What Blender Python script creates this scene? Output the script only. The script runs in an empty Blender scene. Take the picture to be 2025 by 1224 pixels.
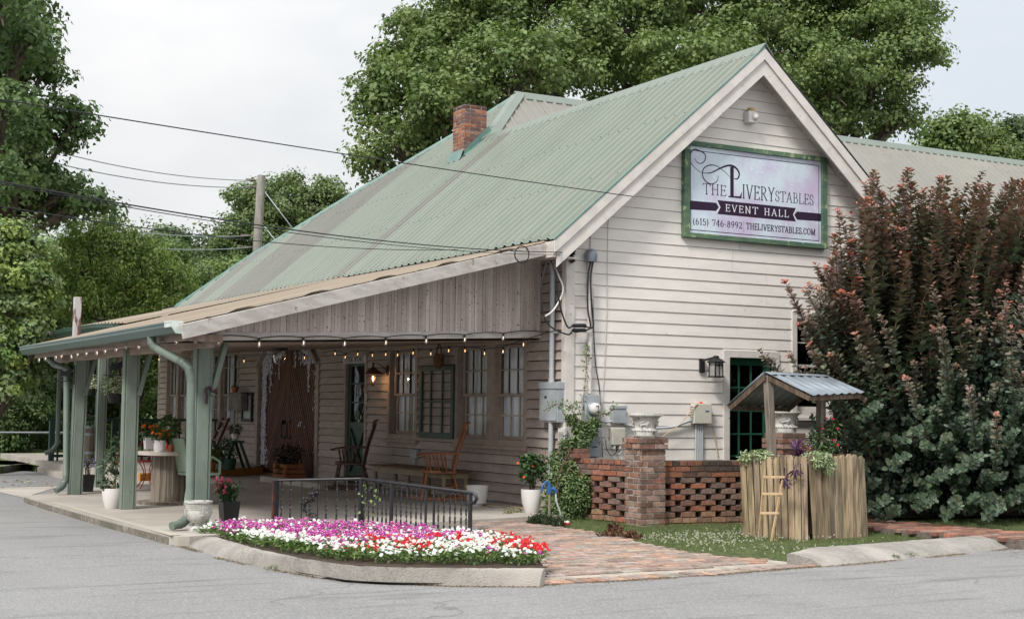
import bpy, math, random
import numpy as np
from mathutils import Vector, Matrix
random.seed(7); rng = np.random.default_rng(7)
S = bpy.context.scene
R_ = math.radians
# ------------------------------------------------------------------ camera
FPX, IW, IH = 2842.2, 2025.0, 1224.0
RW = np.array([[0.8700863092154543, -0.04421679308370348, -0.49091209979508754],
               [-0.4927495971367285, -0.05347670046445115, -0.8685263824599844],
               [0.012151092025853991, 0.9975896739544327, -0.06831715191480764]])
CAM = np.array([-9.697158425274031, -15.723414421190428, 1.3])
cd = bpy.data.cameras.new('camera'); cam = bpy.data.objects.new('camera', cd)
S.collection.objects.link(cam)
cd.sensor_width = 36; cd.lens = 36 * FPX / IW; cd.clip_end = 2000; cd.clip_start = .1
u_, s_, vt_ = np.linalg.svd(RW); RO = u_ @ vt_
m4 = Matrix([list(RO[i]) + [CAM[i]] for i in range(3)] + [[0, 0, 0, 1]])
cam.matrix_world = m4
S.camera = cam
# ------------------------------------------------------------------ light
SUN_EL, SUN_AZ = R_(46), R_(240)      # azimuth measured from +Y clockwise
w = bpy.data.worlds.new('World'); S.world = w; w.use_nodes = True
nt = w.node_tree; nt.nodes.clear()
def N(nt, t, **k):
    n = nt.nodes.new(t)
    for a, b in k.items():
        if a.startswith('i_'): n.inputs[a[2:].replace('_', ' ')].default_value = b
        else: setattr(n, a, b)
    return n
out = N(nt, 'ShaderNodeOutputWorld'); bg = N(nt, 'ShaderNodeBackground'); bg.inputs['Strength'].default_value = 0.1
sky = N(nt, 'ShaderNodeTexSky', sky_type='NISHITA'); sky.sun_disc = False
sky.sun_elevation = SUN_EL; sky.sun_rotation = SUN_AZ
tc = N(nt, 'ShaderNodeTexCoord'); sep = N(nt, 'ShaderNodeSeparateXYZ')
nt.links.new(tc.outputs['Generated'], sep.inputs[0])
# overcast layer: brightness grows with elevation like a real overcast sky
mr = N(nt, 'ShaderNodeMapRange'); mr.inputs[1].default_value = 0.0; mr.inputs[2].default_value = 1.0
mr.inputs[3].default_value = 5.75; mr.inputs[4].default_value = 15.5
zp_ = N(nt, 'ShaderNodeMath', operation='POWER', use_clamp=True); zp_.inputs[1].default_value = 1.7
nt.links.new(sep.outputs['Z'], zp_.inputs[0]); nt.links.new(zp_.outputs[0], mr.inputs[0])
mp = N(nt, 'ShaderNodeMapping'); mp.inputs['Scale'].default_value = (1, 1, 2.4)
nt.links.new(tc.outputs['Generated'], mp.inputs[0])
nz = N(nt, 'ShaderNodeTexNoise'); nz.inputs['Scale'].default_value = 2.3; nz.inputs['Detail'].default_value = 7; nz.inputs['Roughness'].default_value = .55
nt.links.new(mp.outputs[0], nz.inputs[0])
cr = N(nt, 'ShaderNodeValToRGB'); cr.color_ramp.elements[0].position = .42; cr.color_ramp.elements[0].color = (.83, .86, .895, 1)
cr.color_ramp.elements[1].position = .62; cr.color_ramp.elements[1].color = (1.0, 1.0, 1.0, 1)
nt.links.new(nz.outputs[0], cr.inputs[0])
mul = N(nt, 'ShaderNodeVectorMath', operation='SCALE')
nt.links.new(cr.outputs[0], mul.inputs[0]); nt.links.new(mr.outputs[0], mul.inputs['Scale'])
# thin patches where the blue shows, more towards +X (right of the view)
th = N(nt, 'ShaderNodeMath', operation='MULTIPLY_ADD'); th.inputs[1].default_value = 1.0; th.inputs[2].default_value = -.655
nt.links.new(sep.outputs['X'], th.inputs[0])
nz2 = N(nt, 'ShaderNodeTexNoise'); nz2.inputs['Scale'].default_value = 5.0; nz2.inputs['Detail'].default_value = 5
nt.links.new(mp.outputs[0], nz2.inputs[0])
ad = N(nt, 'ShaderNodeMath', operation='MULTIPLY'); nt.links.new(th.outputs[0], ad.inputs[0]); nt.links.new(nz2.outputs[0], ad.inputs[1])
cl = N(nt, 'ShaderNodeMath', operation='MULTIPLY', use_clamp=True); cl.inputs[1].default_value = 9; nt.links.new(ad.outputs[0], cl.inputs[0])
cl2 = N(nt, 'ShaderNodeMath', operation='MINIMUM'); cl2.inputs[1].default_value = .17; nt.links.new(cl.outputs[0], cl2.inputs[0])
mx = N(nt, 'ShaderNodeMixRGB'); nt.links.new(cl2.outputs[0], mx.inputs[0]); nt.links.new(mul.outputs[0], mx.inputs[1]); nt.links.new(sky.outputs[0], mx.inputs[2])
nt.links.new(mx.outputs[0], bg.inputs[0]); nt.links.new(bg.outputs[0], out.inputs[0])
sd = bpy.data.lights.new('sun', 'SUN'); sd.energy = 2.3; sd.angle = R_(11); sd.color = (1, .96, .9)
so = bpy.data.objects.new('sun', sd); S.collection.objects.link(so)
sdir = Vector((math.sin(SUN_AZ) * math.cos(SUN_EL), math.cos(SUN_AZ) * math.cos(SUN_EL), math.sin(SUN_EL)))
so.rotation_euler = sdir.to_track_quat('Z', 'Y').to_euler(); so.location = (0, 0, 30)
S.view_settings.view_transform = 'Standard'; S.view_settings.look = 'None'; S.view_settings.gamma = 1
S.view_settings.exposure = 0.60
# ------------------------------------------------------------------ helpers
def ray(u, v):
    d = np.array([u - IW / 2, -(v - IH / 2), -FPX]); return RW @ d
def at(u, v, **k):
    d = ray(u, v); (a, val), = k.items(); i = 'xyz'.index(a)
    return Vector(CAM + d * (val - CAM[i]) / d[i])
def far(u, v, dist):
    d = ray(u, v); return Vector(CAM + d / FPX * dist)
def project(p):
    q = RW.T @ (np.array(p, float) - CAM); return IW / 2 + FPX * q[0] / -q[2], IH / 2 - FPX * q[1] / -q[2]
def lin(c):
    return tuple((x / 255 / 12.92) if x / 255 <= .04045 else ((x / 255 + .055) / 1.055) ** 2.4 for x in c)
def T_gable(p): return (p[0], -p[1], p[2])       # (u, outward, z) on the street gable
def T_side(p): return (-p[1], -p[0], p[2])        # u = -y on the long porch wall
class MB:
    def __init__(s, T=None): s.v = []; s.f = []; s.c = []; s.m = []; s.T = T; s.col = None; s.mi = 0
    def add(s, vs, fs, col=None):
        o = len(s.v); s.v += [tuple(s.T(p)) if s.T else tuple(p) for p in vs]
        for f in fs:
            s.f.append([i + o for i in f]); s.c.append(col or s.col or (1, 1, 1)); s.m.append(s.mi)
    def box(s, a, b, col=None, jit=0):
        x0, y0, z0 = a; x1, y1, z1 = b
        vs = [(x0, y0, z0), (x1, y0, z0), (x1, y1, z0), (x0, y1, z0), (x0, y0, z1), (x1, y0, z1), (x1, y1, z1), (x0, y1, z1)]
        if jit: vs = [tuple(c + random.uniform(-jit, jit) for c in p) for p in vs]
        s.add(vs, [(0, 3, 2, 1), (4, 5, 6, 7), (0, 1, 5, 4), (1, 2, 6, 5), (2, 3, 7, 6), (3, 0, 4, 7)], col)
    def hexa(s, b4, t4, col=None):
        s.add(list(b4) + list(t4), [(0, 3, 2, 1), (4, 5, 6, 7), (0, 1, 5, 4), (1, 2, 6, 5), (2, 3, 7, 6), (3, 0, 4, 7)], col)
    def beam(s, p, q, wd, ht, up=(0, 0, 1), col=None):
        p, q = Vector(p), Vector(q); d = (q - p).normalized(); r = d.cross(Vector(up))
        if r.length < 1e-4: r = d.cross(Vector((1, 0, 0)))
        r.normalize(); n = r.cross(d)
        f = lambda c: [c - r * wd / 2 - n * ht / 2, c + r * wd / 2 - n * ht / 2, c + r * wd / 2 + n * ht / 2, c - r * wd / 2 + n * ht / 2]
        s.hexa(f(p), f(q), col)
    def tube(s, pts, r, n=8, col=None, caps=True):
        pts = [Vector(p) for p in pts]; rs = r if hasattr(r, '__len__') else [r] * len(pts)
        vs = []; ref = None
        for i, p in enumerate(pts):
            d = (pts[min(i + 1, len(pts) - 1)] - pts[max(i - 1, 0)])
            d = d.normalized() if d.length > 1e-9 else Vector((0, 0, 1))
            if ref is None:
                ref = Vector((0, 0, 1)) if abs(d.z) < .9 else Vector((1, 0, 0))
            a = d.cross(ref).normalized(); b = a.cross(d).normalized(); ref = b
            for k in range(n):
                t = 2 * math.pi * k / n; vs.append(p + (a * math.cos(t) + b * math.sin(t)) * rs[i])
        fs = [(i * n + k, i * n + (k + 1) % n, (i + 1) * n + (k + 1) % n, (i + 1) * n + k) for i in range(len(pts) - 1) for k in range(n)]
        if caps: fs += [tuple(range(n - 1, -1, -1)), tuple((len(pts) - 1) * n + k for k in range(n))]
        s.add(vs, fs, col)
    def lathe(s, prof, c=(0, 0, 0), n=28, col=None, sq=0):
        vs = []
        for r, z in prof:
            for k in range(n):
                t = 2 * math.pi * (k + .5) / n; cx_, sy_ = math.cos(t), math.sin(t)
                if sq: m_ = max(abs(cx_), abs(sy_)); cx_ = cx_ * (1 - sq) + cx_ / m_ * sq; sy_ = sy_ * (1 - sq) + sy_ / m_ * sq
                vs.append((c[0] + r * cx_, c[1] + r * sy_, c[2] + z))
        L = len(prof)
        fs = [(i * n + k, i * n + (k + 1) % n, (i + 1) * n + (k + 1) % n, (i + 1) * n + k) for i in range(L - 1) for k in range(n)]
        fs += [tuple(range(n - 1, -1, -1)), tuple((L - 1) * n + k for k in range(n))]
        s.add(vs, fs, col)
    def prism(s, poly, fn0, fn1, col=None):
        n = len(poly); vs = [fn0(p) for p in poly] + [fn1(p) for p in poly]
        s.add(vs, [tuple(range(n - 1, -1, -1)), tuple(range(n, 2 * n))] + [(i, (i + 1) % n, n + (i + 1) % n, n + i) for i in range(n)], col)
    def sphere(s, c, r, n=10, col=None, sz=(1, 1, 1)):
        prof = [(max(.001, math.sin(math.pi * i / n)) * r * sz[0], -math.cos(math.pi * i / n) * r * sz[2]) for i in range(n + 1)]
        s.lathe(prof, c, n=n + 2, col=col)
    def build(s, name, mats, parent=None, smooth=0, bevel=0, kind=None, label=None, cat=None, group=None, twosided=False):
        return mkmesh(name, np.array(s.v, dtype=np.float32), s.f, mats, parent, smooth, bevel, kind, label, cat, group, s.c, s.m)
WL = {}
def tag(o, label=None, cat=None, group=None, kind=None):
    for k, v in (('label', label), ('category', cat), ('group', group), ('kind', kind)):
        if v: o[k] = v
    return o
def wloc(o): return WL.get(o.name, Vector((0, 0, 0)))
def mkmesh(name, V, F, mats, parent=None, smooth=0, bevel=0, kind=None, label=None, cat=None, group=None, cols=None, mi=None, vcol=None):
    me = bpy.data.meshes.new(name)
    V = np.asarray(V, dtype=np.float32)
    if parent is not None: V = V - np.array(wloc(parent), dtype=np.float32)
    if isinstance(F, np.ndarray):
        nf, k = F.shape; me.vertices.add(len(V)); me.vertices.foreach_set('co', V.ravel())
        me.loops.add(nf * k); me.loops.foreach_set('vertex_index', F.ravel().astype(np.int32))
        me.polygons.add(nf); me.polygons.foreach_set('loop_start', np.arange(0, nf * k, k, dtype=np.int32))
        me.update(calc_edges=True)
    else:
        me.from_pydata([tuple(map(float, v)) for v in V], [], F); me.update()
    if vcol is not None:
        a = me.color_attributes.new('Col', 'FLOAT_COLOR', 'POINT')
        c = np.ones((len(V), 4), dtype=np.float32); c[:, :3] = vcol; a.data.foreach_set('color', c.ravel())
    elif cols is not None:
        a = me.color_attributes.new('Col', 'FLOAT_COLOR', 'CORNER')
        arr = np.concatenate([np.tile(np.array(tuple(c) + (1,), dtype=np.float32), len(f)) for c, f in zip(cols, F)])
        a.data.foreach_set('color', arr)
    if not isinstance(mats, (list, tuple)): mats = [mats]
    for m_ in mats: me.materials.append(m_)
    if mi is not None and len(mats) > 1: me.polygons.foreach_set('material_index', np.array(mi, dtype=np.int32))
    o = bpy.data.objects.new(name, me); S.collection.objects.link(o)
    if parent is not None: o.parent = parent; WL[o.name] = wloc(parent)
    if smooth:
        me.polygons.foreach_set('use_smooth', np.ones(len(me.polygons), dtype=bool))
        if smooth < 180: me.set_sharp_from_angle(angle=R_(smooth))
    if bevel:
        b = o.modifiers.new('bevel', 'BEVEL'); b.width = bevel; b.segments = 2; b.limit_method = 'ANGLE'; b.angle_limit = R_(40)
    tag(o, label, cat, group, kind); return o
def thing(name, label, cat, loc=(0, 0, 0), group=None):
    o = bpy.data.objects.new(name, None); S.collection.objects.link(o); o.location = loc
    o.empty_display_size = .1; WL[o.name] = Vector(loc); tag(o, label, cat, group); return o
def place(o, loc, rz=0): o.location = loc; o.rotation_euler = (0, 0, rz); return o
def copy_tree(o, parent=None):
    c = o.copy(); S.collection.objects.link(c)
    if parent is not None: c.parent = parent
    for ch in list(o.children): copy_tree(ch, c)
    return c
# ------------------------------------------------------------------ materials
def mat(name, c, c2=None, rough=.7, ns=6, bump=.15, bs=40, metal=0, attr=False, st=(1, 1, 1), speck=None, sps=120, spt=.62, spec=.35, lo=.4, hi=.6, bst=None, dirt=None, ds=1.2, coat=0):
    m = bpy.data.materials.new(name); m.use_nodes = True; t = m.node_tree; L = t.links.new
    p = t.nodes['Principled BSDF']; p.inputs['Roughness'].default_value = rough; p.inputs['Metallic'].default_value = metal
    p.inputs['Specular IOR Level'].default_value = spec
    if coat: p.inputs['Coat Weight'].default_value = coat
    tc = N(t, 'ShaderNodeTexCoord'); mp = N(t, 'ShaderNodeMapping'); mp.inputs['Scale'].default_value = st; L(tc.outputs['Object'], mp.inputs[0])
    nz = N(t, 'ShaderNodeTexNoise'); nz.inputs['Scale'].default_value = ns; nz.inputs['Detail'].default_value = 6; nz.inputs['Roughness'].default_value = .6; L(mp.outputs[0], nz.inputs[0])
    cr = N(t, 'ShaderNodeValToRGB'); cr.color_ramp.elements[0].position = lo; cr.color_ramp.elements[1].position = hi
    c2 = c2 or tuple(x * .8 for x in c)
    cr.color_ramp.elements[0].color = (*c, 1); cr.color_ramp.elements[1].color = (*c2, 1); L(nz.outputs[0], cr.inputs[0])
    o = cr.outputs[0]
    def mixin(o, col, scale, thr, w_=.05, stretch=None):
        n2 = N(t, 'ShaderNodeTexNoise'); n2.inputs['Scale'].default_value = scale; n2.inputs['Detail'].default_value = 4
        if stretch:
            m2 = N(t, 'ShaderNodeMapping'); m2.inputs['Scale'].default_value = stretch; L(tc.outputs['Object'], m2.inputs[0]); L(m2.outputs[0], n2.inputs[0])
        else: L(tc.outputs['Object'], n2.inputs[0])
        r2 = N(t, 'ShaderNodeMapRange'); r2.inputs[1].default_value = thr; r2.inputs[2].default_value = thr + w_; L(n2.outputs[0], r2.inputs[0])
        mx = N(t, 'ShaderNodeMixRGB'); L(r2.outputs[0], mx.inputs[0]); L(o, mx.inputs[1]); mx.inputs[2].default_value = (*col, 1); return mx.outputs[0]
    if speck: o = mixin(o, speck, sps, spt)
    if dirt: o = mixin(o, dirt, ds, .52, .25, st)
    if attr:
        a = N(t, 'ShaderNodeVertexColor'); a.layer_name = 'Col'; mx = N(t, 'ShaderNodeMixRGB', blend_type='MULTIPLY'); mx.inputs[0].default_value = 1
        L(o, mx.inputs[1]); L(a.outputs[0], mx.inputs[2]); o = mx.outputs[0]
    L(o, p.inputs['Base Color'])
    if bump:
        b = N(t, 'ShaderNodeBump'); b.inputs['Strength'].default_value = bump; b.inputs['Distance'].default_value = .01
        nb = N(t, 'ShaderNodeTexNoise'); nb.inputs['Scale'].default_value = bs; nb.inputs['Detail'].default_value = 5
        mb = N(t, 'ShaderNodeMapping'); mb.inputs['Scale'].default_value = bst or st; L(tc.outputs['Object'], mb.inputs[0]); L(mb.outputs[0], nb.inputs[0])
        L(nb.outputs[0], b.inputs['Height']); L(b.outputs[0], p.inputs['Normal'])
    return m
def leafmat(name, rough=.55, trans=.3, spec=.3):
    m = bpy.data.materials.new(name); m.use_nodes = True; t = m.node_tree; L = t.links.new
    p = t.nodes['Principled BSDF']; p.inputs['Roughness'].default_value = rough; p.inputs['Specular IOR Level'].default_value = spec
    a = N(t, 'ShaderNodeVertexColor'); a.layer_name = 'Col'; L(a.outputs[0], p.inputs['Base Color'])
    tr = N(t, 'ShaderNodeBsdfTranslucent'); g = N(t, 'ShaderNodeMixRGB', blend_type='MULTIPLY'); g.inputs[0].default_value = 1
    L(a.outputs[0], g.inputs[1]); g.inputs[2].default_value = (1.0, 1.2, .6, 1); L(g.outputs[0], tr.inputs[0])
    mx = N(t, 'ShaderNodeMixShader'); mx.inputs[0].default_value = trans; L(p.outputs[0], mx.inputs[1]); L(tr.outputs[0], mx.inputs[2])
    L(mx.outputs[0], t.nodes['Material Output'].inputs[0]); return m
def emat(name, c, s):
    m = bpy.data.materials.new(name); m.use_nodes = True; p = m.node_tree.nodes['Principled BSDF']
    p.inputs['Base Color'].default_value = (*c, 1); p.inputs['Emission Color'].default_value = (*c, 1); p.inputs['Emission Strength'].default_value = s; return m
def glassmat(name, tint=(.8, .85, .85), base=.08):
    m = bpy.data.materials.new(name); m.use_nodes = True; t = m.node_tree; t.nodes.clear(); L = t.links.new
    o = N(t, 'ShaderNodeOutputMaterial'); tr = N(t, 'ShaderNodeBsdfTransparent'); tr.inputs[0].default_value = (*tint, 1)
    g = N(t, 'ShaderNodeBsdfGlossy'); g.inputs['Roughness'].default_value = .03
    tcn = N(t, 'ShaderNodeTexCoord'); nzz = N(t, 'ShaderNodeTexNoise'); nzz.inputs['Scale'].default_value = 5
    bm = N(t, 'ShaderNodeBump'); bm.inputs['Strength'].default_value = .12; bm.inputs['Distance'].default_value = .02
    L(tcn.outputs['Object'], nzz.inputs[0]); L(nzz.outputs[0], bm.inputs['Height']); L(bm.outputs[0], g.inputs['Normal'])
    lw = N(t, 'ShaderNodeLayerWeight'); lw.inputs[0].default_value = .25
    ma = N(t, 'ShaderNodeMath', operation='MULTIPLY_ADD', use_clamp=True); ma.inputs[1].default_value = .55; ma.inputs[2].default_value = base
    L(lw.outputs['Fresnel'], ma.inputs[0]); mx = N(t, 'ShaderNodeMixShader'); L(ma.outputs[0], mx.inputs[0]); L(tr.outputs[0], mx.inputs[1]); L(g.outputs[0], mx.inputs[2]); L(mx.outputs[0], o.inputs[0])
    return m
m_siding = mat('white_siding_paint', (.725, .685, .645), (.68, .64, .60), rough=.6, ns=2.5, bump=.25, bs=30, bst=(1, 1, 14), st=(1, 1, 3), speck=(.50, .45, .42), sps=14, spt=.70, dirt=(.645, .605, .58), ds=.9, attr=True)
m_trim = mat('painted_trim', (.62, .585, .55), (.55, .515, .485), rough=.6, ns=5, bump=.2, bs=50, speck=(.36, .29, .25), sps=18, spt=.68)
m_oldtrim = mat('weathered_trim', (.54, .505, .475), (.42, .385, .355), rough=.75, ns=4, bump=.35, bs=60, st=(1, 1, 3), speck=(.27, .20, .165), sps=9, spt=.66)
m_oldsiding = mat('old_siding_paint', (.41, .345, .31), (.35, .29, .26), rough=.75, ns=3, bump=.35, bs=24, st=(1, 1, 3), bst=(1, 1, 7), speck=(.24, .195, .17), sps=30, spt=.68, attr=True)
m_window = mat('window_paint', (.36, .285, .24), (.29, .23, .195), rough=.6, ns=8, bump=.2)
m_muntin = mat('muntin_paint', (.50, .42, .36), (.4, .33, .28), rough=.6, ns=8, bump=.1)
m_infill = mat('vertical_board_paint', (.60, .53, .50), (.46, .40, .375), rough=.8, ns=4, bump=.5, bs=40, st=(1, 1, .25), speck=(.10, .07, .06), sps=30, spt=.64, bst=(1, 1, .2), attr=True)
m_ceil = mat('ceiling_boards', (.36, .275, .225), (.25, .19, .155), rough=.8, ns=3, bump=.3, st=(6, .5, 1), attr=True)
m_groof = mat('green_metal_roof', (.170, .198, .160), (.152, .182, .147), rough=.33, ns=1.2, bump=.03, st=(.25, 3, 1), attr=True, spec=.45, dirt=(.19, .196, .17), ds=2)
m_broof = mat('beige_metal_roof', (.205, .197, .172), (.185, .178, .156), rough=.5, ns=1.5, bump=.03, attr=True, spec=.4)
m_proof = mat('rusty_porch_roof', (.26, .215, .165), (.21, .17, .125), rough=.6, ns=2.0, bump=.05, st=(.4, 3, 1), attr=True, dirt=(.26, .17, .10), ds=1.4)
m_cap = mat('green_cap_metal', (.16, .19, .16), (.145, .175, .148), rough=.4, ns=2, bump=.03)
m_flash = mat('teal_flashing', (.12, .215, .19), (.10, .18, .16), rough=.4, ns=4, bump=.03)
m_gut = mat('teal_gutter', (.042, .085, .075), (.036, .07, .062), rough=.35, ns=3, bump=.03, spec=.5)
m_post = mat('sage_paint', (.185, .22, .185), (.14, .175, .143), rough=.6, ns=5, bump=.5, bs=40, st=(1, 1, .3), bst=(1, 1, .12), speck=(.08, .11, .09), sps=16, spt=.70)
m_dspout = mat('sage_metal', (.15, .185, .155), (.125, .16, .135), rough=.45, ns=4, bump=.05)
m_brick = mat('brick', (.95, .95, .95), (.66, .65, .65), rough=.9, ns=14, bump=.6, bs=70, attr=True, speck=(.45, .42, .42), sps=40, spt=.62)
m_mortar = mat('mortar', (.40, .37, .335), (.22, .2, .18), rough=.95, ns=12, bump=.5)
m_oldmortar = mat('dark_mortar', (.16, .135, .12), (.11, .09, .08), rough=.95, ns=12, bump=.5)
m_conc = mat('concrete', (.40, .365, .325), (.31, .28, .245), rough=.9, ns=1.1, bump=.2, bs=90, speck=(.26, .235, .205), sps=70, spt=.64, dirt=(.30, .27, .23), ds=.7)
m_kerb = mat('kerb_concrete', (.31, .292, .268), (.235, .222, .205), rough=.95, ns=5, bump=.9, bs=90, speck=(.22, .20, .175), sps=46, spt=.55, dirt=(.43, .39, .35), ds=1.2)
m_yel = mat('yellow_paint', (.52, .25, .05), (.42, .2, .045), rough=.7, ns=4, bump=.1, speck=(.35, .27, .17), sps=15, spt=.65)
m_soil = mat('soil', (.06, .04, .028), (.035, .024, .017), rough=1, ns=20, bump=1, bs=60)
m_iron = mat('black_iron', (.016, .017, .02), (.024, .024, .03), rough=.4, ns=10, bump=.15, spec=.5)
m_rust = mat('rusty_iron', (.12, .05, .03), (.05, .03, .03), rough=.7, ns=12, bump=.2)
m_wood = mat('rocker_wood', (.33, .125, .04), (.19, .065, .022), rough=.4, ns=5, bump=.1, st=(6, 6, .6), spec=.5)
m_dwood = mat('dark_rocker_wood', (.095, .036, .018), (.05, .02, .011), rough=.4, ns=6, bump=.1, st=(5, 5, .7), spec=.5)
m_ttop = mat('worn_tabletop', (.13, .065, .035), (.07, .036, .02), rough=.5, ns=5, bump=.1, st=(5, .5, 5))
m_tbase = mat('khaki_table_paint', (.27, .22, .145), (.21, .17, .11), rough=.6, ns=6, bump=.1)
m_greyw = mat('grey_weathered_wood', (.25, .215, .18), (.12, .095, .075), rough=.9, ns=5, bump=.6, bs=30, st=(5, 5, .4), bst=(4, 4, .25), attr=True)
m_picket = mat('aged_picket_wood', (.38, .30, .20), (.125, .098, .066), rough=.9, ns=2.4, bump=.5, bs=24, st=(9, 9, .8), bst=(5, 5, .3), attr=True, lo=.38, hi=.62, dirt=(.095, .08, .062), ds=.9)
m_neww = mat('new_pine', (.55, .39, .24), (.47, .32, .18), rough=.6, ns=4, bump=.1, st=(5, 5, .5))
m_galv = mat('galvanised_sheet', (.30, .34, .38), (.22, .25, .28), rough=.4, metal=.35, ns=3, bump=.03, spec=.5)
m_door = mat('red_brown_door', (.14, .052, .03), (.095, .036, .021), rough=.6, ns=4, bump=.25, attr=True, st=(1, 3, 1))
m_green = mat('dark_green_paint', (.030, .066, .050), (.024, .054, .042), rough=.45, ns=5, bump=.1)
m_ggreen = mat('door_green_paint', (.015, .085, .05), (.012, .07, .042), rough=.4, ns=5, bump=.1)
m_white = mat('white_plastic', (.66, .64, .62), (.62, .60, .58), rough=.5, ns=4, bump=.02)
m_pvc = mat('grey_pvc', (.44, .46, .48), (.40, .42, .44), rough=.45, ns=6, bump=.02)
m_wpvc = mat('painted_conduit', (.60, .565, .55), (.55, .52, .50), rough=.5, ns=6, bump=.03)
m_gbox = mat('grey_metal_box', (.36, .39, .42), (.31, .335, .36), rough=.4, ns=5, bump=.03, spec=.5, dirt=(.27, .29, .30), ds=3)
m_bbox = mat('beige_plastic_box', (.56, .54, .46), (.52, .50, .43), rough=.5, ns=4, bump=.02)
m_black = mat('black_plastic', (.012, .012, .013), (.016, .016, .018), rough=.45, ns=5, bump=.02)
m_rubber = mat('black_cable', (.012, .013, .017), (.02, .021, .026), rough=.55, ns=5, bump=0)
m_terra = mat('terracotta', (.36, .12, .055), (.28, .09, .045), rough=.85, ns=7, bump=.1)
m_stone = mat('cast_stone', (.55, .54, .51), (.38, .37, .34), rough=.95, ns=7, bump=.6, bs=60, speck=(.12, .115, .10), sps=20, spt=.62)
m_redm = mat('red_metal', (.42, .02, .018), (.34, .018, .016), rough=.4, ns=5, bump=.03)
m_blue = mat('blue_enamel', (.02, .11, .33), (.018, .09, .27), rough=.35, ns=8, bump=.05, spec=.5)
m_gplas = mat('green_plastic_chair', (.25, .33, .25), (.22, .30, .22), rough=.5, ns=4, bump=.02)
m_glass = glassmat('window_glass', (.95, .97, .97), .03); m_dglass = glassmat('dark_window_glass', (.35, .4, .38), .05)
m_cleargl = glassmat('bulb_glass', (.92, .92, .9), .16)
m_curt = mat('curtain_cloth', (.88, .88, .92), (.78, .78, .84), rough=.9, ns=5, bump=.1, st=(1, 1, .2))
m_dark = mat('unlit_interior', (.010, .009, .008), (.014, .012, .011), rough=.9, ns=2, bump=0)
m_bark = mat('bark', (.12, .095, .075), (.06, .047, .037), rough=.95, ns=5, bump=.8, st=(2, 2, .4))
m_stem = mat('brown_stem', (.13, .065, .04), (.08, .045, .03), rough=.8, ns=20, bump=.1)
m_leaf = leafmat('tree_leaf'); m_bleaf = leafmat('shrub_leaf', .42, .12, .4); m_petal = leafmat('petal', .6, .35, .2)
m_grass = leafmat('grass_blade', .6, .3)
# ------------------------------------------------------------------ ground
GA, GB = -.0137, .02333
def gz(y): return max(-.146, min(-.02, GA + GB * y))
def atg(u, v, off=0):
    d = ray(u, v); t = (GA + off + GB * CAM[1] - CAM[2]) / (d[2] - GB * d[1]); return Vector(CAM + d * t)
def inside(p, poly):
    c = False; n = len(poly)
    for i in range(n):
        a, b = poly[i], poly[(i + 1) % n]
        if (a[1] > p[1]) != (b[1] > p[1]) and p[0] < (b[0] - a[0]) * (p[1] - a[1]) / (b[1] - a[1]) + a[0]: c = not c
    return c
def interp(x, xs, ys): return float(np.interp(x, xs, ys))
# asphalt
m_asph = mat('asphalt', (.25, .248, .246), (.19, .188, .187), rough=.95, ns=.55, bump=1.0, bs=110, speck=(.15, .15, .155), sps=75, spt=.55, dirt=(.225, .218, .21), ds=.35, st=(1, .35, 1), bst=(1, 1, 1), lo=.35, hi=.7)
t = m_asph.node_tree; L = t.links.new; P_ = t.nodes['Principled BSDF']
src = P_.inputs['Base Color'].links[0].from_socket
tcn = N(t, 'ShaderNodeTexCoord')
nv = N(t, 'ShaderNodeTexNoise'); nv.inputs['Scale'].default_value = 42; nv.inputs['Detail'].default_value = 9; nv.inputs['Roughness'].default_value = .75; L(tcn.outputs['Object'], nv.inputs[0])
rr = N(t, 'ShaderNodeMapRange'); rr.inputs[1].default_value = .50; rr.inputs[2].default_value = .72; L(nv.outputs[0], rr.inputs[0])
m1 = N(t, 'ShaderNodeMixRGB'); m1.inputs[2].default_value = (.41, .405, .40, 1); L(rr.outputs[0], m1.inputs[0]); L(src, m1.inputs[1])
dn = N(t, 'ShaderNodeTexNoise'); dn.inputs['Scale'].default_value = 2.2; dn.inputs['Detail'].default_value = 6; L(tcn.outputs['Object'], dn.inputs[0])
vm = N(t, 'ShaderNodeVectorMath', operation='MULTIPLY_ADD'); vm.inputs[1].default_value = (.9, .9, 0); L(dn.outputs['Color'], vm.inputs[0]); L(tcn.outputs['Object'], vm.inputs[2])
vo = N(t, 'ShaderNodeTexVoronoi', feature='DISTANCE_TO_EDGE'); vo.inputs['Scale'].default_value = .33; L(vm.outputs[0], vo.inputs[0])
r2 = N(t, 'ShaderNodeMapRange'); r2.inputs[1].default_value = .0; r2.inputs[2].default_value = .009; r2.inputs[3].default_value = .5; r2.inputs[4].default_value = 0; L(vo.outputs[0], r2.inputs[0])
gt = N(t, 'ShaderNodeMapRange'); gt.inputs[1].default_value = .5; gt.inputs[2].default_value = .62; n3 = N(t, 'ShaderNodeTexNoise'); n3.inputs['Scale'].default_value = .5; L(tcn.outputs['Object'], n3.inputs[0]); L(n3.outputs[0], gt.inputs[0])
mm = N(t, 'ShaderNodeMath', operation='MULTIPLY'); L(r2.outputs[0], mm.inputs[0]); L(gt.outputs[0], mm.inputs[1])
m2 = N(t, 'ShaderNodeMixRGB'); m2.inputs[2].default_value = (.07, .068, .066, 1); L(mm.outputs[0], m2.inputs[0]); L(m1.outputs[0], m2.inputs[1]); L(m2.outputs[0], P_.inputs['Base Color'])
ms = N(t, 'ShaderNodeMapping'); ms.inputs['Rotation'].default_value = (0, 0, .52); ms.inputs['Scale'].default_value = (.35, 2.6, 1); L(tcn.outputs['Object'], ms.inputs[0])
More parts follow.
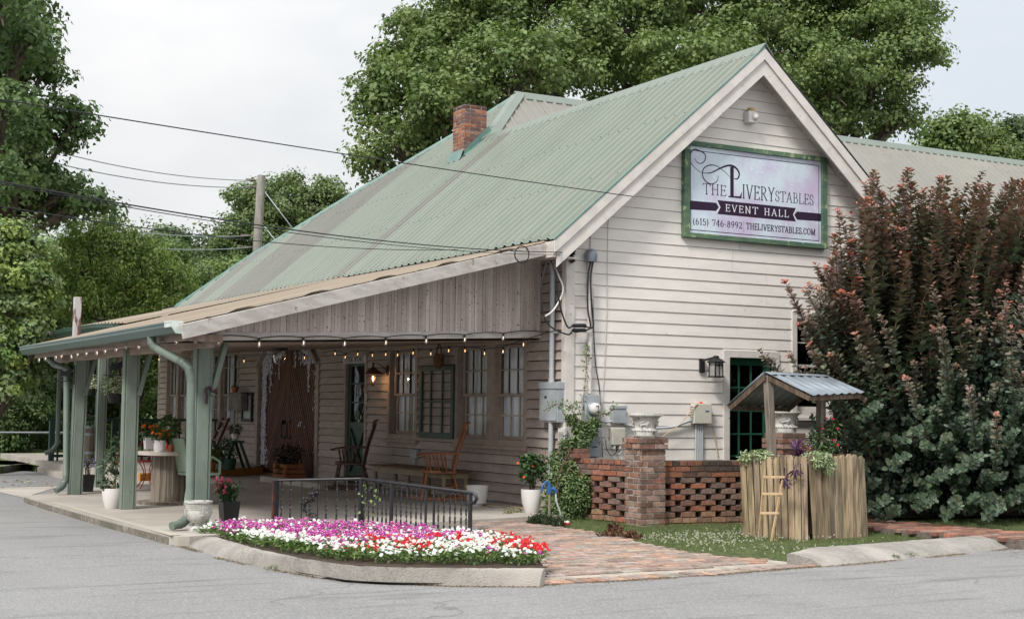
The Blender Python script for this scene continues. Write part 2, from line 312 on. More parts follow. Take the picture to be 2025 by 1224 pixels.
ns2 = N(t, 'ShaderNodeTexNoise'); ns2.inputs['Scale'].default_value = 1.6; ns2.inputs['Detail'].default_value = 8; ns2.inputs['Roughness'].default_value = .7; L(ms.outputs[0], ns2.inputs[0])
rs = N(t, 'ShaderNodeMapRange'); rs.inputs[1].default_value = .54; rs.inputs[2].default_value = .70; rs.inputs[4].default_value = .8; L(ns2.outputs[0], rs.inputs[0])
m3 = N(t, 'ShaderNodeMixRGB'); m3.inputs[2].default_value = (.13, .125, .122, 1); L(rs.outputs[0], m3.inputs[0]); L(m2.outputs[0], m3.inputs[1]); L(m3.outputs[0], P_.inputs['Base Color'])
def za(y): s_ = max(0, min(1, (y + 3.6) / 2.6)); return -.15 + .058 * s_ * s_ * (3 - 2 * s_)
YS = [-60, -3.6, -3.3, -3.0, -2.7, -2.4, -2.1, -1.8, -1.5, -1.2, -1.0, 200]; mb = MB(); mb.add([(x, y, za(y)) for y in YS for x in (-160, 160)], [(2 * i, 2 * i + 1, 2 * i + 3, 2 * i + 2) for i in range(len(YS) - 1)])
mb.build('asphalt_ground', m_asph, kind='structure')
def sheet(name, poly, z, m_, thick=0, kind='structure', **k):
    mb = MB(); zf = z if callable(z) else (lambda p: z)
    if thick: mb.prism(poly, lambda p: (p[0], p[1], zf(p) - thick), lambda p: (p[0], p[1], zf(p)))
    else: mb.add([(p[0], p[1], zf(p)) for p in poly], [tuple(range(len(poly)))])
    return mb.build(name, m_, kind=kind, **k)
pts2 = lambda L_, f: [tuple(f(*q))[:2] for q in L_]
Z0 = lambda u, v: at(u, v, z=0); ZA = lambda u, v: at(u, v, z=-.15)
slab = [(.0, -.50)] + pts2([(1081, 1019), (934, 1027), (700, 1040), (520, 1052), (440, 1056), (405, 1058), (375, 1060), (352, 1060), (343, 1058.5)], Z0) + pts2([(334, 1057.5), (200, 1024), (90, 993), (48, 980)], Z0) + [(-5.5, 5.3), (-4.6, 6.3), (-4.1, 7.8), (-3.9, 9.5), (-3.6, 16), (-.02, 18.9), (-.02, -.5)]
sb = sheet('porch_slab', slab, 0.0, m_conc, thick=.2); sb.modifiers.new('b', 'BEVEL').width = .02
pl = [(-.55, 10.35), (-3.15, 8.55), (-3.5, 8.9), (-3.62, 13.9), (-3.62, 18.6), (-.03, 18.6), (-.03, 11.3)]
pf = sheet('raised_platform', pl, .13, m_conc, thick=.13)
mb = MB(); a, b = Vector((-.30, 10.45, 0)), Vector((-3.17, 8.50, 0)); mb.beam(a + Vector((0, 0, .063)), b + Vector((0, 0, .063)), .05, .126)
mb.build('yellow_step_edge', m_yel, kind='structure', bevel=.01)
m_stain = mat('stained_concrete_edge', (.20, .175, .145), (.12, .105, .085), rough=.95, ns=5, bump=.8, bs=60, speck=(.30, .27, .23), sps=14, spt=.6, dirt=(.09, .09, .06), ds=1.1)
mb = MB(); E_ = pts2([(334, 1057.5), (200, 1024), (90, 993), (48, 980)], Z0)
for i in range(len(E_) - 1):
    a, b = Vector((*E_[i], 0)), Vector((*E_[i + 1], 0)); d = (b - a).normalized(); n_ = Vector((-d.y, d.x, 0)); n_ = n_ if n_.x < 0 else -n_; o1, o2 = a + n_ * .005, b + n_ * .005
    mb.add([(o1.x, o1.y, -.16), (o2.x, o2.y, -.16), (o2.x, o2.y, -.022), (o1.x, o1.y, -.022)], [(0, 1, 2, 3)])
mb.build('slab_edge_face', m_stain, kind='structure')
# faded yellow line on the slab edge
m_fy = mat('faded_yellow_line', (.40, .36, .28), (.40, .37, .325), rough=.9, ns=6, bump=.1, speck=(.38, .345, .30), sps=30, spt=.5, dirt=(.39, .355, .31), ds=2)
ed = [Vector((p.x, p.y, .004)) for p in [Z0(330, 1059), Z0(200, 1023.5), Z0(90, 993)]]
mb = MB()
for i in range(2):
    a, b = ed[i], ed[i + 1]; mb.add([a + Vector((.03, 0, 0)), a + Vector((.14, .0, 0)), b + Vector((.14, 0, 0)), b + Vector((.03, 0, 0))], [(0, 1, 2, 3)])
mb.build('slab_edge_paint', m_fy, kind='structure')
mb = MB(); q = [ZA(0, 981), ZA(46, 992), ZA(120, 968), ZA(0, 972)]; mb.add([Vector((p.x, p.y, -.087)) for p in q], [(0, 1, 2, 3)]); mb.build('apron_concrete', m_conc, kind='structure')
# kerbs
def kerb(name, inner, outer, zi, zo=-.15, n=9, split=0):
    NI = 40; mb = MB(); inn = resamp(inner, NI); ou = resamp(outer, NI); rows = []
    if split:
        k = int(NI * split); kerb(name, inn[:k + 1], ou[:k + 1], zi, zo, n); i0, o0 = inn[k] + (inn[k + 1] - inn[k]) * .12, ou[k] + (ou[k + 1] - ou[k]) * .12; return kerb(name, np.vstack([i0, inn[k + 1:]]), np.vstack([o0, ou[k + 1:]]), zi, zo, n)
    for a, b in zip(inn, ou):
        row = [(a[0], a[1], zi - .12)]
        for k in range(n):
            s = k / (n - 1); z = zo - .03 + (zi - zo + .03) * (1 - s ** 2.3) ** .9
            row.append((a[0] + (b[0] - a[0]) * s, a[1] + (b[1] - a[1]) * s, z + random.uniform(-.003, .003)))
        row.append((b[0], b[1], zo - .03)); rows.append(row)
    m_ = n + 2; vs = [p for r in rows for p in r]
    fs = [(i * m_ + k, i * m_ + k + 1, (i + 1) * m_ + k + 1, (i + 1) * m_ + k) for i in range(NI - 1) for k in range(m_ - 1)]
    fs += [tuple(range(m_)), tuple((NI - 1) * m_ + k for k in range(m_ - 1, -1, -1))]
    mb.add(vs, fs); return mb.build(name, m_kerb, kind='structure', smooth=50)
def resamp(P, n):
    P = np.array([tuple(p)[:2] for p in P]); d = np.r_[0, np.cumsum(np.hypot(*np.diff(P, axis=0).T))]; s = np.linspace(0, d[-1], n)
    return np.c_[np.interp(s, d, P[:, 0]), np.interp(s, d, P[:, 1])]
kin = [at(u, v, z=-.006) for u, v in [(336, 1058), (385, 1061), (427, 1061), (482, 1077), (518, 1087), (595, 1103), (686, 1117), (760, 1121), (900, 1123), (1078, 1123)]]
kout = [at(*q[:2], z=q[2]) for q in [(326, 1066, -.11), (350, 1081, -.115), (427, 1101, -.125)]] + [at(u, v, z=-.15) for u, v in [(518, 1122), (618, 1140), (698, 1150), (760, 1153), (900, 1159), (1066, 1160)]]
kerb('kerb', kin, kout, -.006, split=.62)
kin2 = [at(u, v, z=-.04) for u, v in [(1556, 1095), (1605, 1082), (1700, 1076), (1812, 1067), (1908, 1060.5), (1973, 1056)]]
kout2 = [at(u, v, z=-.15) for u, v in [(1634, 1120), (1650, 1119), (1700, 1114.5), (1812, 1104), (1941, 1091), (2008, 1084)]]
kerb('kerb', kin2, kout2, -.04)
# planting-bed kerb at the far left and lawn behind it
kin3 = [at(u, v, z=.05) for u, v in [(-250, 918), (0, 922), (60, 914), (99, 911)]]; kout3 = [at(u, v, z=-.15) for u, v in [(-250, 938), (0, 936), (60, 934), (97, 930)]]
kerb('kerb', kin3, kout3, .05)
m_lawn = mat('lawn_soil', (.085, .10, .035), (.05, .065, .022), rough=1, ns=6, bump=1, bs=40)
m_lawnfar = mat('far_lawn', (.10, .15, .04), (.065, .10, .03), rough=1, ns=1.5, bump=1, bs=30)
far_lawn = [tuple(kin3[0])[:2], tuple(kin3[1])[:2], tuple(kin3[2])[:2], tuple(kin3[3])[:2], (-3.7, 14.2), (-3.7, 18.7), (150, 18.7), (150, 190), (-150, 190), (-150, 18)]
sheet('far_lawn', far_lawn, .03, m_lawnfar, thick=.3)
# brick paving
BR = [(.26, .12, .085), (.23, .11, .08), (.2, .115, .09), (.30, .14, .095), (.22, .125, .10), (.30, .17, .13), (.42, .20, .13), (.34, .22, .17)]
BRP = [(.34, .245, .20), (.30, .225, .19), (.38, .29, .24), (.27, .21, .18), (.42, .26, .19), (.34, .28, .245), (.35, .265, .22), (.43, .29, .215), (.29, .24, .21), (.37, .32, .28)]
def jc(c, j=.12):
    k = 1 + random.uniform(-j, j); return tuple(max(0, min(1, x * k * (1 + random.uniform(-.04, .04)))) for x in c)
def pave(name, poly, ang, zf, pal, bl=.20, bw=.098, gap=.013, front=None):
    mb = MB(); ca, sa = math.cos(ang), math.sin(ang)
    loc = [(p[0] * ca + p[1] * sa, -p[0] * sa + p[1] * ca) for p in poly]
    u0, u1 = min(p[0] for p in loc), max(p[0] for p in loc); v0, v1 = min(p[1] for p in loc), max(p[1] for p in loc)
    v = v0; r = 0
    while v < v1:
        u = u0 - (r % 2) * bl / 2 + random.uniform(-.02, .02)
        while u < u1:
            cx_, cy_ = u + bl / 2, v + bw / 2; x, y = cx_ * ca - cy_ * sa, cx_ * sa + cy_ * ca
            if inside((x, y), poly):
                zz = random.uniform(-.002, .003); a = ang + random.uniform(-.012, .012); c2, s2 = math.cos(a), math.sin(a)
                cs = [(-1, -1), (1, -1), (1, 1), (-1, 1)]; B = []; T = []
                for i, j in cs:
                    du, dv = i * (bl - gap) / 2, j * (bw - gap) / 2; px, py = x + du * c2 - dv * s2, y + du * s2 + dv * c2
                    B.append((px, py, zf(py) - .04)); T.append((px, py, zf(py) + zz + random.uniform(-.0015, .0015)))
                mb.hexa(B, T, jc(random.choice(pal), .2))
            u += bl
        v += bw; r += 1
    if front:
        F = [Vector((p[0], p[1], 0)) for p in front]; F = [Vector((*q, 0)) for q in resamp(F, int(sum((F[i + 1] - F[i]).length for i in range(len(F) - 1)) / .105) + 1)]
        for i in range(len(F) - 1):
            a, b = F[i], F[i + 1]; d = (b - a).normalized(); n = Vector((-d.y, d.x, 0)); a = a + d * .009; b = b - d * .009; h = random.uniform(-.004, .004)
            q = [a, b, b + n * .195, a + n * .195]
            mb.hexa([(p.x, p.y, -.19) for p in q], [(p.x, p.y, zf(p.y) + .004 + h) for p in q], jc(random.choice(pal), .25))
    return mb.build(name, m_brick, kind='structure', bevel=.004)
pfront = [atg(u, v, -.004) for u, v in [(1072, 1156), (1200, 1149), (1400, 1137), (1545, 1124), (1632, 1117)]]
pathp = [tuple(atg(u, v))[:2] for u, v in [(934, 1030), (1000, 1055), (1057, 1085), (1082, 1122), (1075, 1155), (1200, 1148), (1400, 1136), (1545, 1123), (1632, 1116), (1500, 1103), (1380, 1094), (1270, 1073), (1200, 1057), (1130, 1045), (1078, 1038), (1079, 1021)]]
zp = lambda y: gz(y)
fdir = (pfront[2] - pfront[0]); pang = math.atan2(fdir.y, fdir.x)
inner = [(p[0] - .19 * math.sin(pang) * 0, p[1]) for p in pathp]
ipoly = [tuple(atg(u, v))[:2] for u, v in [(934, 1030), (1000, 1055), (1057, 1085), (1082, 1118), (1082, 1138.5), (1200, 1132), (1400, 1120), (1530, 1108.5), (1500, 1103), (1380, 1094), (1270, 1073), (1200, 1057), (1130, 1045), (1078, 1038), (1079, 1021)]]
pave('brick_path', ipoly, pang, zp, BRP, front=pfront)
mort = [tuple(atg(u, v))[:2] for u, v in [(930, 1026), (1000, 1057), (1052, 1085), (1074, 1122), (1068, 1155), (1200, 1148), (1400, 1136), (1545, 1122), (1633, 1115.5), (1500, 1102), (1380, 1093), (1270, 1071), (1200, 1055), (1130, 1043), (1079, 1036), (1079, 1019)]]
m_pmort = mat('path_mortar', (.40, .36, .31), (.28, .25, .21), rough=1, ns=9, bump=.6)
sheet('path_mortar_bed', mort, lambda p: gz(p[1]) - .011, m_pmort, thick=.12)
rp = [tuple(at(u, v, z=-.04))[:2] for u, v in [(1640, 1034), (1712, 1040), (1905, 1057), (2100, 1072), (2300, 1085), (2300, 1060), (2025, 1051), (1712, 1024), (1640, 1016)]]
pave('brick_path', rp, -.06, lambda y: -.04, BR)
sheet('path_mortar_bed', rp, -.052, m_oldmortar, thick=.1)
# lawn and planting soil
lawn = [tuple(atg(u, v, -.01))[:2] for u, v in [(1060, 1030), (1130, 1043), (1200, 1055), (1270, 1071), (1380, 1093), (1500, 1102), (1630, 1116), (1625, 1100), (1700, 1080), (1812, 1070), (1908, 1063), (1990, 1060), (2300, 1045)]] + [(6.5, 0), (0, 0)]
sheet('lawn_patch', lawn, lambda p: gz(p[1]) - .016 if p[1] < -.3 else -.05, m_lawn)
bush_soil = [(2.6, 0), (2.6, -1.5), (3.3, -2.0), (4.2, -2.1), (9, -2.9), (12, -1), (12, 0)]
sheet('planting_soil', bush_soil, -.035, m_soil)
BEDO = [(400, 1060), (432, 1061), (482, 1075), (518, 1083), (595, 1098), (686, 1111), (760, 1115), (900, 1118), (1072, 1118)]
bed = [tuple(at(u, v, z=-.03))[:2] for u, v in BEDO + [(1060, 1098), (1000, 1084), (930, 1072), (830, 1060), (713, 1051), (545, 1047), (430, 1050)]]
soil_ = [tuple(at(u, v, z=-.03))[:2] for u, v in [(395, 1060), (430, 1062), (482, 1078), (518, 1088), (595, 1104), (686, 1118), (760, 1122), (900, 1125), (1078, 1125), (1060, 1098), (1000, 1084), (930, 1072), (830, 1060), (713, 1051), (545, 1047), (430, 1050)]]
sheet('bed_soil', soil_, -.024, m_soil)
# ------------------------------------------------------------------ the hall
hall = thing('event_hall', 'white clapboard hall with green metal roof, steep street gable and covered porch', 'building', (0, 0, 0))
GX = 2.98; PK = .862
def zroof(x): return 3.46 + PK * ((x if x < GX else 2 * GX - x) + .35)
def clap(mb, T_, rows, holes, urange, exp, thick=.015, gap_=.0035, lens=(2.4, 3.8), jz=.001, jc_=.03, base=(1, 1, 1), warp=0):
    for zb in rows:
        u0, u1, ut0, ut1 = urange(zb, zb + exp)
        if u1 - u0 < .05: continue
        cuts = []
        for (a, b, z0, z1) in holes:
            if zb + exp * .999 > z0 + .004 and zb < z1 - .004: cuts.append((a, b, z0, z1))
        segs = [(u0, u1)]
        for a, b, z0, z1 in cuts:
            ns_ = []
            for s0, s1 in segs:
                if b <= s0 or a >= s1: ns_.append((s0, s1)); continue
                if a > s0: ns_.append((s0, a))
                if b < s1: ns_.append((b, s1))
            segs = ns_
        # slivers above/below an opening
        for a, b, z0, z1 in cuts:
            if zb < z0 - .01: segs.append((a, b, zb, z0))
            if zb + exp > z1 + .01 and zb < z1: segs.append((a, b, z1, zb + exp))
        for sg in segs:
            s0, s1 = sg[:2]; za, zc = (zb, zb + exp - gap_) if len(sg) == 2 else (sg[2], sg[3] - (gap_ if sg[3] > zb + exp - .001 else 0))
            u = s0
            while u < s1 - 1e-4:
                e = min(s1, u + random.uniform(*lens))
                if s1 - e < .25: e = s1
                tl = lambda uu, top: uu
                a0, a1 = u, e; b0, b1 = a0, a1
                if len(sg) == 2:
                    if abs(u - u0) < 1e-6: b0 = ut0
                    if abs(e - u1) < 1e-6: b1 = ut1
                if b1 < b0: b1 = b0
                dj = [random.uniform(-jz, jz) for _ in range(2)]; o_ = random.uniform(0, warp)
                k = 1 + random.uniform(-jc_, jc_); c = tuple(x * k for x in base)
                g = .0025
                mb.add([(a0 + g, 0, za + dj[0]), (a1 - g, 0, za + dj[1]), (a1 - g, thick + o_, za + dj[1]), (a0 + g, thick + o_, za + dj[0]),
                        (b0 + g, 0, zc), (b1 - g, 0, zc), (b1 - g, .004, zc), (b0 + g, .004, zc)],
                       [(0, 3, 2, 1), (3, 7, 6, 2), (0, 4, 7, 3), (1, 2, 6, 5)], c)
                u = e
# openings (u0,u1,z0,z1)
DOOR_G = (2.515, 3.46, -.1, 2.13); WIN_G = (3.735, 4.56, 1.22, 2.70)
rows = [3.368 - .152 * k for k in range(-20, 24)]
def ur(z0, z1):
    f = lambda z: max(0.10, (z - 3.66) / PK)
    a, b = f(z0), f(z1); return a, 2 * GX - a, min(b, GX), max(2 * GX - b, GX)
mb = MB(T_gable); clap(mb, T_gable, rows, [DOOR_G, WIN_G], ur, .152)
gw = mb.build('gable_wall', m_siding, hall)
def backing(T_, poly_fn, us, zs, holes, mt, name, off=-.012):
    mb = MB(T_)
    us = sorted(set(us + [h[0] for h in holes] + [h[1] for h in holes])); zs = sorted(set(zs + [h[2] for h in holes] + [h[3] for h in holes]))
    for i in range(len(us) - 1):
        for j in range(len(zs) - 1):
            c = ((us[i] + us[i + 1]) / 2, (zs[j] + zs[j + 1]) / 2)
            if any(h[0] < c[0] < h[1] and h[2] < c[1] < h[3] for h in holes): continue
            mb.add([(us[i], off, zs[j]), (us[i + 1], off, zs[j]), (us[i + 1], off, zs[j + 1]), (us[i], off, zs[j + 1])], [(0, 1, 2, 3)])
    return mb, us, zs
mb, _, _ = backing(T_gable, None, [0, 5.96], [-.15, 3.6], [DOOR_G, WIN_G], m_dark, 'g')
mb.add([(0, -.012, 3.6), (5.96, -.012, 3.6), (GX, -.012, 6.2)], [(0, 1, 2)])
mb.build('wall_sheathing', m_dark, gw)
# side wall
W_D = (-3.06, -.97, .775, 2.26); W_S = (-5.42, -4.33, .785, 2.26); D_C = (-7.20, -6.27, .0, 2.17); D_B = (-11.66, -8.34, .0, 2.46); W_2 = (-15.4, -12.78, .74, 2.46); W_1 = (-18.0, -16.2, .74, 2.46)
rows = [-.1 + .127 * k for k in range(0, 29)]
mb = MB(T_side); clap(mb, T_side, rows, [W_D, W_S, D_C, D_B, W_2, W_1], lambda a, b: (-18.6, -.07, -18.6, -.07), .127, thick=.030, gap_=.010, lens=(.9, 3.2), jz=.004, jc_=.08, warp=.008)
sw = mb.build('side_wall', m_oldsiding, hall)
mb, _, _ = backing(T_side, None, [-18.6, 0], [-.15, 3.62], [W_D, W_S, D_C, D_B, W_2, W_1], m_dark, 's'); mb.build('wall_sheathing', m_dark, sw)
mb = MB(); mb.box((-.03, -.034, -.15), (.10, -.002, 3.62)); mb.box((-.034, -.002, -.15), (-.002, .07, 3.62)); mb.build('corner_board', m_trim, hall, bevel=.003)
mb = MB(); mb.box((5.86, -.034, -.15), (5.99, -.002, 3.62)); mb.build('corner_board', m_trim, hall, bevel=.003)
mb = MB(); mb.box((-.02, 18.61, -.1), (.3, 18.72, 3.4)); mb.add([(5.96, 0, -.15), (5.96, 4.2, -.15), (5.96, 4.2, 3.7), (5.96, 0, 3.7)], [(0, 1, 2, 3)])
mb.add([(5.96, 4.2, -.15), (24, 4.2, -.15), (24, 4.2, 3.4), (5.96, 4.2, 3.4)], [(0, 1, 2, 3)]); mb.add([(0, 18.7, -.1), (24, 18.7, -.1), (24, 18.7, 3.4), (0, 18.7, 3.4)], [(0, 1, 2, 3)]); mb.add([(24, 4.2, -.1), (24, 18.7, -.1), (24, 18.7, 3.4), (24, 4.2, 3.4)], [(0, 1, 2, 3)])
mb.build('rear_walls', m_oldsiding, hall)
# ---- roofs
def ribbed(mb, s0, s1, pos, t0, t1, cf, pitch=.229, pp=4, rib=.036, screws=0, phase=0):
    prof = [(0, 0), (.010, 0), (.052, 0), (.062, rib * .28), (.072, 0), (.120, 0), (.146, rib), (.182, rib), (.208, 0)]; S_ = []; k = 0; s = s0 - phase
    while s < s1:
        for j, (a, h) in enumerate(prof):
            if s0 <= s + a <= s1: S_.append((s + a, h, k, j))
        k += 1; s += pitch
    S_.append((s1, 0, k, 0)); S_.insert(0, (s0, 0, 0, 2))
    for i in range(len(S_) - 1):
        a, b = S_[i], S_[i + 1]
        if b[0] - a[0] < 1e-5: continue
        lap = a[3] == 0 and a[2] % pp == 0
        c = (.2, .21, .2) if lap else cf((a[2] // pp), a[0])
        P = [(a[0], t0(a[0]), a[1]), (b[0], t0(b[0]), b[1]), (b[0], t1(b[0]), b[1]), (a[0], t1(a[0]), a[1])]
        mb.add([pos(*p) for p in P], [(0, 1, 2, 3)], c)
        if screws and a[3] == 6:
            sm = (a[0] + b[0]) / 2; ta, tb = t0(sm), t1(sm); n = int((tb - ta) / screws)
            for q in range(n + 1):
                if tb - ta < .2: break
                tt = ta + .03 + q * screws; 
                if q and random.random() < .25: continue
                p = pos(sm + random.uniform(-.02, .02), tt, rib + .004); mb.box((p[0] - .005, p[1] - .005, p[2] - .006), (p[0] + .005, p[1] + .005, p[2] + .004), (.12, .13, .12))
PEAK = Vector((4.44, 9.14, 7.59))
def t1g(y): return interp(y, [-.35, 7.66, 9.14, 10.3, 12.6, 15.1, 16.3], [GX, GX, 4.44, 3.60, 2.42, 1.02, -.34])
def cfg(k, s):
    r = random.Random(k * 7 + 3); v = 1 + r.uniform(-.05, .05)
    if s > 6.5 and r.random() < .42: return (.80 * v, .70 * v, .74 * v)
    return (v, v, v)
mb = MB(); ribbed(mb, -.33, 16.3, lambda s, t_, h: (t_ - h * .65, s, zroof(-.35) + PK * (t_ + .35) + h * .75), lambda s: -.38 + .012 * math.sin(s * 2.1), t1g, cfg, screws=1.05)
# black closure strips under rib ends
for k in range(72):
    s = -.33 + .164 + k * .229
    if s < 16.2: mb.box((-.40, s - .018, 3.425), (-.37, s + .018, 3.455), (.05, .05, .05))
mb.build('wing_roof', m_groof, hall)
mb = MB()  # right slope of the wing, dark edge
ribbed(mb, -.33, 9.0, lambda s, t_, h: (2 * GX - t_ + h * .65, s, 3.46 + PK * (t_ + .35) + h * .75), lambda s: -.38 if s < 3.5 else min(GX, -.38 + (s - 3.5)), lambda s: GX, lambda k, s: (1, 1, 1))
mb.build('wing_roof', m_groof, hall)
def zfr(y): return PEAK.z - .86 * (9.14 - y)
mb = MB()
def t0f(x): return 9.14 - (4.44 - x) if x < 4.44 else 9.14
def lowf(x): return 7.66 - max(0, (x - GX)) if x < 6.3 else 4.15
ribbed(mb, 2.98, 24, lambda s, t_, h: (s, t_, zfr(t_) + h), lambda s: max(4.15, lowf(s)), lambda s: min(9.14, t0f(s)), lambda k, s: (1 + .04 * math.sin(k * 5.1),) * 3, screws=.9)
mb.build('main_roof', m_broof, hall)
mb = MB()
mb.add([PEAK, (24, 9.14, 7.59), (24, 19, 7.59 - .86 * 5.5), (-.34, 16.3, 3.45), (-.34, 19, 3.3)][0:4], [(0, 3, 2, 1)]); mb.add([(-.34, 16.3, 3.46), (24, 19, 2.86), (-.34, 19, 2.9)], [(0, 2, 1)])
mb.build('rear_roof', m_broof, hall)
def cap(name, p, q, wd, m_, side, th=.02, up=.035, par=hall):
    mb = MB(); p, q = Vector(p), Vector(q); a, b = side
    f = lambda c: [c + Vector(a) * wd + Vector((0, 0, up * .3)), c + Vector((0, 0, up)), c + Vector(b) * wd + Vector((0, 0, up * .3))]
    P, Q = f(p), f(q); dz = Vector((0, 0, -th)); mb.add(P + Q + [x + dz for x in P] + [x + dz for x in Q], [(0, 1, 4, 3), (1, 2, 5, 4), (6, 9, 10, 7), (7, 10, 11, 8), (0, 3, 9, 6), (2, 8, 11, 5), (0, 6, 7, 1), (1, 7, 8, 2), (3, 4, 10, 9), (4, 5, 11, 10)])
    return mb.build(name, m_, par)
cap('ridge_cap', (GX, -.35, zroof(GX)), (GX, 7.75, zroof(GX)), .14, m_cap, ((-1, 0, -PK), (1, 0, -PK)), up=.06)
cap('ridge_cap', (4.35, 9.14, 7.61), (24, 9.14, 7.61), .14, m_cap, ((0, -1, -.86), (0, 1, -.86)), up=.05)
cap('hip_cap', (4.42, 9.12, 7.60), (GX + .02, 7.70, 6.35), .13, m_cap, ((-1, .45, -.4), (1, -.45, -.15)), up=.05)
for a, b in (((4.44, 9.16, 7.60), (3.60, 10.3, 6.88)), ((3.60, 10.3, 6.88), (2.42, 12.6, 5.87)), ((2.42, 12.6, 5.87), (1.02, 15.1, 4.66)), ((1.02, 15.1, 4.66), (-.34, 16.32, 3.5))):
    cap('hip_cap', a, b, .09, m_flash, ((-.9, -.5, -.75), (.9, .5, -.6)), up=.05)
# gable trim
def gp(x, z, y): return (x, y, z)
def rake(x0, x1, o0, o1, ya, yb, mt, name):
    mb = MB(); sg = 1 if x1 > x0 else -1
    poly = [(x0, zroof(x0) - o0), (x1, zroof(x1) - o0), (x1, zroof(x1) - o1), (x0, zroof(x0) - o1)]
    mb.prism(poly, lambda p: (p[0], ya, p[1]), lambda p: (p[0], yb, p[1])); return mb.build(name, mt, hall, bevel=.003)
XE = -.395; XR = 2 * GX - XE
for a, b in ((XE, GX), (XR, GX)):
    rake(a, b, .012, .175, -.338, -.312, m_trim, 'rake_board'); rake(a + (.05 if a < 0 else -.05), b, .15, .39, -.311, -.287, m_trim, 'rake_board')
    rake(a + (.05 if a < 0 else -.05), b, .20, .225, -.286, -.002, m_oldtrim, 'soffit')
    rake(a, b, -.02, .011, -.345, -.318, m_flash if a < 0 else m_black, 'edge_trim')
mb = MB(); mb.box((-.40, -.31, 3.20), (-.34, -.08, 3.405)); mb.box((-.36, -.28, 3.20), (-.03, -.0, 3.22)); mb.build('eave_return', m_oldtrim, hall, bevel=.003)
mb = MB(); mb.box((-.36, -.05, 3.24), (-.03, 16.2, 3.27)); mb.build('eave_soffit', m_oldtrim, hall)
# ---- porch roof
def zA(x): return 2.13 + .255 * (x + 5.4)
def rake_x(y): return min(-.36, (y + .02) / .25)
def cfp(k, s):
    r = random.Random(k * 5 + 1); v = 1 + r.uniform(-.1, .1); return (v, v * (1 + r.uniform(-.03, .03)), v * (1 + r.uniform(-.05, .08)))
mb = MB(); ribbed(mb, -1.37, 6.5, lambda s, t_, h: (t_, s, zA(t_) + h), lambda s: -5.47, lambda s: max(-5.4, rake_x(s)), cfp, pp=3, rib=.022)
for k in range(34): s = -1.206 + k * .229; mb.box((-5.485, s - .015, zA(-5.46) - .008), (-5.46, s + .015, zA(-5.46) + .012), (.1, .09, .08))
mb.build('porch_roof', m_proof, hall)
xe = lambda s: interp(s, [5.9, 10, 13, 16.4], [-4.05, -4.0, -3.72, -3.35]); ze = lambda s: interp(s, [5.9, 7.6, 10, 13, 16.4], [2.50, 2.58, 2.605, 2.66, 2.755])
mb = MB(); ribbed(mb, 6.3, 16.4, lambda s, t_, h: (t_, s, ze(s) + (3.435 - ze(s)) * (t_ - xe(s)) / (-.36 - xe(s)) + h), lambda s: xe(s), lambda s: -.36, cfp, pp=3, rib=.022)
mb.build('porch_roof', m_proof, hall)
mb = MB(); mb.box((-.40, -.1, 3.425), (-.35, 16.3, 3.44)); mb.build('drip_edge', m_black, hall)
def ceilz(x, y):
    zw = 2.19 + .0145 * y; k = interp(y, [6, 8], [.245, .04]); return zw - min(1, -x / 5.4) * k
mb = MB(); y = -.9
while y < 18.5:
    xo = -5.36 if y < 6.45 else xe(min(y, 16.4)) + .05
    if y < .6: xi = (y - .62) / .31
    else: xi = -.02
    yb = y + .085
    if y > 16.4: xo = -3.3
    k = random.uniform(.8, 1.15); X = [xo + (xi - xo) * i / 4 for i in range(5)]
    for i in range(4): mb.add([(X[i], y, ceilz(X[i], y)), (X[i + 1], y, ceilz(X[i + 1], y)), (X[i + 1], yb - .006, ceilz(X[i + 1], yb)), (X[i], yb - .006, ceilz(X[i], yb))], [(0, 1, 2, 3)], (k, k, k))
    y = yb
mb.build('porch_ceiling', m_ceil, hall)
# beams
mb = MB(); mb.beam((-4.95, -.93, 2.018), (.0, .635, 2.272), .05, .085); mb.build('porch_beam', m_oldtrim, hall, bevel=.004)
mb = MB(); mb.beam((-5.02, -1.0, 1.965), (-5.0, 6.45, 1.965), .10, .14); mb.build('porch_beam', m_ceil, hall, bevel=.004)
mb = MB(); mb.beam((-5.33, -1.25, 2.0), (-5.33, 6.4, 2.0), .03, .10); mb.beam((-5.35, -1.2, 1.99), (-4.9, -1.0, 1.99), .05, .08); mb.build('porch_fascia', m_ceil, hall)
A0, A1 = Vector((-5.3, -1.04, 0)), Vector((-.02, .63, 0)); Ln = (A1 - A0).length; dd = (A1 - A0).normalized(); nn = Vector((dd.y, -dd.x, 0))
def T_inf(p): q = A0 + dd * p[0] + nn * p[1]; return (q.x, q.y, p[2])
mb = MB(T_inf); u = 0
while u < Ln - .02:
    wd = random.choice((.045, .052, .06, .075)); e = min(Ln, u + wd); x0_ = (A0 + dd * u).x; x1_ = (A0 + dd * e).x; k = random.uniform(.78, 1.12)
    zb = lambda x: 2.035 + (x + 4.95) * .0513
    o_ = random.uniform(0, .006)
    if random.random() < .12: o_ -= .006
    mb.add([(u + .002, 0, zb(x0_)), (e - .002, 0, zb(x1_)), (e - .002, .014 + o_, zb(x1_)), (u + .002, .014 + o_, zb(x0_)), (u + .002, 0, zA(x0_) - .01), (e - .002, 0, zA(x1_) - .01), (e - .002, .014 + o_, zA(x1_) - .01), (u + .002, .014 + o_, zA(x0_) - .01)],
           [(0, 3, 2, 1), (2, 3, 7, 6), (0, 4, 7, 3), (1, 2, 6, 5)], (k, k * .98, k * .97)); u = e
mb.add([(0, -.01, 2.0), (Ln, -.01, 2.25), (Ln, -.01, 3.45), (0, -.01, zA(-5.3))], [(0, 1, 2, 3)], (.2, .18, .17))
mb.build('gable_infill', m_infill, hall)
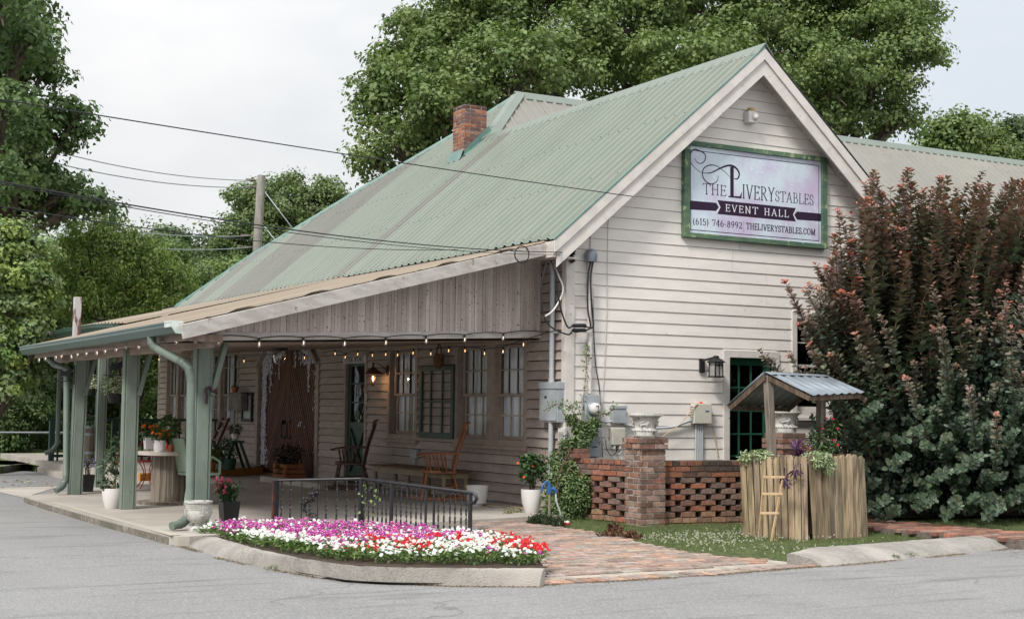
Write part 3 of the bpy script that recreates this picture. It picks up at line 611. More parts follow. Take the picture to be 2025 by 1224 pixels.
mb = MB(); P0 = Vector((-5.44, -1.385, zA(-5.44) - .09)); P1 = Vector((-.37, -.12, zA(-.37) - .09)); mb.beam(P0, P1, .032, .15); mb.build('porch_rake_board', m_oldtrim, hall, bevel=.004)
# gutters
def gutter(path, name, par=hall):
    prof = [(0, 0), (-.125, .005), (-.13, -.012), (-.118, -.02), (-.118, -.05), (-.075, -.115), (0, -.12), (0, -.115), (-.07, -.11), (-.11, -.05), (-.112, -.01), (-.006, -.008)]
    mb = MB(); n = len(prof); vs = []
    for p in path:
        for a, b in prof: vs.append((p[0] + a, p[1], p[2] + b))
    fs = [(i * n + k, i * n + (k + 1) % n, (i + 1) * n + (k + 1) % n, (i + 1) * n + k) for i in range(len(path) - 1) for k in range(n)]
    fs += [(0, 1, 2, 3, 4, 5, 6), tuple((len(path) - 1) * n + k for k in (6, 5, 4, 3, 2, 1, 0))]
    mb.add(vs, fs); return mb.build(name, m_gut, par)
g1 = gutter([(-5.42, -1.36, 2.135), (-5.41, 2, 2.125), (-5.41, 6.6, 2.12)], 'gutter')
mb = MB(); mb.add([(-5.42, -1.366, 2.14), (-5.55, -1.366, 2.145), (-5.545, -1.366, 2.08), (-5.5, -1.366, 2.015), (-5.42, -1.366, 2.01), (-5.55, -1.12, 2.145), (-5.545, -1.12, 2.08)], [(0, 1, 2, 3, 4), (1, 5, 6, 2)])
mb.build('end_patch', mat('peeling_white_patch', (.60, .64, .60), (.42, .5, .46), rough=.7, ns=7), g1)
gutter([(xe(s) - .0, s, ze(s) - .01) for s in (6.6, 8, 10, 12, 14, 16.4)], 'gutter')
def dspout(path, name='downspout'):
    mb = MB(); pts = [Vector(p) for p in path]; mb.tube(pts, .045, n=10)
    for i in range(1, len(pts) - 1):
        for s_ in (-.04, -.02, 0, .02, .04):
            d = (pts[i + 1] - pts[i]).normalized() if s_ > 0 else (pts[i] - pts[i - 1]).normalized()
            q = pts[i] + d * s_; mb.tube([q - d * .004, q + d * .004], .049, n=10)
    return mb.build(name, m_dspout, hall, smooth=40)
dspout([(-5.45, -.30, 2.03), (-5.45, -.32, 1.95), (-5.43, -.38, 1.90), (-5.27, -.86, 1.74), (-5.22, -.93, 1.68), (-5.20, -.95, 1.58), (-5.18, -.97, .22), (-5.20, -.99, .13), (-5.27, -1.02, .07), (-5.40, -1.08, .05)])
dspout([(-5.30, 5.9, 1.98), (-5.22, 5.6, 1.84), (-5.10, 5.35, 1.78), (-5.08, 5.25, .22), (-5.14, 5.2, .12), (-5.24, 5.15, .06)])
dspout([(-3.78, 13.2, 2.45), (-3.6, 13.2, 2.36), (-3.52, 13.2, 2.25), (-3.52, 13.2, .5), (-3.62, 13.2, .36), (-3.75, 13.2, .31)])
# posts
def post(x, y, z0, z1, wd=.165, brace=True, base=False, lean=0, nm='porch_post'):
    mb = MB(); L_ = lambda z: lean * (z - z0)
    def col(ax, bx, ay, by, zt, za=z0): mb.hexa([(x + ax, y + ay, za), (x + bx, y + ay, za), (x + bx, y + by, za), (x + ax, y + by, za)], [(x + ax + L_(zt), y + ay, zt), (x + bx + L_(zt), y + ay, zt), (x + bx + L_(zt), y + by, zt), (x + ax + L_(zt), y + by, zt)])
    h = wd / 2; col(-h, h - .035, -h, h, z1); col(h - .032, h, -h + .012, h - .01, z1 - .03); col(-h - .022, -h - .002, -h + .02, h - .02, z1)
    if base: mb.box((x - h - .06, y - h - .06, z0), (x + h + .06, y + h + .06, z0 + .24))
    p = mb.build(nm, m_post, hall, bevel=.006)
    if brace:
        mb = MB(); mb.beam((x + h - .01, y - h + .03, z1 - .58), (x + h + .13, y - h + .03, z1 - .02), .05, .11, up=(0, 1, 0)); mb.build('brace', m_post, p, bevel=.004)
    return p
post(-4.93, -.52, 0, 1.98, .165); post(-5.0, 2.17, 0, 1.98, .165); post(-4.94, 5.27, 0, 1.98, .165, lean=.02); post(-2.75, 13.0, .13, 2.33, .15, base=True); post(-4.2, 6.9, 0, 2.1, .12, brace=False)
# ------------------------------------------------------------------ openings
def clipc(poly, rect):
    u0, u1, z0, z1 = rect
    for ax, lim, sg in ((0, u0, 1), (0, u1, -1), (1, z0, 1), (1, z1, -1)):
        out_ = []
        for i in range(len(poly)):
            a, b = poly[i], poly[(i + 1) % len(poly)]; da, db = (a[ax] - lim) * sg, (b[ax] - lim) * sg
            if da >= 0: out_.append(a)
            if (da >= 0) != (db >= 0): t_ = da / (da - db); out_.append((a[0] + (b[0] - a[0]) * t_, a[1] + (b[1] - a[1]) * t_))
        poly = out_
        if not poly: return []
    return poly
def lbox(mb, u0, u1, w0, w1, z0, z1, col=None): mb.box((u0, w0, z0), (u1, w1, z1), col)
def frame_rect(mb, u0, u1, z0, z1, t_, w0, w1, tb=None):
    tb = tb or t_
    lbox(mb, u0, u0 + t_, w0, w1, z0, z1); lbox(mb, u1 - t_, u1, w0, w1, z0, z1)
    lbox(mb, u0 + t_, u1 - t_, w0, w1 - .001, z1 - t_, z1); lbox(mb, u0 + t_, u1 - t_, w0, w1 - .001, z0, z0 + tb)
def muntins(mb, u0, u1, z0, z1, cols, rows_, w0, w1, t_=.018):
    for i in range(1, cols): c = u0 + (u1 - u0) * i / cols; lbox(mb, c - t_ / 2, c + t_ / 2, w0, w1, z0, z1)
    for z in rows_: lbox(mb, u0, u1, w0 + .001, w1 - .001, z - t_ / 2, z + t_ / 2)
def curtain(T_, u0, u1, z0, z1, w_, par, m_=None, amp=.02, gap=0):
    mb = MB(T_); n = int((u1 - u0) / .012); us = [u0 + (u1 - u0) * i / n for i in range(n + 1)]
    f = lambda u: w_ + amp * math.sin(u * 70 + 1.5 * math.sin(u * 11)) + amp * .5 * math.sin(u * 171)
    for i in range(n):
        a, b = us[i], us[i + 1]
        if gap and abs((a - (u0 + u1) / 2)) < gap: continue
        mb.add([(a, f(a), z0), (b, f(b), z0), (b, f(b), z1), (a, f(a), z1)], [(0, 1, 2, 3)])
    return mb.build('curtain', m_ or m_curt, par, smooth=180)
def window(T_, hole, sashes, mf=m_window, mm_=m_muntin, cols=3, cur=True, trim=.085, glass=m_glass, sill=True, transom=None, nm='window', gapc=.0):
    u0, u1, z0, z1 = hole; mb = MB(T_)
    frame_rect(mb, u0 - .01, u1 + .01, z0, z1, trim, -.01, .034)
    frame_rect(mb, u0 + trim - .02, u1 - trim + .02, z0 + .02, z1 - .02, .02, -.16, -.012)
    for i in range(len(sashes) - 1): lbox(mb, sashes[i][1], sashes[i + 1][0], -.15, .02, z0 + trim, z1 - trim)
    w = mb.build(nm, mf, hall, bevel=.003)
    if sill:
        mb = MB(T_); lbox(mb, u0 - .05, u1 + .05, -.01, .075, z0 - .045, z0 + .002); lbox(mb, u0 + .01, u1 - .01, -.01, .03, z0 - .11, z0 - .046); mb.build('sill', mf, w, bevel=.004)
    for a, b, za, zm, zb in sashes:
        up = MB(T_); frame_rect(up, a, b, zm - .02, zb, .045, -.07, -.035, .035); muntins(up, a + .045, b - .045, zm, zb - .04, cols, [(zm + zb) / 2] if not transom else [transom], -.064, -.04); up.build('sash', mf if mm_ is None else mf, w, bevel=.002)
        lo_ = MB(T_); frame_rect(lo_, a + .004, b - .004, za, zm + .02, .045, -.105, -.072, .07); lo_.build('sash', mf, w, bevel=.002)
        mu = MB(T_); muntins(mu, a + .045, b - .045, za + .07, zm - .0, cols, [(za + .07 + zm) / 2], -.099, -.076); muntins(mu, a + .045, b - .045, zm + .015, zb - .045, cols, [], -.0635, -.037); mu.build('muntins', mm_ or mf, w)
        g = MB(T_); g.add([(a + .03, -.055, zm), (b - .03, -.055, zm), (b - .03, -.055, zb - .03), (a + .03, -.055, zb - .03)], [(0, 1, 2, 3)]); g.add([(a + .03, -.09, za + .05), (b - .03, -.09, za + .05), (b - .03, -.09, zm), (a + .03, -.09, zm)], [(0, 1, 2, 3)]); g.build('pane', glass, w)
        if cur: curtain(T_, a - .02, b + .02, za - .02, zb, -.135, w, gap=gapc)
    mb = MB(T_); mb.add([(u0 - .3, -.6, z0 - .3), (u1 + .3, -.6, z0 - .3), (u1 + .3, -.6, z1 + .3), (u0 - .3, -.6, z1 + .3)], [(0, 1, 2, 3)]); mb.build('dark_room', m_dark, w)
    return w
window(T_side, W_D, [(-2.93, -2.10, .84, 1.48, 2.17), (-1.87, -1.05, .84, 1.48, 2.17)])
window(T_side, W_S, [(-5.30, -4.45, .85, 1.49, 2.17)], gapc=.05)
window(T_side, W_2, [(-15.3, -14.15, .82, 1.50, 2.38), (-13.95, -12.88, .82, 1.50, 2.38)], cols=3, transom=2.08, gapc=.12)
window(T_side, W_1, [(-17.9, -17.15, .82, 1.50, 2.38), (-17.05, -16.3, .82, 1.50, 2.38)], cols=2, transom=2.08, gapc=.1)
window(T_gable, WIN_G, [(3.83, 4.47, 1.30, 1.95, 2.60)], mf=m_trim, cols=1, cur=False, glass=m_dglass)
# catering door
mb = MB(T_side); u0, u1, z0, z1 = D_C; frame_rect(mb, u0 - .02, u1 + .02, z0 - .05, z1 + .02, .085, -.02, .036, .03); tr = mb.build('door_trim', m_window, hall, bevel=.003)
mb = MB(T_side); a, b = u0 + .07, u1 - .07; frame_rect(mb, a, b, .03, 2.075, .10, -.06, -.022, .16); lbox(mb, a + .1, b - .1, -.06, -.023, .93, 1.03); lbox(mb, a + .09, b - .09, -.055, -.045, .15, .95)
for z in (1.36, 1.68): lbox(mb, a + .1, b - .1, -.055, -.03, z - .012, z + .012)
q = lambda p0, p1: mb.beam((p0[0], -.036, p0[1]), (p1[0], -.036, p1[1]), .02, .05, up=(0, 1, 0))
q((a + .1, .2), (b - .1, .92)); q((b - .1, .2), (a + .1, .92)); q((a + .15, .82), ((a + b) / 2, .52)); q((b - .15, .82), ((a + b) / 2, .52))
cdoor = mb.build('catering_door', m_green, hall, bevel=.003)
mb = MB(T_side); mb.add([(a + .08, -.05, 1.0), (b - .08, -.05, 1.0), (b - .08, -.05, 2.0), (a + .08, -.05, 2.0)], [(0, 1, 2, 3)]); mb.build('pane', m_dglass, cdoor)
mb = MB(T_side); mb.add([(u0 - .1, -.4, -.1), (u1 + .1, -.4, -.1), (u1 + .1, -.4, 2.3), (u0 - .1, -.4, 2.3)], [(0, 1, 2, 3)]); mb.build('dark_room', m_dark, cdoor)
# big double door with diagonal planks
u0, u1 = -11.50, -8.50; um = (u0 + u1) / 2; ZT = 2.44
mb = MB(T_side); lbox(mb, u0 - .16, u0 - .02, -.02, .05, -.02, 2.10); lbox(mb, u1 + .02, u1 + .16, -.02, .05, -.02, 2.10)
for p0, p1 in (((u0 - .09, 2.06), (u0 + .36, 2.42)), ((u1 + .09, 2.06), (u1 - .36, 2.42))): mb.beam((p0[0], .018, p0[1]), (p1[0], .018, p1[1]), .066, .14, up=(0, 1, 0))
lbox(mb, u0 + .3, u1 - .3, -.02, .049, 2.40, 2.52)
for s_, e in ((u0 - .16, 1), (u1 + .16, -1)): mb.prism([(s_, 2.1), (s_ + e * .05, 2.1), (s_ + e * .5, 2.46), (s_, 2.46)], lambda p: (p[0], -.015, p[1]), lambda p: (p[0], .012, p[1]))
mb.build('door_trim', m_window, hall, bevel=.003)
for side in (0, 1):
    a, b = (u0, um - .008) if side == 0 else (um + .008, u1); mb = MB(T_side); wd = .092; sl = 1.75 * (1 if side == 0 else -1); st_ = wd * math.hypot(1, sl)
    c0 = -6
    while c0 < 8:
        k = random.uniform(.65, 1.25)
        f = lambda u, c: c + sl * (u - (a if side == 0 else b))
        poly = [(a, f(a, c0)), (b, f(b, c0)), (b, f(b, c0 + st_ - .05)), (a, f(a, c0 + st_ - .05))]
        P = clipc(poly, (a + .05, b - .05, .05, ZT))
        if len(P) > 2:
            mb.prism(P, lambda p: (p[0], -.05, p[1]), lambda p: (p[0], -.026, p[1]), (k, k, k))
        c0 += st_
    mb.add([(a, -.052, .0), (b, -.052, 0), (b, -.052, ZT), (a, -.052, ZT)], [(0, 1, 2, 3)], (.06, .06, .06))
    frame_rect(mb, a, b, .015, ZT, .06, -.052, -.018)
    dleaf = mb.build('double_door', m_door, hall, bevel=.002)
    mb = MB(T_side); uh = um + (-.16 if side == 0 else .13)
    mb.tube([(uh, -.02, 1.0), (uh, .04, .98), (uh, .05, .85), (uh, .04, .70), (uh, -.02, .68)], .012); lbox(mb, uh - .025, uh + .025, -.02, -.008, .66, .74); lbox(mb, uh - .025, uh + .025, -.02, -.008, .95, 1.04)
    if side == 0: mb.sphere((uh - .04, .0, .98), .04)
    mb.build('handle', m_black, dleaf)
# painted wisteria: white petals on the door faces
def petals(spec, n_tot):
    mb = MB(T_side); gl = MB(T_side)
    for (ua, ub, za, zb, n) in spec:
        for _ in range(n):
            s_ = random.random(); u = ua + (ub - ua) * .5 + (ub - ua) * random.gauss(0, .22); z = za + (zb - za) * random.random(); r = random.uniform(.014, .026); an = random.uniform(0, 6.28)
            pts_ = [(u + r * math.cos(an + k * 1.2566) * random.uniform(.7, 1.1), -.012 + random.uniform(0, .004), z + r * 1.25 * math.sin(an + k * 1.2566)) for k in range(5)]
            if random.random() < .14: gl.add(pts_, [(0, 1, 2, 3, 4)])
            else: c = random.uniform(.75, 1.05); mb.add(pts_, [(0, 1, 2, 3, 4)], (c, c * .97, c * 1.02))
    return mb, gl
pet = mat('white_petal_paint', (.60, .58, .62), (.52, .49, .55), rough=.8, attr=True)
mb, gl = petals([(u0 + .03, u0 + .32, .15, 2.3, 1700), (u0 + .05, u0 + .75, 1.9, 2.34, 240), (u0 + .45, u0 + .62, 1.55, 2.2, 60), (u0 + .95, u0 + 1.05, 1.8, 2.3, 40), (um + .25, um + .4, 2.0, 2.35, 30), (um + .5, u1 - .12, 2.05, 2.38, 260), (um + .95, um + 1.1, 1.55, 2.2, 80), (u1 - .22, u1 - .05, 1.2, 2.2, 70), (u1 - .14, u1 - .05, .25, 1.2, 36), (um + .5, um + .9, .9, 1.0, 10), (u0 + .2, u0 + .5, .1, .5, 30)], 0)
mb.build('painted_wisteria', pet, hall); gl.build('painted_leaves', m_green, hall)
# green glazed side door on the gable
u0, u1, z0, z1 = DOOR_G; mb = MB(T_gable); frame_rect(mb, u0, u1 + .03, z0 - .05, z1, .10, -.02, .036, .03); mb.build('door_trim', m_trim, hall, bevel=.003)
mb = MB(T_gable); a, b = u0 + .1, u1 - .07; frame_rect(mb, a, b, z0, z1 - .1, .03, -.09, -.05); lbox(mb, a, b, -.09, -.048, 1.93, 2.03); lbox(mb, b - .12, b, -.09, -.047, z0, 2.0); lbox(mb, a, b, -.09, -.047, 0, .16)
muntins(mb, a + .02, b - .12, .1, 1.95, 3, [.38, .68, .98, 1.30, 1.62], -.085, -.055, .024); gd = mb.build('green_glazed_door', m_ggreen, hall, bevel=.003)
mb = MB(T_gable); mb.add([(a, -.07, .1), (b - .1, -.07, .1), (b - .1, -.07, 1.95), (a, -.07, 1.95)], [(0, 1, 2, 3)]); mb.build('pane', m_dglass, gd)
mb = MB(T_gable); mb.add([(a - .3, -.5, -.1), (b + .3, -.5, -.1), (b + .3, -.5, 2.3), (a - .3, -.5, 2.3)], [(0, 1, 2, 3)]); mb.build('dark_room', m_dark, gd)
# ------------------------------------------------------------------ chimney
def brick_box(mb, x0, x1, y0, y1, z0, z1, ch, pal, bl=.205, proud=None, top_dark=0):
    k = 0; z = z0
    while z < z1 - .01:
        zt = min(z1, z + ch); g = .0075; off = (k % 2) * .5
        pr = proud(z) if proud else 0
        for face in range(4):
            if face in (0, 2): L0, L1 = x0 - pr, x1 + pr
            else: L0, L1 = y0 - pr, y1 + pr
            n = max(1, round((L1 - L0) / bl)); b_ = (L1 - L0) / n; e = [L0] + [L0 + b_ * (i + off) for i in range(1 if not off else 0, n + 1)] + [L1]
            e = sorted(set(round(min(q, L1), 5) for q in e))
            for i in range(len(e) - 1):
                a, b = e[i] + g, e[i + 1] - g
                if b - a < .02: continue
                if abs(e[i] - L0) < 1e-4: a -= g
                if abs(e[i + 1] - L1) < 1e-4: b += g
                c = jc(random.choice(pal), .18); r = random.uniform(-.003, .004)
                if top_dark and z > z1 - top_dark: c = tuple(v * .45 for v in c)
                d = .03
                if face == 0: B_ = ((a, y0 - pr - r, z + g), (b, y0 - pr + d, zt - g))
                elif face == 2: B_ = ((a, y1 + pr - d, z + g), (b, y1 + pr + r, zt - g))
                elif face == 1: B_ = ((x0 - pr - r + .001, a + .002, z + g + .001), (x0 - pr + d, b - .002, zt - g - .001))
                else: B_ = ((x1 + pr - d, a + .002, z + g + .001), (x1 + pr + r - .001, b - .002, zt - g - .001))
                mb.box(B_[0], B_[1], c, jit=.0015)
        z += ch; k += 1
chx0, chx1, chy0, chy1 = 2.55, 3.02, 7.83, 8.30; chz = at(915, 204, y=7.83).z
mb = MB(); brick_box(mb, chx0, chx1, chy0, chy1, 5.85, chz, .068, [(.32, .12, .07), (.26, .105, .075), (.38, .16, .085), (.20, .10, .085), (.32, .175, .125), (.18, .11, .10)], bl=.215, top_dark=.10)
chm = mb.build('chimney', m_brick, hall)
mb = MB(); mb.box((chx0 + .006, chy0 + .006, 5.8), (chx1 - .006, chy1 - .006, chz - .02)); mb.build('chimney_mortar', m_mortar, chm)
mb = MB(); zr = lambda x: 3.46 + PK * (x + .35) + .02
mb.add([(chx0 - .03, chy0 - .012, zr(chx0) - .02), (chx1 + .12, chy0 - .012, zr(chx1 + .12)), (chx1 + .03, chy0 - .012, zr(chx1) + .2), (chx0 + .02, chy0 - .012, zr(chx0) + .13)], [(0, 1, 2, 3)])
mb.add([(chx0 - .02, chy0 - .012, zr(chx0) + .12), (chx0 - .02, chy1 + .02, zr(chx0) + .12), (chx0 - .12, chy1 + .05, zr(chx0 - .12) + .01), (chx0 - .12, chy0 - .06, zr(chx0 - .12) + .01)], [(0, 1, 2, 3)])
mb.add([(chx0 - .03, chy0 - .012, zr(chx0) - .0), (chx1 + .12, chy0 - .012, zr(chx1 + .12) - .0), (chx1 + .1, chy0 - .22, zr(chx1 + .1) + .012), (chx0 - .05, chy0 - .20, zr(chx0 - .05) + .012)], [(0, 3, 2, 1)])
mb.build('flashing', m_flash, chm)
mb = MB(); 
# ------------------------------------------------------------------ lettering
def arc(cx_, cy_, rx, ry, a0, a1, n=14): return [(cx_ + rx * math.cos(R_(a0 + (a1 - a0) * i / n)), cy_ + ry * math.sin(R_(a0 + (a1 - a0) * i / n))) for i in range(n + 1)]
def sf(x, y, w=.13): return [(x - w, y), (x + w, y)]
GL = {
 'T': (.86, [[(.43, 0), (.43, .97)], [(.03, .97), (.83, .97)], sf(.43, .02), [(.05, .97), (.02, .80)], [(.81, .97), (.84, .80)]]),
 'H': (.95, [[(.2, 0), (.2, 1)], [(.75, 0), (.75, 1)], [(.2, .52), (.75, .52)], sf(.2, .02), sf(.2, .98), sf(.75, .02), sf(.75, .98)]),
 'E': (.74, [[(.18, 0), (.18, 1)], [(.05, .97), (.64, .97)], [(.18, .52), (.54, .52)], [(.05, .02), (.68, .02)], [(.64, .97), (.66, .82)], [(.67, .02), (.71, .2)], [(.54, .6), (.54, .44)]]),
 'L': (.72, [[(.18, 0), (.18, 1)], sf(.18, .98), [(.05, .02), (.66, .02)], [(.66, .02), (.70, .22)]]),
 'I': (.42, [[(.21, 0), (.21, 1)], sf(.21, .02), sf(.21, .98)]),
 'V': (.86, [[(.12, 1), (.43, .0)], [(.43, .0), (.76, 1)], sf(.12, .98, .12), sf(.76, .98, .11)]),
 'A': (.88, [[(.10, 0), (.43, 1)], [(.43, 1), (.76, 0)], [(.22, .34), (.64, .34)], sf(.10, .02, .11), sf(.76, .02, .12)]),
 'R': (.86, [[(.2, 0), (.2, 1)], [(.07, .97), (.4, .97)] + arc(.4, .74, .24, .23, 90, -90) + [(.2, .51)], [(.38, .51), (.80, .0)], sf(.2, .02)]),
 'B': (.80, [[(.2, 0), (.2, 1)], [(.07, .97), (.4, .97)] + arc(.4, .75, .21, .22, 90, -90) + [(.2, .53)], [(.4, .53)] + arc(.42, .275, .26, .255, 90, -90) + [(.07, .02)]]),
 'Y': (.82, [[(.1, 1), (.42, .48)], [(.42, .48), (.74, 1)], [(.42, 0), (.42, .5)], sf(.42, .02), sf(.1, .98, .1), sf(.74, .98, .1)]),
 'S': (.64, [arc(.33, .74, .22, .24, 35, 270, 16) + arc(.32, .25, .24, .25, 90, -145, 16), [(.52, .88), (.54, .72)], [(.10, .10), (.08, .28)]]),
 'N': (.96, [[(.18, 0), (.18, 1)], [(.16, 1), (.77, 0)], [(.77, 0), (.77, 1)], sf(.18, .02), sf(.77, .98), [(.04, .98), (.18, .98)]]),
 'C': (.84, [arc(.47, .5, .36, .48, 48, 312, 22), [(.71, .86), (.74, .66)], [(.71, .14), (.74, .3)]]),
 'G': (.88, [arc(.47, .5, .36, .48, 48, 305, 22), [(.71, .86), (.74, .66)], [(.70, .1), (.70, .42)], sf(.68, .42, .12)]),
 'O': (.92, [arc(.46, .5, .36, .48, 0, 360, 28)]),
 'M': (1.1, [[(.17, 0), (.17, 1)], [(.15, 1), (.53, .05)], [(.53, .05), (.92, 1)], [(.92, 0), (.92, 1)], sf(.17, .02), sf(.92, .02), [(.04, .98), (.17, .98)], [(.92, .98), (1.05, .98)]]),
 '6': (.66, [arc(.34, .3, .23, .29, 0, 360, 20), [(.11, .32)] + arc(.45, .32, .34, .66, 180, 95, 12)]),
 '1': (.5, [[(.27, 0), (.27, 1)], [(.1, .8), (.27, .98)], sf(.27, .02)]),
 '5': (.64, [[(.16, .97), (.54, .97)], [(.16, .97), (.14, .55)], [(.14, .55)] + arc(.30, .31, .25, .30, 110, -150, 16)]),
 '7': (.62, [[(.08, .97), (.56, .97)], [(.56, .97), (.26, 0)], [(.08, .97), (.07, .8)]]),
 '4': (.68, [[(.46, 0), (.46, 1)], [(.46, 1), (.05, .3)], [(.05, .3), (.62, .3)], sf(.46, .02)]),
 '8': (.64, [arc(.32, .75, .18, .23, 0, 360, 18), arc(.32, .26, .23, .26, 0, 360, 20)]),
 '9': (.66, [arc(.32, .69, .23, .29, 0, 360, 20), [(.55, .68)] + arc(.21, .68, .34, .66, 0, -85, 12)]),
 '2': (.64, [arc(.31, .72, .22, .26, 165, -35, 14) + [(.08, .03)], [(.08, .03), (.57, .03)], [(.57, .03), (.6, .2)]]),
 '-': (.46, [[(.08, .42), (.38, .42)]]), '.': (.28, [[(.14, 0), (.14, .12)]]), '(': (.38, [arc(.42, .42, .3, .62, 120, 240, 14)]), ')': (.38, [arc(-.06, .42, .3, .62, 60, -60, 14)]), ' ': (.5, [])}
def stroke(mb, pts, wv, wh, w_, col=None):
    for i in range(len(pts) - 1):
        (x0, y0), (x1, y1) = pts[i], pts[i + 1]; dx, dy = x1 - x0, y1 - y0; L_ = math.hypot(dx, dy)
        if L_ < 1e-6: continue
        v = abs(dy) / L_; sl = 1 if dx * dy <= 0 else .55
        th_ = (wh + (wv - wh) * v ** 1.5 * (sl if abs(dx) > .12 * L_ else 1)) / 2; nx, ny = -dy / L_ * th_, dx / L_ * th_; ex, ey = dx / L_ * th_ * .3, dy / L_ * th_ * .3
        mb.add([(x0 - nx - ex, w_, y0 - ny - ey), (x1 - nx + ex, w_, y1 - ny + ey), (x1 + nx + ex, w_ + .0001, y1 + ny + ey), (x0 + nx - ex, w_ + .0001, y0 + ny - ey)], [(0, 1, 2, 3)], col)
def text(mb, s, u0, u1, z0, h, wv, wh, w_, sp=.06):
    tot = sum(GL[c][0] + sp for c in s) - sp; kx = (u1 - u0) / (tot * h); u = u0
    for c in s:
        for pl_ in GL[c][1]: stroke(mb, [(u + p[0] * h * kx, z0 + p[1] * h) for p in pl_], wv * h, wh * h, w_)
        u += (GL[c][0] + sp) * h * kx
m_ink = mat('dark_plum_print', (.030, .014, .038), (.026, .012, .033), rough=.5, bump=0, spec=.2)
m_wink = mat('white_print', (.70, .72, .76), (.66, .68, .72), rough=.5, bump=0)
m_sign = mat('lavender_print', (.55, .64, .70), (.50, .47, .62), rough=.45, ns=1.6, bump=0, lo=.42, hi=.62, dirt=(.50, .41, .56), ds=1.6, spec=.3, speck=(.62, .70, .76), sps=26, spt=.6)
m_sframe = mat('green_stained_frame', (.11, .175, .10), (.06, .12, .085), rough=.7, ns=3, bump=.3, bs=30, speck=(.27, .34, .19), sps=9, spt=.60, st=(1, 1, 4))
sx0, sx1, sz0, sz1 = 1.80, 4.335, 3.63, 4.955
sign = thing('event_sign', 'large lavender signboard in a green wooden frame high on the street gable', 'sign', (3.07, -.06, 4.3))
mb = MB(T_gable); lbox(mb, sx0, sx0 + .095, .005, .086, sz0, sz1); lbox(mb, sx1 - .095, sx1, .005, .086, sz0, sz1); lbox(mb, sx0 + .095, sx1 - .095, .005, .084, sz1 - .066, sz1); lbox(mb, sx0 + .095, sx1 - .095, .005, .084, sz0, sz0 + .066); mb.build('frame', m_sframe, sign, bevel=.004)
pu0, pu1, pz0, pz1 = sx0 + .095, sx1 - .095, sz0 + .066, sz1 - .066
mb = MB(T_gable); lbox(mb, pu0 - .01, pu1 + .01, .01, .05, pz0 - .01, pz1 + .01); pan = mb.build('panel', m_sign, sign)
U = lambda u: pu0 + (pu1 - pu0) * u
Z = lambda v: pz0 + (pz1 - pz0) * v
H_ = pz1 - pz0; W_ = .0512
mb = MB(T_gable)
for a, b, c, d in ((.01, .985, .944, .952), (.01, .985, .032, .040), (.01, .014, .036, .948), (.981, .985, .036, .948)): mb.add([(U(a), W_, Z(c)), (U(b), W_, Z(c)), (U(b), W_, Z(d)), (U(a), W_, Z(d))], [(0, 1, 2, 3)])
text(mb, 'THE', U(.10), U(.273), Z(.46), .125 * H_, .10, .05, W_)
text(mb, 'IVERY', U(.388), U(.636), Z(.455), .165 * H_, .10, .045, W_)
text(mb, 'STABLES', U(.640), U(.942), Z(.462), .125 * H_, .10, .05, W_)
# tall initial and its flourishes
P = [(.305, .45), (.33, .455), (.333, .82), (.30, .83)]
mb.add([(U(.302), W_ + .0004, Z(.46)), (U(.327), W_ + .0004, Z(.46)), (U(.327), W_ + .0004, Z(.81)), (U(.300), W_ + .0004, Z(.81))], [(0, 1, 2, 3)])
mb.add([(U(.288), W_, Z(.452)), (U(.385), W_, Z(.452)), (U(.389), W_, Z(.535)), (U(.372), W_, Z(.475)), (U(.288), W_, Z(.468))], [(0, 1, 2, 3, 4)])
def curve(pts, w0, w1, n=40):
    X = np.array(pts, float); t_ = np.linspace(0, len(X) - 1, n); from_ = []
    def cat(i, f):
        p = [X[max(0, min(len(X) - 1, i + k))] for k in (-1, 0, 1, 2)]
        return .5 * ((2 * p[1]) + (-p[0] + p[2]) * f + (2 * p[0] - 5 * p[1] + 4 * p[2] - p[3]) * f ** 2 + (-p[0] + 3 * p[1] - 3 * p[2] + p[3]) * f ** 3)
    Q = [cat(min(int(q), len(X) - 2), q - min(int(q), len(X) - 2)) for q in t_]
    for i in range(n - 1):
        s_ = math.sin(math.pi * i / n); a, b = Q[i], Q[i + 1]; stroke(mb, [(U(a[0]), Z(a[1])), (U(b[0]), Z(b[1]))], w0 + (w1 - w0) * s_, w0 + (w1 - w0) * s_, W_ + .0006)
curve([(.095, .70), (.16, .715), (.24, .79), (.30, .825), (.345, .80), (.368, .74), (.355, .68), (.33, .675)], .006, .028)
curve([(.30, .69), (.25, .755), (.20, .80), (.15, .80), (.105, .75), (.10, .66), (.13, .60), (.17, .585), (.205, .63), (.212, .69)], .005, .016)
curve([(.095, .70), (.05, .74), (.015, .80), (.008, .88), (.03, .955), (.07, .955), (.115, .92), (.115, .85), (.09, .81), (.06, .815), (.04, .86)], .005, .016)
for _ in range(14): a = random.gauss(.235, .02); b = random.gauss(.80, .03); r = random.uniform(.002, .005); mb.add([(U(a) - r, W_, Z(b)), (U(a), W_, Z(b) - r), (U(a) + r, W_, Z(b)), (U(a), W_, Z(b) + r)], [(0, 1, 2, 3)])
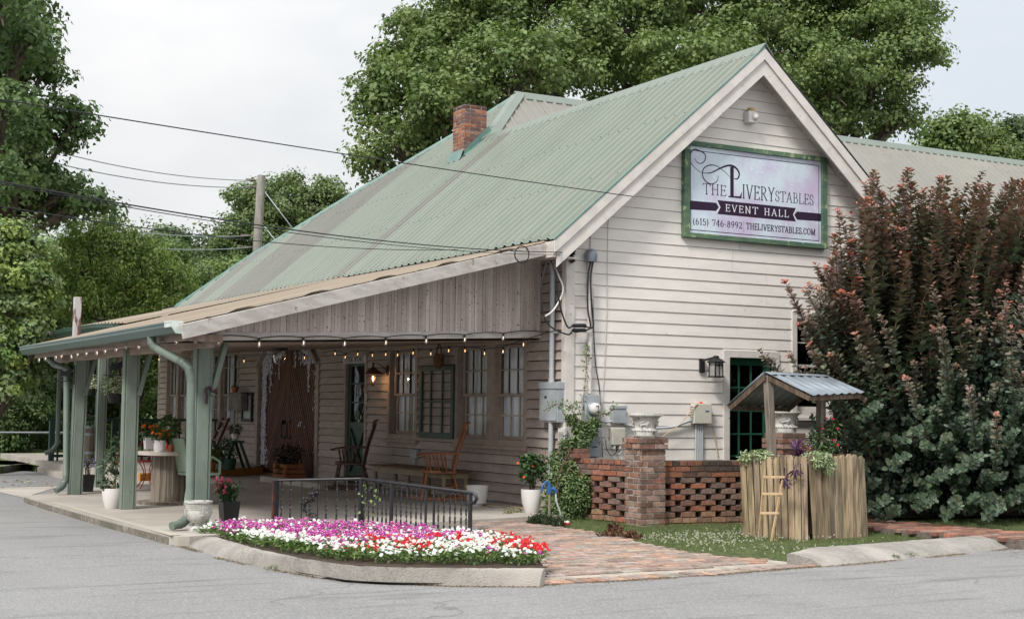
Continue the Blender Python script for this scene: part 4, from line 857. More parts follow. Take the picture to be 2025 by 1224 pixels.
# ribbon
for q in ([(0, .265), (.198, .278), (.218, .325), (.198, .372), (0, .368)], [(1, .275), (.810, .268), (.789, .322), (.810, .366), (1, .37)]): mb.add([(U(a), W_, Z(b)) for a, b in q], [tuple(range(len(q)))])
mb.add([(U(a), W_ + .0005, Z(b)) for a, b in [(.205, .245), (.80, .245), (.782, .325), (.80, .405), (.205, .405), (.226, .325)]], [(0, 1, 2, 3, 4, 5)])
text(mb, '(615) 746-8992', U(.03), U(.39), Z(.10), .075 * H_, .16, .08, W_, sp=.10)
text(mb, 'THELIVERYSTABLES.COM', U(.42), U(.955), Z(.10), .075 * H_, .17, .09, W_, sp=.08)
for i in range(7): r = .006; a, b = .402, .06 + i * .021; mb.add([(U(a) - r, W_, Z(b)), (U(a), W_, Z(b) - r), (U(a) + r, W_, Z(b)), (U(a), W_, Z(b) + r)], [(0, 1, 2, 3)])
mb.build('lettering', m_ink, pan)
mb = MB(T_gable); text(mb, 'EVENT HALL', U(.265), U(.745), Z(.285), .082 * H_, .14, .07, W_ + .001, sp=.22)
for e in (1, -1):
    c = .2135 if e > 0 else .794
    pts_ = [(U(c - e * .010), Z(.25)), (U(c + e * .012), Z(.325)), (U(c - e * .010), Z(.40))]; stroke(mb, pts_, .013, .013, W_ + .001)
mb.build('lettering', m_wink, pan)
# catering sign
sg = thing('entrance_sign', 'narrow white CATERING ENTRANCE sign above the green porch door', 'sign', (-.05, 6.7, 2.1))
mb = MB(T_side); lbox(mb, -7.22, -6.27, .037, .055, 2.02, 2.15); bd = mb.build('board', m_white, sg, bevel=.002)
mb = MB(T_side); text(mb, 'CATERING ENTRANCE', -7.15, -6.34, 2.045, .085, .17, .09, .056, sp=.08); frame_rect(mb, -7.205, -6.285, 2.03, 2.14, .006, .0552, .0556); mb.build('lettering', m_ink, bd)
# ------------------------------------------------------------------ wall gear
def cable(name, pts, r, m_, label, cat_='cable', sag=0, group=None, n=6, seg=1):
    P = [Vector(p) for p in pts]
    if sag:
        a, b = P[0], P[-1]; K = 24; P = [a.lerp(b, i / K) - Vector((0, 0, sag * 4 * (i / K) * (1 - i / K))) for i in range(K + 1)]
    elif len(P) > 2: P = smoothp(P)
    mb = MB(); mb.tube(P, r, n=n); o = mb.build(name, m_, smooth=180); tag(o, label, cat_, group); return o
def smoothp(P, k=5):
    o = []
    for i in range(len(P) - 1):
        p = [P[max(0, min(len(P) - 1, i + j))] for j in (-1, 0, 1, 2)]
        for q in range(k):
            f = q / k; o.append(.5 * ((2 * p[1]) + (-p[0] + p[2]) * f + (2 * p[0] - 5 * p[1] + 4 * p[2] - p[3]) * f ** 2 + (-p[0] + 3 * p[1] - 3 * p[2] + p[3]) * f ** 3))
    return o + [P[-1]]
G = lambda u, v, w=.03: at(u, v, y=-w)
SW = lambda u, v, w=.03: at(u, v, x=-w)
def gbox(name, label, cat_, px, w, m_, T_='g', extra=None, bev=.006, w0=.02):
    f = (lambda u, v: at(u, v, y=-w)) if T_ == 'g' else (lambda u, v: at(u, v, x=-w)); a, b = f(px[0], px[1]), f(px[2], px[3])
    t_ = thing(name, label, cat_, ((a + b) / 2)); mb = MB()
    if T_ == 'g': lo, hi = (a.x, -w, b.z), (b.x, -w0, a.z)
    else: lo, hi = (-w, b.y, b.z), (-w0, a.y, a.z)
    mb.box(lo, hi); mb.build('case', m_, t_, bevel=bev); return t_, lo, hi
t, lo, hi = gbox('breaker_box', 'tall grey breaker box on the porch side of the corner, conduit above and below', 'electrical box', (1068, 757, 1102, 835), .13, m_gbox, 's')
mb = MB(); mb.box((lo[0] - .012, lo[1] + .01, lo[2] + .02), (lo[0] - .002, hi[1] - .01, hi[2] - .09)); mb.box((lo[0] - .02, lo[1] - .01, hi[2] - .08), (-.02, hi[1] + .01, hi[2] + .008)); mb.build('cover', m_gbox, t, bevel=.004)
mb = MB(); mb.box((lo[0] - .016, (lo[1] + hi[1]) / 2 + .03, hi[2] - .2), (lo[0] - .011, (lo[1] + hi[1]) / 2 + .08, hi[2] - .17)); mb.build('latch', m_black, t)
cy_ = (lo[1] + hi[1]) / 2
mb = MB(); mb.tube([(-.09, cy_, hi[2]), (-.09, cy_, 3.18)], .033, n=14); mb.tube([(-.09, cy_, hi[2]), (-.09, cy_, hi[2] + .05)], .042, n=14); mb.tube([(-.09, cy_, 3.1), (-.09, cy_, 3.2)], .036, n=14)
mb.box((-.10, cy_ - .05, 2.27), (-.02, cy_ + .05, 2.30)); o = mb.build('conduit', m_pvc, smooth=40); tag(o, 'thick grey conduit rising from the breaker box to the eave', 'conduit')
mb = MB(); mb.tube([(-.09, cy_, -.05), (-.09, cy_, lo[2])], .033, n=14); mb.box((-.13, cy_ - .045, .62), (-.02, cy_ + .045, .65)); o = mb.build('conduit', m_pvc, smooth=40); tag(o, 'thick grey conduit below the breaker box going into the vines', 'conduit')
t, lo, hi = gbox('meter_box', 'grey electric meter box with a round glass meter on the gable wall', 'electric meter', (1158, 780, 1187, 843), .11, m_gbox)
mc = Vector(((lo[0] + hi[0]) / 2, lo[1], hi[2] - .18))
def T_m(p): return (mc.x + p[0], mc.y - p[2], mc.z + p[1])
mb = MB(T_m); mb.lathe([(.088, 0), (.092, .02), (.085, .03)], n=24); mb.build('ring', m_galv, t, smooth=40)
mb = MB(T_m); mb.lathe([(.076, .03), (.076, .07), (.06, .10), (.02, .105)], n=24); mb.build('meter', m_white, t, smooth=60)
mb = MB(T_m); mb.box((-.012, -.045, .104), (.004, -.03, .109)); mb.box((-.02, .03, .103), (.02, .038, .109)); mb.box((.012, -.05, .104), (.018, .045, .1085)); mb.build('dial_marks', m_black, t)
t, lo, hi = gbox('disconnect_box', 'plain grey metal box below the round electric meter', 'electrical box', (1160, 846, 1190, 903), .11, m_gbox); mb = MB(); mb.box((lo[0] + .09, lo[1] - .003, lo[2] + .12), (lo[0] + .16, lo[1] + .002, lo[2] + .135)); mb.build('label_plate', m_black, t)
t, lo, hi = gbox('junction_box', 'small grey metal junction box right of the meter', 'electrical box', (1213, 803, 1239, 837), .10, m_gbox); mb = MB(); mb.box((lo[0] - .006, lo[1] - .01, hi[2] - .03), (hi[0] + .006, -.02, hi[2] + .006)); mb.build('lid', m_gbox, t, bevel=.002)
t, lo, hi = gbox('phone_box', 'beige plastic cable box under the small grey junction box', 'cable box', (1211, 845, 1237, 880), .09, m_bbox, bev=.012); mb = MB()
for k in range(2): mb = MB(); mb.tube([(lo[0] + .05 + k * .09, -.06, lo[2]), (lo[0] + .05 + k * .09, -.06, lo[2] - .05)], .022, n=10); mb.build('outlet', m_bbox, t)

t, lo, hi = gbox('alarm_box', 'beige telephone junction box with a small red light on top', 'cable box', (1373, 798, 1408, 838), .11, m_bbox, bev=.01)
mb = MB(); mb.lathe([(.022, 0), (.022, .018), (.012, .03)], ((lo[0] + hi[0]) / 2, -.06, hi[2]), n=12); mb.build('red_light', emat('red_lens', (.5, .03, .01), .25), t, smooth=50)
mb = MB()
for k in range(9): mb.box((lo[0] - .003, -.095, hi[2] - .05 - k * .022), (lo[0] + .03, -.03, hi[2] - .042 - k * .022))
mb.build('vent_slots', m_black, t); mb = MB(); mb.box((hi[0] - .11, lo[1] - .002, hi[2] - .11), (hi[0] - .05, lo[1] + .002, hi[2] - .09)); mb.build('sticker', m_blue, t)
x0p = lo[0] + .075
for k, lb in enumerate(('leftmost', 'second', 'third', 'rightmost')):
    mb = MB(); mb.tube([(x0p + k * .034, -.05, -.05), (x0p + k * .034, -.05, lo[2])], .013, n=10); o = mb.build('pipe', m_pvc, smooth=40); tag(o, lb + ' of four thin grey pipes below the red-topped beige box', 'pipe', 'thin pipes below the alarm box')
t, lo, hi = gbox('small_meter', 'small white vented box on the corner beside the vines', 'cable box', (1103, 845, 1116, 873), .06, m_white, 's')
mb = MB()
for k in range(6): mb.box((lo[0] - .002, lo[1] + .02, lo[2] + .03 + k * .016), (lo[0] + .003, hi[1] - .02, lo[2] + .036 + k * .016))
mb.build('vent_slots', m_black, t)
# painted service mast with weatherhead
wx = .322; wz = 3.29
t = thing('service_mast', 'white painted conduit with a domed weatherhead on the gable wall', 'conduit', (wx, -.05, 1.5)); mb = MB(); mb.tube([(wx, -.05, 1.5), (wx, -.05, wz - .1)], .036, n=14); mb.tube([(wx, -.05, 2.0), (wx, -.05, 2.05)], .041, n=14); mb.tube([(wx, -.05, 2.72), (wx, -.05, 2.75)], .041, n=14); mb.build('pipe', m_wpvc, t, smooth=40)
mb = MB(); mb.lathe([(.075, -.09), (.082, -.06), (.085, 0), (.07, .05), (.035, .075), (.002, .08)], (wx - .01, -.08, wz), n=18); mb.build('weatherhead', m_galv, t, smooth=60)
for k, (dx, lab) in enumerate(((-.02, 'left'), (.02, 'right'))):
    cable('service_wire', [(wx + dx, -.10, wz - .05), (wx - .07 + dx, -.14, wz - .3), (wx - .06 + dx * 1.5, -.14, wz - .7), (wx - .02 + dx, -.13, wz - .93), (wx - .10, -.12, wz - .96 + dx), (.06, -.12, wz - .97 + dx * 2)], .011, m_rubber, lab + ' dark wire hanging from the domed weatherhead in a loop', group='wires hanging from the weatherhead')
for k in (0, 1):
    mb = MB(); c = Vector((.03, -.12, wz - .93 - k * .06)); mb.tube([c, c + Vector((.17, 0, .01))], [.026, .026], n=10); mb.tube([c + Vector((-.02, 0, 0)), c + Vector((.19, 0, .01))], .014, n=8); o = mb.build('splice_connector', m_rubber, smooth=40, bevel=0)
    tag(o, ('upper' if k == 0 else 'lower') + ' of two black splice connectors by the top of the corner', 'connector', 'splice connectors at the corner')
cable('service_wire', [(.02, -.12, wz - .93), (-.1, -.18, wz - .95), (-.22, -.2, wz - .7), (-.30, -.2, wz - .3), (-.34, -.16, wz - .12)], .011, m_rubber, 'black wire curving from the splice connectors up under the porch eave')
cable('service_wire', [(.02, -.12, wz - .99), (-.12, -.2, wz - 1.05), (-.40, -.16, wz - .9), (-.46, -.12, wz - .5), (-.38, -.12, wz - .15)], .011, m_rubber, 'black wire looping widest down the board gable under the eave')
cable('service_wire', [(-.09, .22, 3.2), (-.16, -.05, 3.0), (-.12, -.1, 2.8), (-.28, -.14, 2.55), (-.42, -.12, 2.45)], .012, m_white, 'white cable dropping from the top of the grey conduit')
mb = MB()
for k in range(2): mb.lathe([(.01, -.045), (.045, -.03), (.03, -.01), (.05, .01), (.02, .035)], (.03, -.075, wz + .02 - k * .09), n=14)
mb.box((.02, -.08, wz - .12), (.04, -.03, wz + .06)); o = mb.build('insulator', m_black, smooth=50); tag(o, 'pair of dark ceramic insulators at the top of the corner board', 'insulator')
cable('wall_cable', [G(1167, 452, .03), G(1167, 505, .03)], .004, m_rubber, 'short dark cable running from the rake board to the weatherhead')
cable('wall_cable', [G(1212, 412, .03), G(1203, 440, .025), G(1202, 500, .025), G(1200, 600, .025), G(1196, 700, .025), G(1192, 770, .03), G(1190, 850, .03), G(1193, 880, .03)], .005, m_wpvc, 'long pale cable running down the gable right of the white mast')
cable('wall_cable', [G(1172, 570, .025), G(1174, 650, .025), G(1178, 720, .025), G(1186, 775, .025), G(1187, 840, .025), G(1192, 903, .03)], .006, m_rubber, 'dark cable running down beside the white mast to the boxes')
cable('flexible_conduit', [G(1192, 834, .06), G(1205, 834, .06), G(1213, 831, .06)], .016, m_pvc, 'short grey flexible conduit between meter and small junction box', 'conduit')
cable('flexible_conduit', [G(1232, 838, .06), G(1250, 842, .06), G(1290, 846, .06), G(1330, 844, .06), G(1352, 836, .06), G(1374, 829, .06)], .02, m_pvc, 'long grey flexible conduit behind the urn up to the beige alarm box', 'conduit')
cable('yellow_cord', [G(1382, 800, .10), G(1374, 803, .12), G(1345, 838, .12), G(1312, 862, .12), G(1290, 880, .1)], .006, m_neww, 'tan cord slanting from the alarm box down behind the brick pillar', 'cord')
cable('yellow_cord', [G(1408, 838, .05), G(1412, 858, .04), G(1416, 880, .03), G(1420, 904, .03)], .006, m_neww, 'tan cord hanging right of the four thin grey pipes', 'cord')
cable('wall_cable', [G(1219, 882, .06), G(1218, 895, .06), G(1208, 900, .06), G(1199, 885, .05), G(1198, 870, .05)], .005, m_rubber, 'thin black loop of cable under the beige cable box')
cable('wall_cable', [G(1232, 884, .06), G(1228, 893, .06), G(1222, 897, .06), G(1205, 878, .05), G(1197, 850, .05), G(1196, 820, .04)], .005, m_white, 'thin white cable looping left of the beige cable box')
# flood light near the apex
fl = G(1490, 232, .12); t = thing('alarm_siren', 'small white siren box with a yellow lamp under the gable peak', 'siren', fl)
mb = MB(); mb.box((fl.x - .09, -.13, fl.z - .08), (fl.x + .07, -.02, fl.z + .08)); mb.build('case', m_white, t, bevel=.006)
mb = MB(); mb.lathe([(.05, 0), (.05, .05), (.02, .06)], (fl.x + .0, -.07, fl.z + .08), n=14); mb.build('lamp', mat('amber_lens', (.48, .36, .16)), t, smooth=50)
mb = MB(); mb.sphere((fl.x + .02, -.135, fl.z), .05, sz=(1, 1, 1)); mb.build('horn', m_white, t, smooth=60)
# black wall lantern on the gable
lc = G(1417, 728, .20); t = thing('wall_lantern', 'black wall lantern with square glass beside the green glazed door', 'wall lamp', lc)
x, z = lc.x, lc.z; yl = -.19
mb = MB(); mb.box((x - .16, -.05, z - .06), (x - .08, -.022, z + .13)); mb.beam((x - .12, -.04, z + .1), (x, yl, z + .15), .025, .03); mb.lathe([(.10, .075), (.105, .085), (.05, .13), (.035, .135), (.035, .16), (.02, .17)], (x, yl, z), n=4 * 4, sq=1)
for i in (-1, 1):
    for j in (-1, 1): mb.box((x + i * .065 - .007, yl + j * .065 - .007, z - .11), (x + i * .065 + .007, yl + j * .065 + .007, z + .08))
mb.box((x - .08, yl - .08, z - .125), (x + .08, yl + .08, z - .105)); mb.box((x - .07, yl - .071, z + .035), (x + .07, yl - .064, z + .047)); mb.box((x - .006, yl - .071, z - .1), (x + .006, yl - .064, z + .08)); mb.build('cage', m_black, t, bevel=.002)
mb = MB(); mb.box((x - .062, yl - .062, z - .104), (x + .062, yl + .062, z + .075)); mb.build('glass', mat('milky_glass', (.34, .33, .31), (.28, .27, .25), rough=.2, bump=0, spec=.5), t)
# power lines
def pline(a, b, r, lab, sag=.25): return cable('power_line', [a, b], r, m_rubber, lab, 'power line', sag=sag, group='power lines')
e1 = at(1252, 389, y=-.36); A = far(-30, 192, 12); pline(A, e1, .006, 'uppermost black line from the left edge to the right rake', .02)
e2 = Vector((-.0, -.12, 3.30)); A2 = far(-30, 354, 9.5); pline(A2, e2, .006, 'thickest twisted line running down to the building corner', .12)
pline(A2 + Vector((0, 0, -.012)), e2 + Vector((-.02, 0, -.03)), .0038, 'thin wire twisted under the thickest line to the corner', .13)
e3 = at(1010, 500, y=-.5); A3 = far(-30, 403, 10); pline(A3, at(905, 494, y=-.8), .0042, 'low thin line ending above the porch rake board', .10)
o = cable('cable_coil', [at(1032 + 14 * math.cos(k * .52), 503 + 16 * math.sin(k * .52), y=-.42) for k in range(13)], .008, m_rubber, 'round coil of black cable hanging on the porch rake board', 'cable coil')
# utility pole
pd_ = 52; a, b = far(517, 347, pd_), far(507, 520, pd_); a.x = b.x + (a.x - b.x); t = thing('utility_pole', 'grey wooden utility pole standing behind the far end of the roof', 'utility pole', (b.x, b.y, -.1))
top = Vector((a.x, a.y, a.z)); bot = b + (b - a) * 2.2; mb = MB(); mb.tube([bot, top], [.21, .15], n=14); mb.build('shaft', mat('pole_wood', (.36, .34, .31), (.26, .24, .22), rough=.9, st=(3, 3, .3)), t, smooth=40)
for v in (371, 357): p = far(505, v, pd_); mb = MB(); mb.tube([p - Vector((.35, 0, 0)), p], .05, n=8); mb.build('insulator', m_greyw, t)
for v in (466, 489): p = far(503, v, pd_); mb = MB(); mb.beam(p - Vector((.5, 0, 0)), p, .06, .06); mb.build('side_arm', m_greyw, t)
for (u0_, v0_, v1_, lb) in ((-40, 255, 357, 'upper of two pale thin lines to the pole top'), (-40, 282, 371, 'lower of two pale thin lines to the pole top'), (-40, 400, 466, 'thin line meeting the middle of the utility pole'), (-40, 440, 489, 'lowest thin line reaching the utility pole')):
    cable('power_line', [far(u0_, v0_, 40), far(500, v1_, pd_)], .018, m_gbox, lb, 'power line', sag=.35, group='power lines')
for k, (u_1, v_1) in enumerate(((592, 462), (560, 485))): cable('guy_wire', [far(520, 375 + k * 70, pd_), far(u_1 + 25, v_1 + 40, pd_)], .02, m_gbox, ('upper' if k == 0 else 'lower') + ' guy wire slanting right from the utility pole', 'guy wire', group='guy wires of the pole')
# old steel post poking through porch roof
p0 = at(151, 664, x=-4.9); p1 = at(152, 588, x=-4.9); mb = MB(); mb.beam((p0.x, p0.y, p0.z - .15), (p0.x, p0.y, p1.z), .10, .10, up=(1, 0, 0)); o = mb.build('flue_post', mat('peeling_white_post', (.42, .40, .40), (.12, .06, .05), rough=.8, ns=5, lo=.5, hi=.56, st=(2, 2, .6)), bevel=.005); tag(o, 'peeling white square post sticking up through the porch roof', 'post')
# ------------------------------------------------------------------ string lights
m_fil = emat('warm_filament', (1.0, .55, .22), 2); m_filw = emat('pale_filament', (1.0, .80, .60), 1.1)
def bulb_proto(fil):
    gl_ = MB(); gl_.lathe([(.010, -.026), (.012, -.034), (.021, -.062), (.022, -.076), (.014, -.094), (.003, -.101)], n=12); g = gl_.build('bulb', m_cleargl, smooth=70)
    s_ = MB(); s_.lathe([(.013, .0), (.013, -.03), (.010, -.034)], n=10); so_ = s_.build('socket', m_black, g, smooth=40); so_.parent = g
    f = MB(); f.lathe([(.003, -.042), (.0055, -.055), (.0055, -.074), (.002, -.080)], n=6); fo = f.build('filament', fil, g); fo.parent = g
    return g
def string(label, pts, fil, sagk=.05, ends=None, scale=1.0):
    t_ = thing('string_lights', label, 'string lights', pts[0], 'strings of bulbs under the porch'); proto = bulb_proto(fil); P = [Vector(p) for p in pts]; L0 = ([Vector(ends[0])] if ends and ends[0] else []) + P + ([Vector(ends[1])] if ends and ends[1] else [])
    w_ = []
    for i in range(len(L0) - 1):
        a, b = L0[i], L0[i + 1]; h = sagk * min(1, (b - a).length)
        for k in range(6): f = k / 6; w_.append(a.lerp(b, f) + Vector((0, 0, h * 4 * f * (1 - f))))
    w_.append(L0[-1]); mb = MB(); mb.tube(w_, .0055, n=5); mb.build('wire', m_rubber, t_)
    for i, p in enumerate(P):
        c = proto if i == 0 else copy_tree(proto); c.parent = t_; c.location = p - Vector(t_.location); c.scale = (scale,) * 3; c.rotation_euler = (random.uniform(-.15, .15), random.uniform(-.15, .15), 0)
XG = -5.33
string('string of bulbs along the left eave under the teal gutter', [at(u, v - 9, x=XG) for u, v in [(79, 712), (92, 709), (110, 706), (124, 704), (141, 705), (155, 700), (172, 698), (192, 697), (210, 693), (231, 689), (252, 683), (275, 683), (300, 679), (325, 672), (350, 672)]], m_filw, -.02)
def infp(u, v):  # point on the skewed plane of the front beam
    d = ray(u, v); n = np.array([-.3, .953, 0]); q = np.array([-5.3, -1.09, 0]); t_ = n @ (q - CAM) / (n @ d); return Vector(CAM + d * t_)
string('string of bulbs along the front beam below the board gable', [infp(u, v - 12) for u, v in [(387, 672), (435, 676), (512, 681), (600, 679), (681, 681), (763, 679), (842, 676), (919, 674), (996, 671)]], m_filw, .03, ends=(None, infp(1070, 656)))
string('string of warm bulbs sagging along the porch wall above the windows', [at(u, v - 7, x=-.35) for u, v in [(662, 699), (684, 706), (708, 700), (736, 702), (763, 700), (787, 701), (818, 697), (852, 698), (888, 692), (919, 692), (958, 697), (995, 693), (1035, 679)]], m_fil, .0, ends=(at(640, 697, x=-.35), Vector((-.05, .1, 2.32))))
string('string of warm bulbs in front of the far porch windows', [at(u, v - 6, x=-1.2) for u, v in [(196, 745), (314, 711), (402, 721), (482, 713), (602, 706)]], m_fil, .03)
# ceiling lamp
cl_ = at(553, 690, x=-1.9); t = thing('ceiling_lamp', 'clear glass jar ceiling lamp hanging before the brown double door', 'ceiling lamp', cl_)
mb = MB(); mb.lathe([(.13, .03), (.13, .0), (.08, -.03)], cl_, n=8); mb.build('mount', m_black, t, smooth=30)
mb = MB(); mb.lathe([(.085, -.02), (.105, -.08), (.10, -.16), (.07, -.22), (.02, -.25)], cl_, n=16); mb.build('glass_shade', m_cleargl, t, smooth=70)
def scl(mb, c, k=.68): mb.v = [tuple(c[i] + (p[i] - c[i]) * (k if i or p[0] < -.12 else 1) for i in range(3)) for p in mb.v]
# lit wall lantern by the catering door
lw = at(738, 730, x=-.25); t = thing('lit_wall_lantern', 'ornate rusty wall lantern with a lit candle bulb by the green door', 'wall lamp', lw)
mb = MB(); x, y, z = lw; mb.tube([(-.03, y - .12, z - .06), (-.1, y - .12, z + .05), (x + .02, y - .08, z + .16), (x, y, z + .10)], .01); mb.lathe([(.02, .16), (.03, .12), (.02, .08), (.04, .05), (.12, -.02), (.19, -.10), (.19, -.12), (.05, -.115)], lw, n=12)
for k in range(4): a = k * 1.57 + .4; mb.tube([(x + .05 * math.cos(a), y + .05 * math.sin(a), z - .1), (x + .08 * math.cos(a), y + .08 * math.sin(a), z - .3), (x, y, z - .36)], .006, n=5)
mb.box((-.05, y - .19, z - .15), (-.02, y - .1, z + .1)); mb.lathe([(.015, -.40), (.04, -.34), (.03, -.31)], lw, n=10); scl(mb, lw); mb.build('bracket', m_rust, t, smooth=40)
mb = MB(); mb.lathe([(.003, -.29), (.014, -.26), (.017, -.22), (.002, -.16)], (x - .0, y, z), n=10); scl(mb, lw); mb.build('candle_bulb', emat('candle_glow', (1, .62, .28), 9), t, smooth=60)
ll = bpy.data.lights.new('lantern_light', 'POINT'); ll.energy = 1.6; ll.color = (1, .55, .2); ll.shadow_soft_size = .02; lo_ = bpy.data.objects.new('lantern_light', ll); S.collection.objects.link(lo_); lo_.parent = t; lo_.location = Vector((0, -.04, -.14))
# frame, basket, mailbox, notice board, outlet, no-smoking plate
a, b = SW(830, 724, .06), SW(895, 868, .06); mb = MB(T_side); frame_rect(mb, -a.y, -b.y, b.z, a.z, .085, .036, .066); w3 = -b.y + a.y
for k in (1, 2): c = -a.y + w3 * k / 3; lbox(mb, c - .018, c + .018, .038, .062, b.z + .05, a.z - .05)
lbox(mb, -a.y + .05, -b.y - .05, .037, .061, (a.z + b.z) / 2 - .015, (a.z + b.z) / 2 + .015); o = mb.build('old_window_frame', m_green, bevel=.004); tag(o, 'old dark green window frame hung on the siding between two windows', 'window frame')
bs = SW(868, 706, .16); t = thing('wall_basket', 'woven straw basket with dried greenery hung above the green frame', 'basket', bs)
mb = MB(); m_str = mat('straw', (.17, .10, .05), (.10, .055, .03), rough=.9, ns=30, bump=.6, bs=80)
mb.lathe([(.03, -.17), (.075, -.13), (.085, -.03), (.07, .05), (.06, .05)], bs, n=14); mb.tube([bs + Vector((0, .08, .0)), bs + Vector((0, .07, .13)), bs + Vector((0, 0, .19)), bs + Vector((0, -.07, .13)), bs + Vector((0, -.08, 0))], .014); mb.build('basket', m_str, t, smooth=40)
a, b = SW(478, 776, .06), SW(497, 834, .06); mb = MB(T_side); frame_rect(mb, -a.y, -b.y, b.z, a.z, .06, .02, .07); t = thing('notice_case', 'black framed notice case on the wall left of the double door', 'notice board', (-.05, a.y, 1.1)); mb.build('frame', m_black, t, bevel=.004); mb = MB(T_side); lbox(mb, -a.y + .05, -b.y - .05, .02, .04, b.z + .05, a.z - .05); mb.build('board', m_gbox, t)
a, b = SW(452, 778, .2), SW(476, 812, .2); mb = MB(T_side); lbox(mb, -a.y, -b.y, .06, .2, b.z, a.z); t = thing('wall_mailbox', 'rusty grey metal box mounted left of the black notice case', 'mailbox', (-.1, a.y, 1.3)); mb.build('box', mat('old_tin', (.20, .19, .18), (.12, .085, .07), ns=5), t, bevel=.006); mb = MB(T_side); lbox(mb, -a.y - .03, -b.y + .03, .04, .22, a.z + .002, a.z + .02); mb.build('shelf', m_dwood, t); MBX = ((a + b) / 2, a.z + .02)
a, b = SW(812, 888, .07), SW(824, 906, .07); t = thing('outlet_box', 'small grey outlet box on the siding above the worn table', 'electrical box', a); mb = MB(T_side); lbox(mb, -a.y, -b.y, .025, .08, b.z, a.z); mb.build('case', m_gbox, t, bevel=.004); mb = MB(); mb.tube([(-.05, (a.y + b.y) / 2, b.z), (-.05, (a.y + b.y) / 2, b.z - .18)], .016); mb.build('stub', m_gbox, t)
a, b = SW(727, 778, .05), SW(732, 798, .05); t = thing('door_plate', 'narrow yellowed no-smoking plate on the green door frame', 'sign', a); mb = MB(T_side); lbox(mb, -6.31, -6.22, .037, .042, b.z, a.z); mb.build('plate', m_bbox, t)
mb = MB(T_side); cz = a.z - .06
stroke(mb, arc(-6.265, cz, .028, .028, 0, 360, 20), .007, .007, .0425); stroke(mb, [(-6.285, cz + .02), (-6.245, cz - .02)], .007, .007, .0427); lbox(mb, -6.30, -6.23, .0415, .043, b.z + .03, b.z + .05); mb.build('symbol', m_redm, t)
cable('floor_conduit', [at(1035, 996, z=.03), at(1000, 990, z=.03), at(960, 986, z=.03), at(930, 978, z=.03)], .014, m_pvc, 'white pipe along the foot of the porch wall behind the pots', 'pipe')
cable('extension_cord', [at(1035, 1006, z=.01), at(1010, 1000, z=.01), at(985, 1002, z=.01), at(955, 997, z=.01)], .007, m_neww, 'orange cord lying on the slab between the two white planters', 'cord')
# ------------------------------------------------------------------ leaf clouds
LEAF4 = (np.array([[0, 0, 0], [.45, .5, .10], [1, 0, 0], [.45, -.5, .10]]), np.array([[0, 1, 2, 3]]))
LEAF6 = (np.array([[0, 0, 0], [.35, .36, .09], [.78, .36, .07], [1, 0, -.05], [.78, -.36, .07], [.35, -.36, .09]]), np.array([[0, 1, 2, 3], [0, 3, 4, 5]]))
LEAFM = (np.array([[0, 0, 0], [.15, .5, .08], [.5, .28, .04], [1, 0, -.06], [.5, -.28, .04], [.15, -.5, .08]]), np.array([[0, 1, 2, 3], [0, 3, 4, 5]]))
BLADE = (np.array([[0, .5, 0], [0, -.5, 0], [1, 0, .0]]), np.array([[0, 1, 2]]))
def unit(a): return a / np.maximum(1e-9, np.linalg.norm(a, axis=1, keepdims=True))
def leafmesh(Cn, Nn, Ln, size, col, tmpl=LEAF4, asp=.6):
    """centres, normals, long axes -> vertices, faces, colours"""
    n = len(Cn); Nn = unit(Nn); Ln = Ln - Nn * (Ln * Nn).sum(1, keepdims=True); Ln = unit(Ln); Wn = np.cross(Nn, Ln); T, F = tmpl; k = len(T)
    size = np.broadcast_to(np.asarray(size, float), (n,))[:, None, None]; asp = np.broadcast_to(np.asarray(asp, float), (n,))[:, None, None]
    V = Cn[:, None, :] + size * (T[None, :, 0:1] * Ln[:, None, :] + asp * T[None, :, 1:2] * Wn[:, None, :] + T[None, :, 2:3] * Nn[:, None, :])
    Fi = (F[None] + (np.arange(n) * k)[:, None, None]).reshape(-1, F.shape[1])
    return V.reshape(-1, 3), Fi, np.repeat(col, k, axis=0)
class Cloud:
    def __init__(s): s.V = []; s.F = []; s.C = []; s.n = 0
    def add(s, V, F, C): s.V.append(V); s.F.append(F + s.n); s.C.append(C); s.n += len(V)
    def build(s, name, m_, parent=None, **k):
        return mkmesh(name, np.concatenate(s.V), np.concatenate(s.F), m_, parent, vcol=np.concatenate(s.C), **k)
def rdir(n): return unit(rng.normal(size=(n, 3)))
def pal_cols(pal, n, j=.18, idx=None):
    P = np.array(pal); i = rng.integers(0, len(P), n) if idx is None else idx % len(P)
    return np.clip(P[i] * (1 + rng.uniform(-j, j, (n, 1))) * (1 + rng.uniform(-.06, .06, (n, 3))), 0, 1)
def blob(cl, c, r, n, size, pal, up=.6, shell=.45, tmpl=LEAF4, asp=.6, j=.2, droop=.2):
    d = rdir(n); rr = rng.uniform(shell, 1, (n, 1)) ** .7; P = np.array(c) + d * rr * np.array(r)
    Nn = d * .5 + rdir(n) * .6 + np.array([0, 0, up]); Ln = d * .8 + rdir(n) * .7 + np.array([0, 0, -droop])
    V, F, C = leafmesh(P, Nn, Ln, rng.uniform(.7, 1.25, n) * size, pal_cols(pal, n, j), tmpl, asp); cl.add(V, F, C)
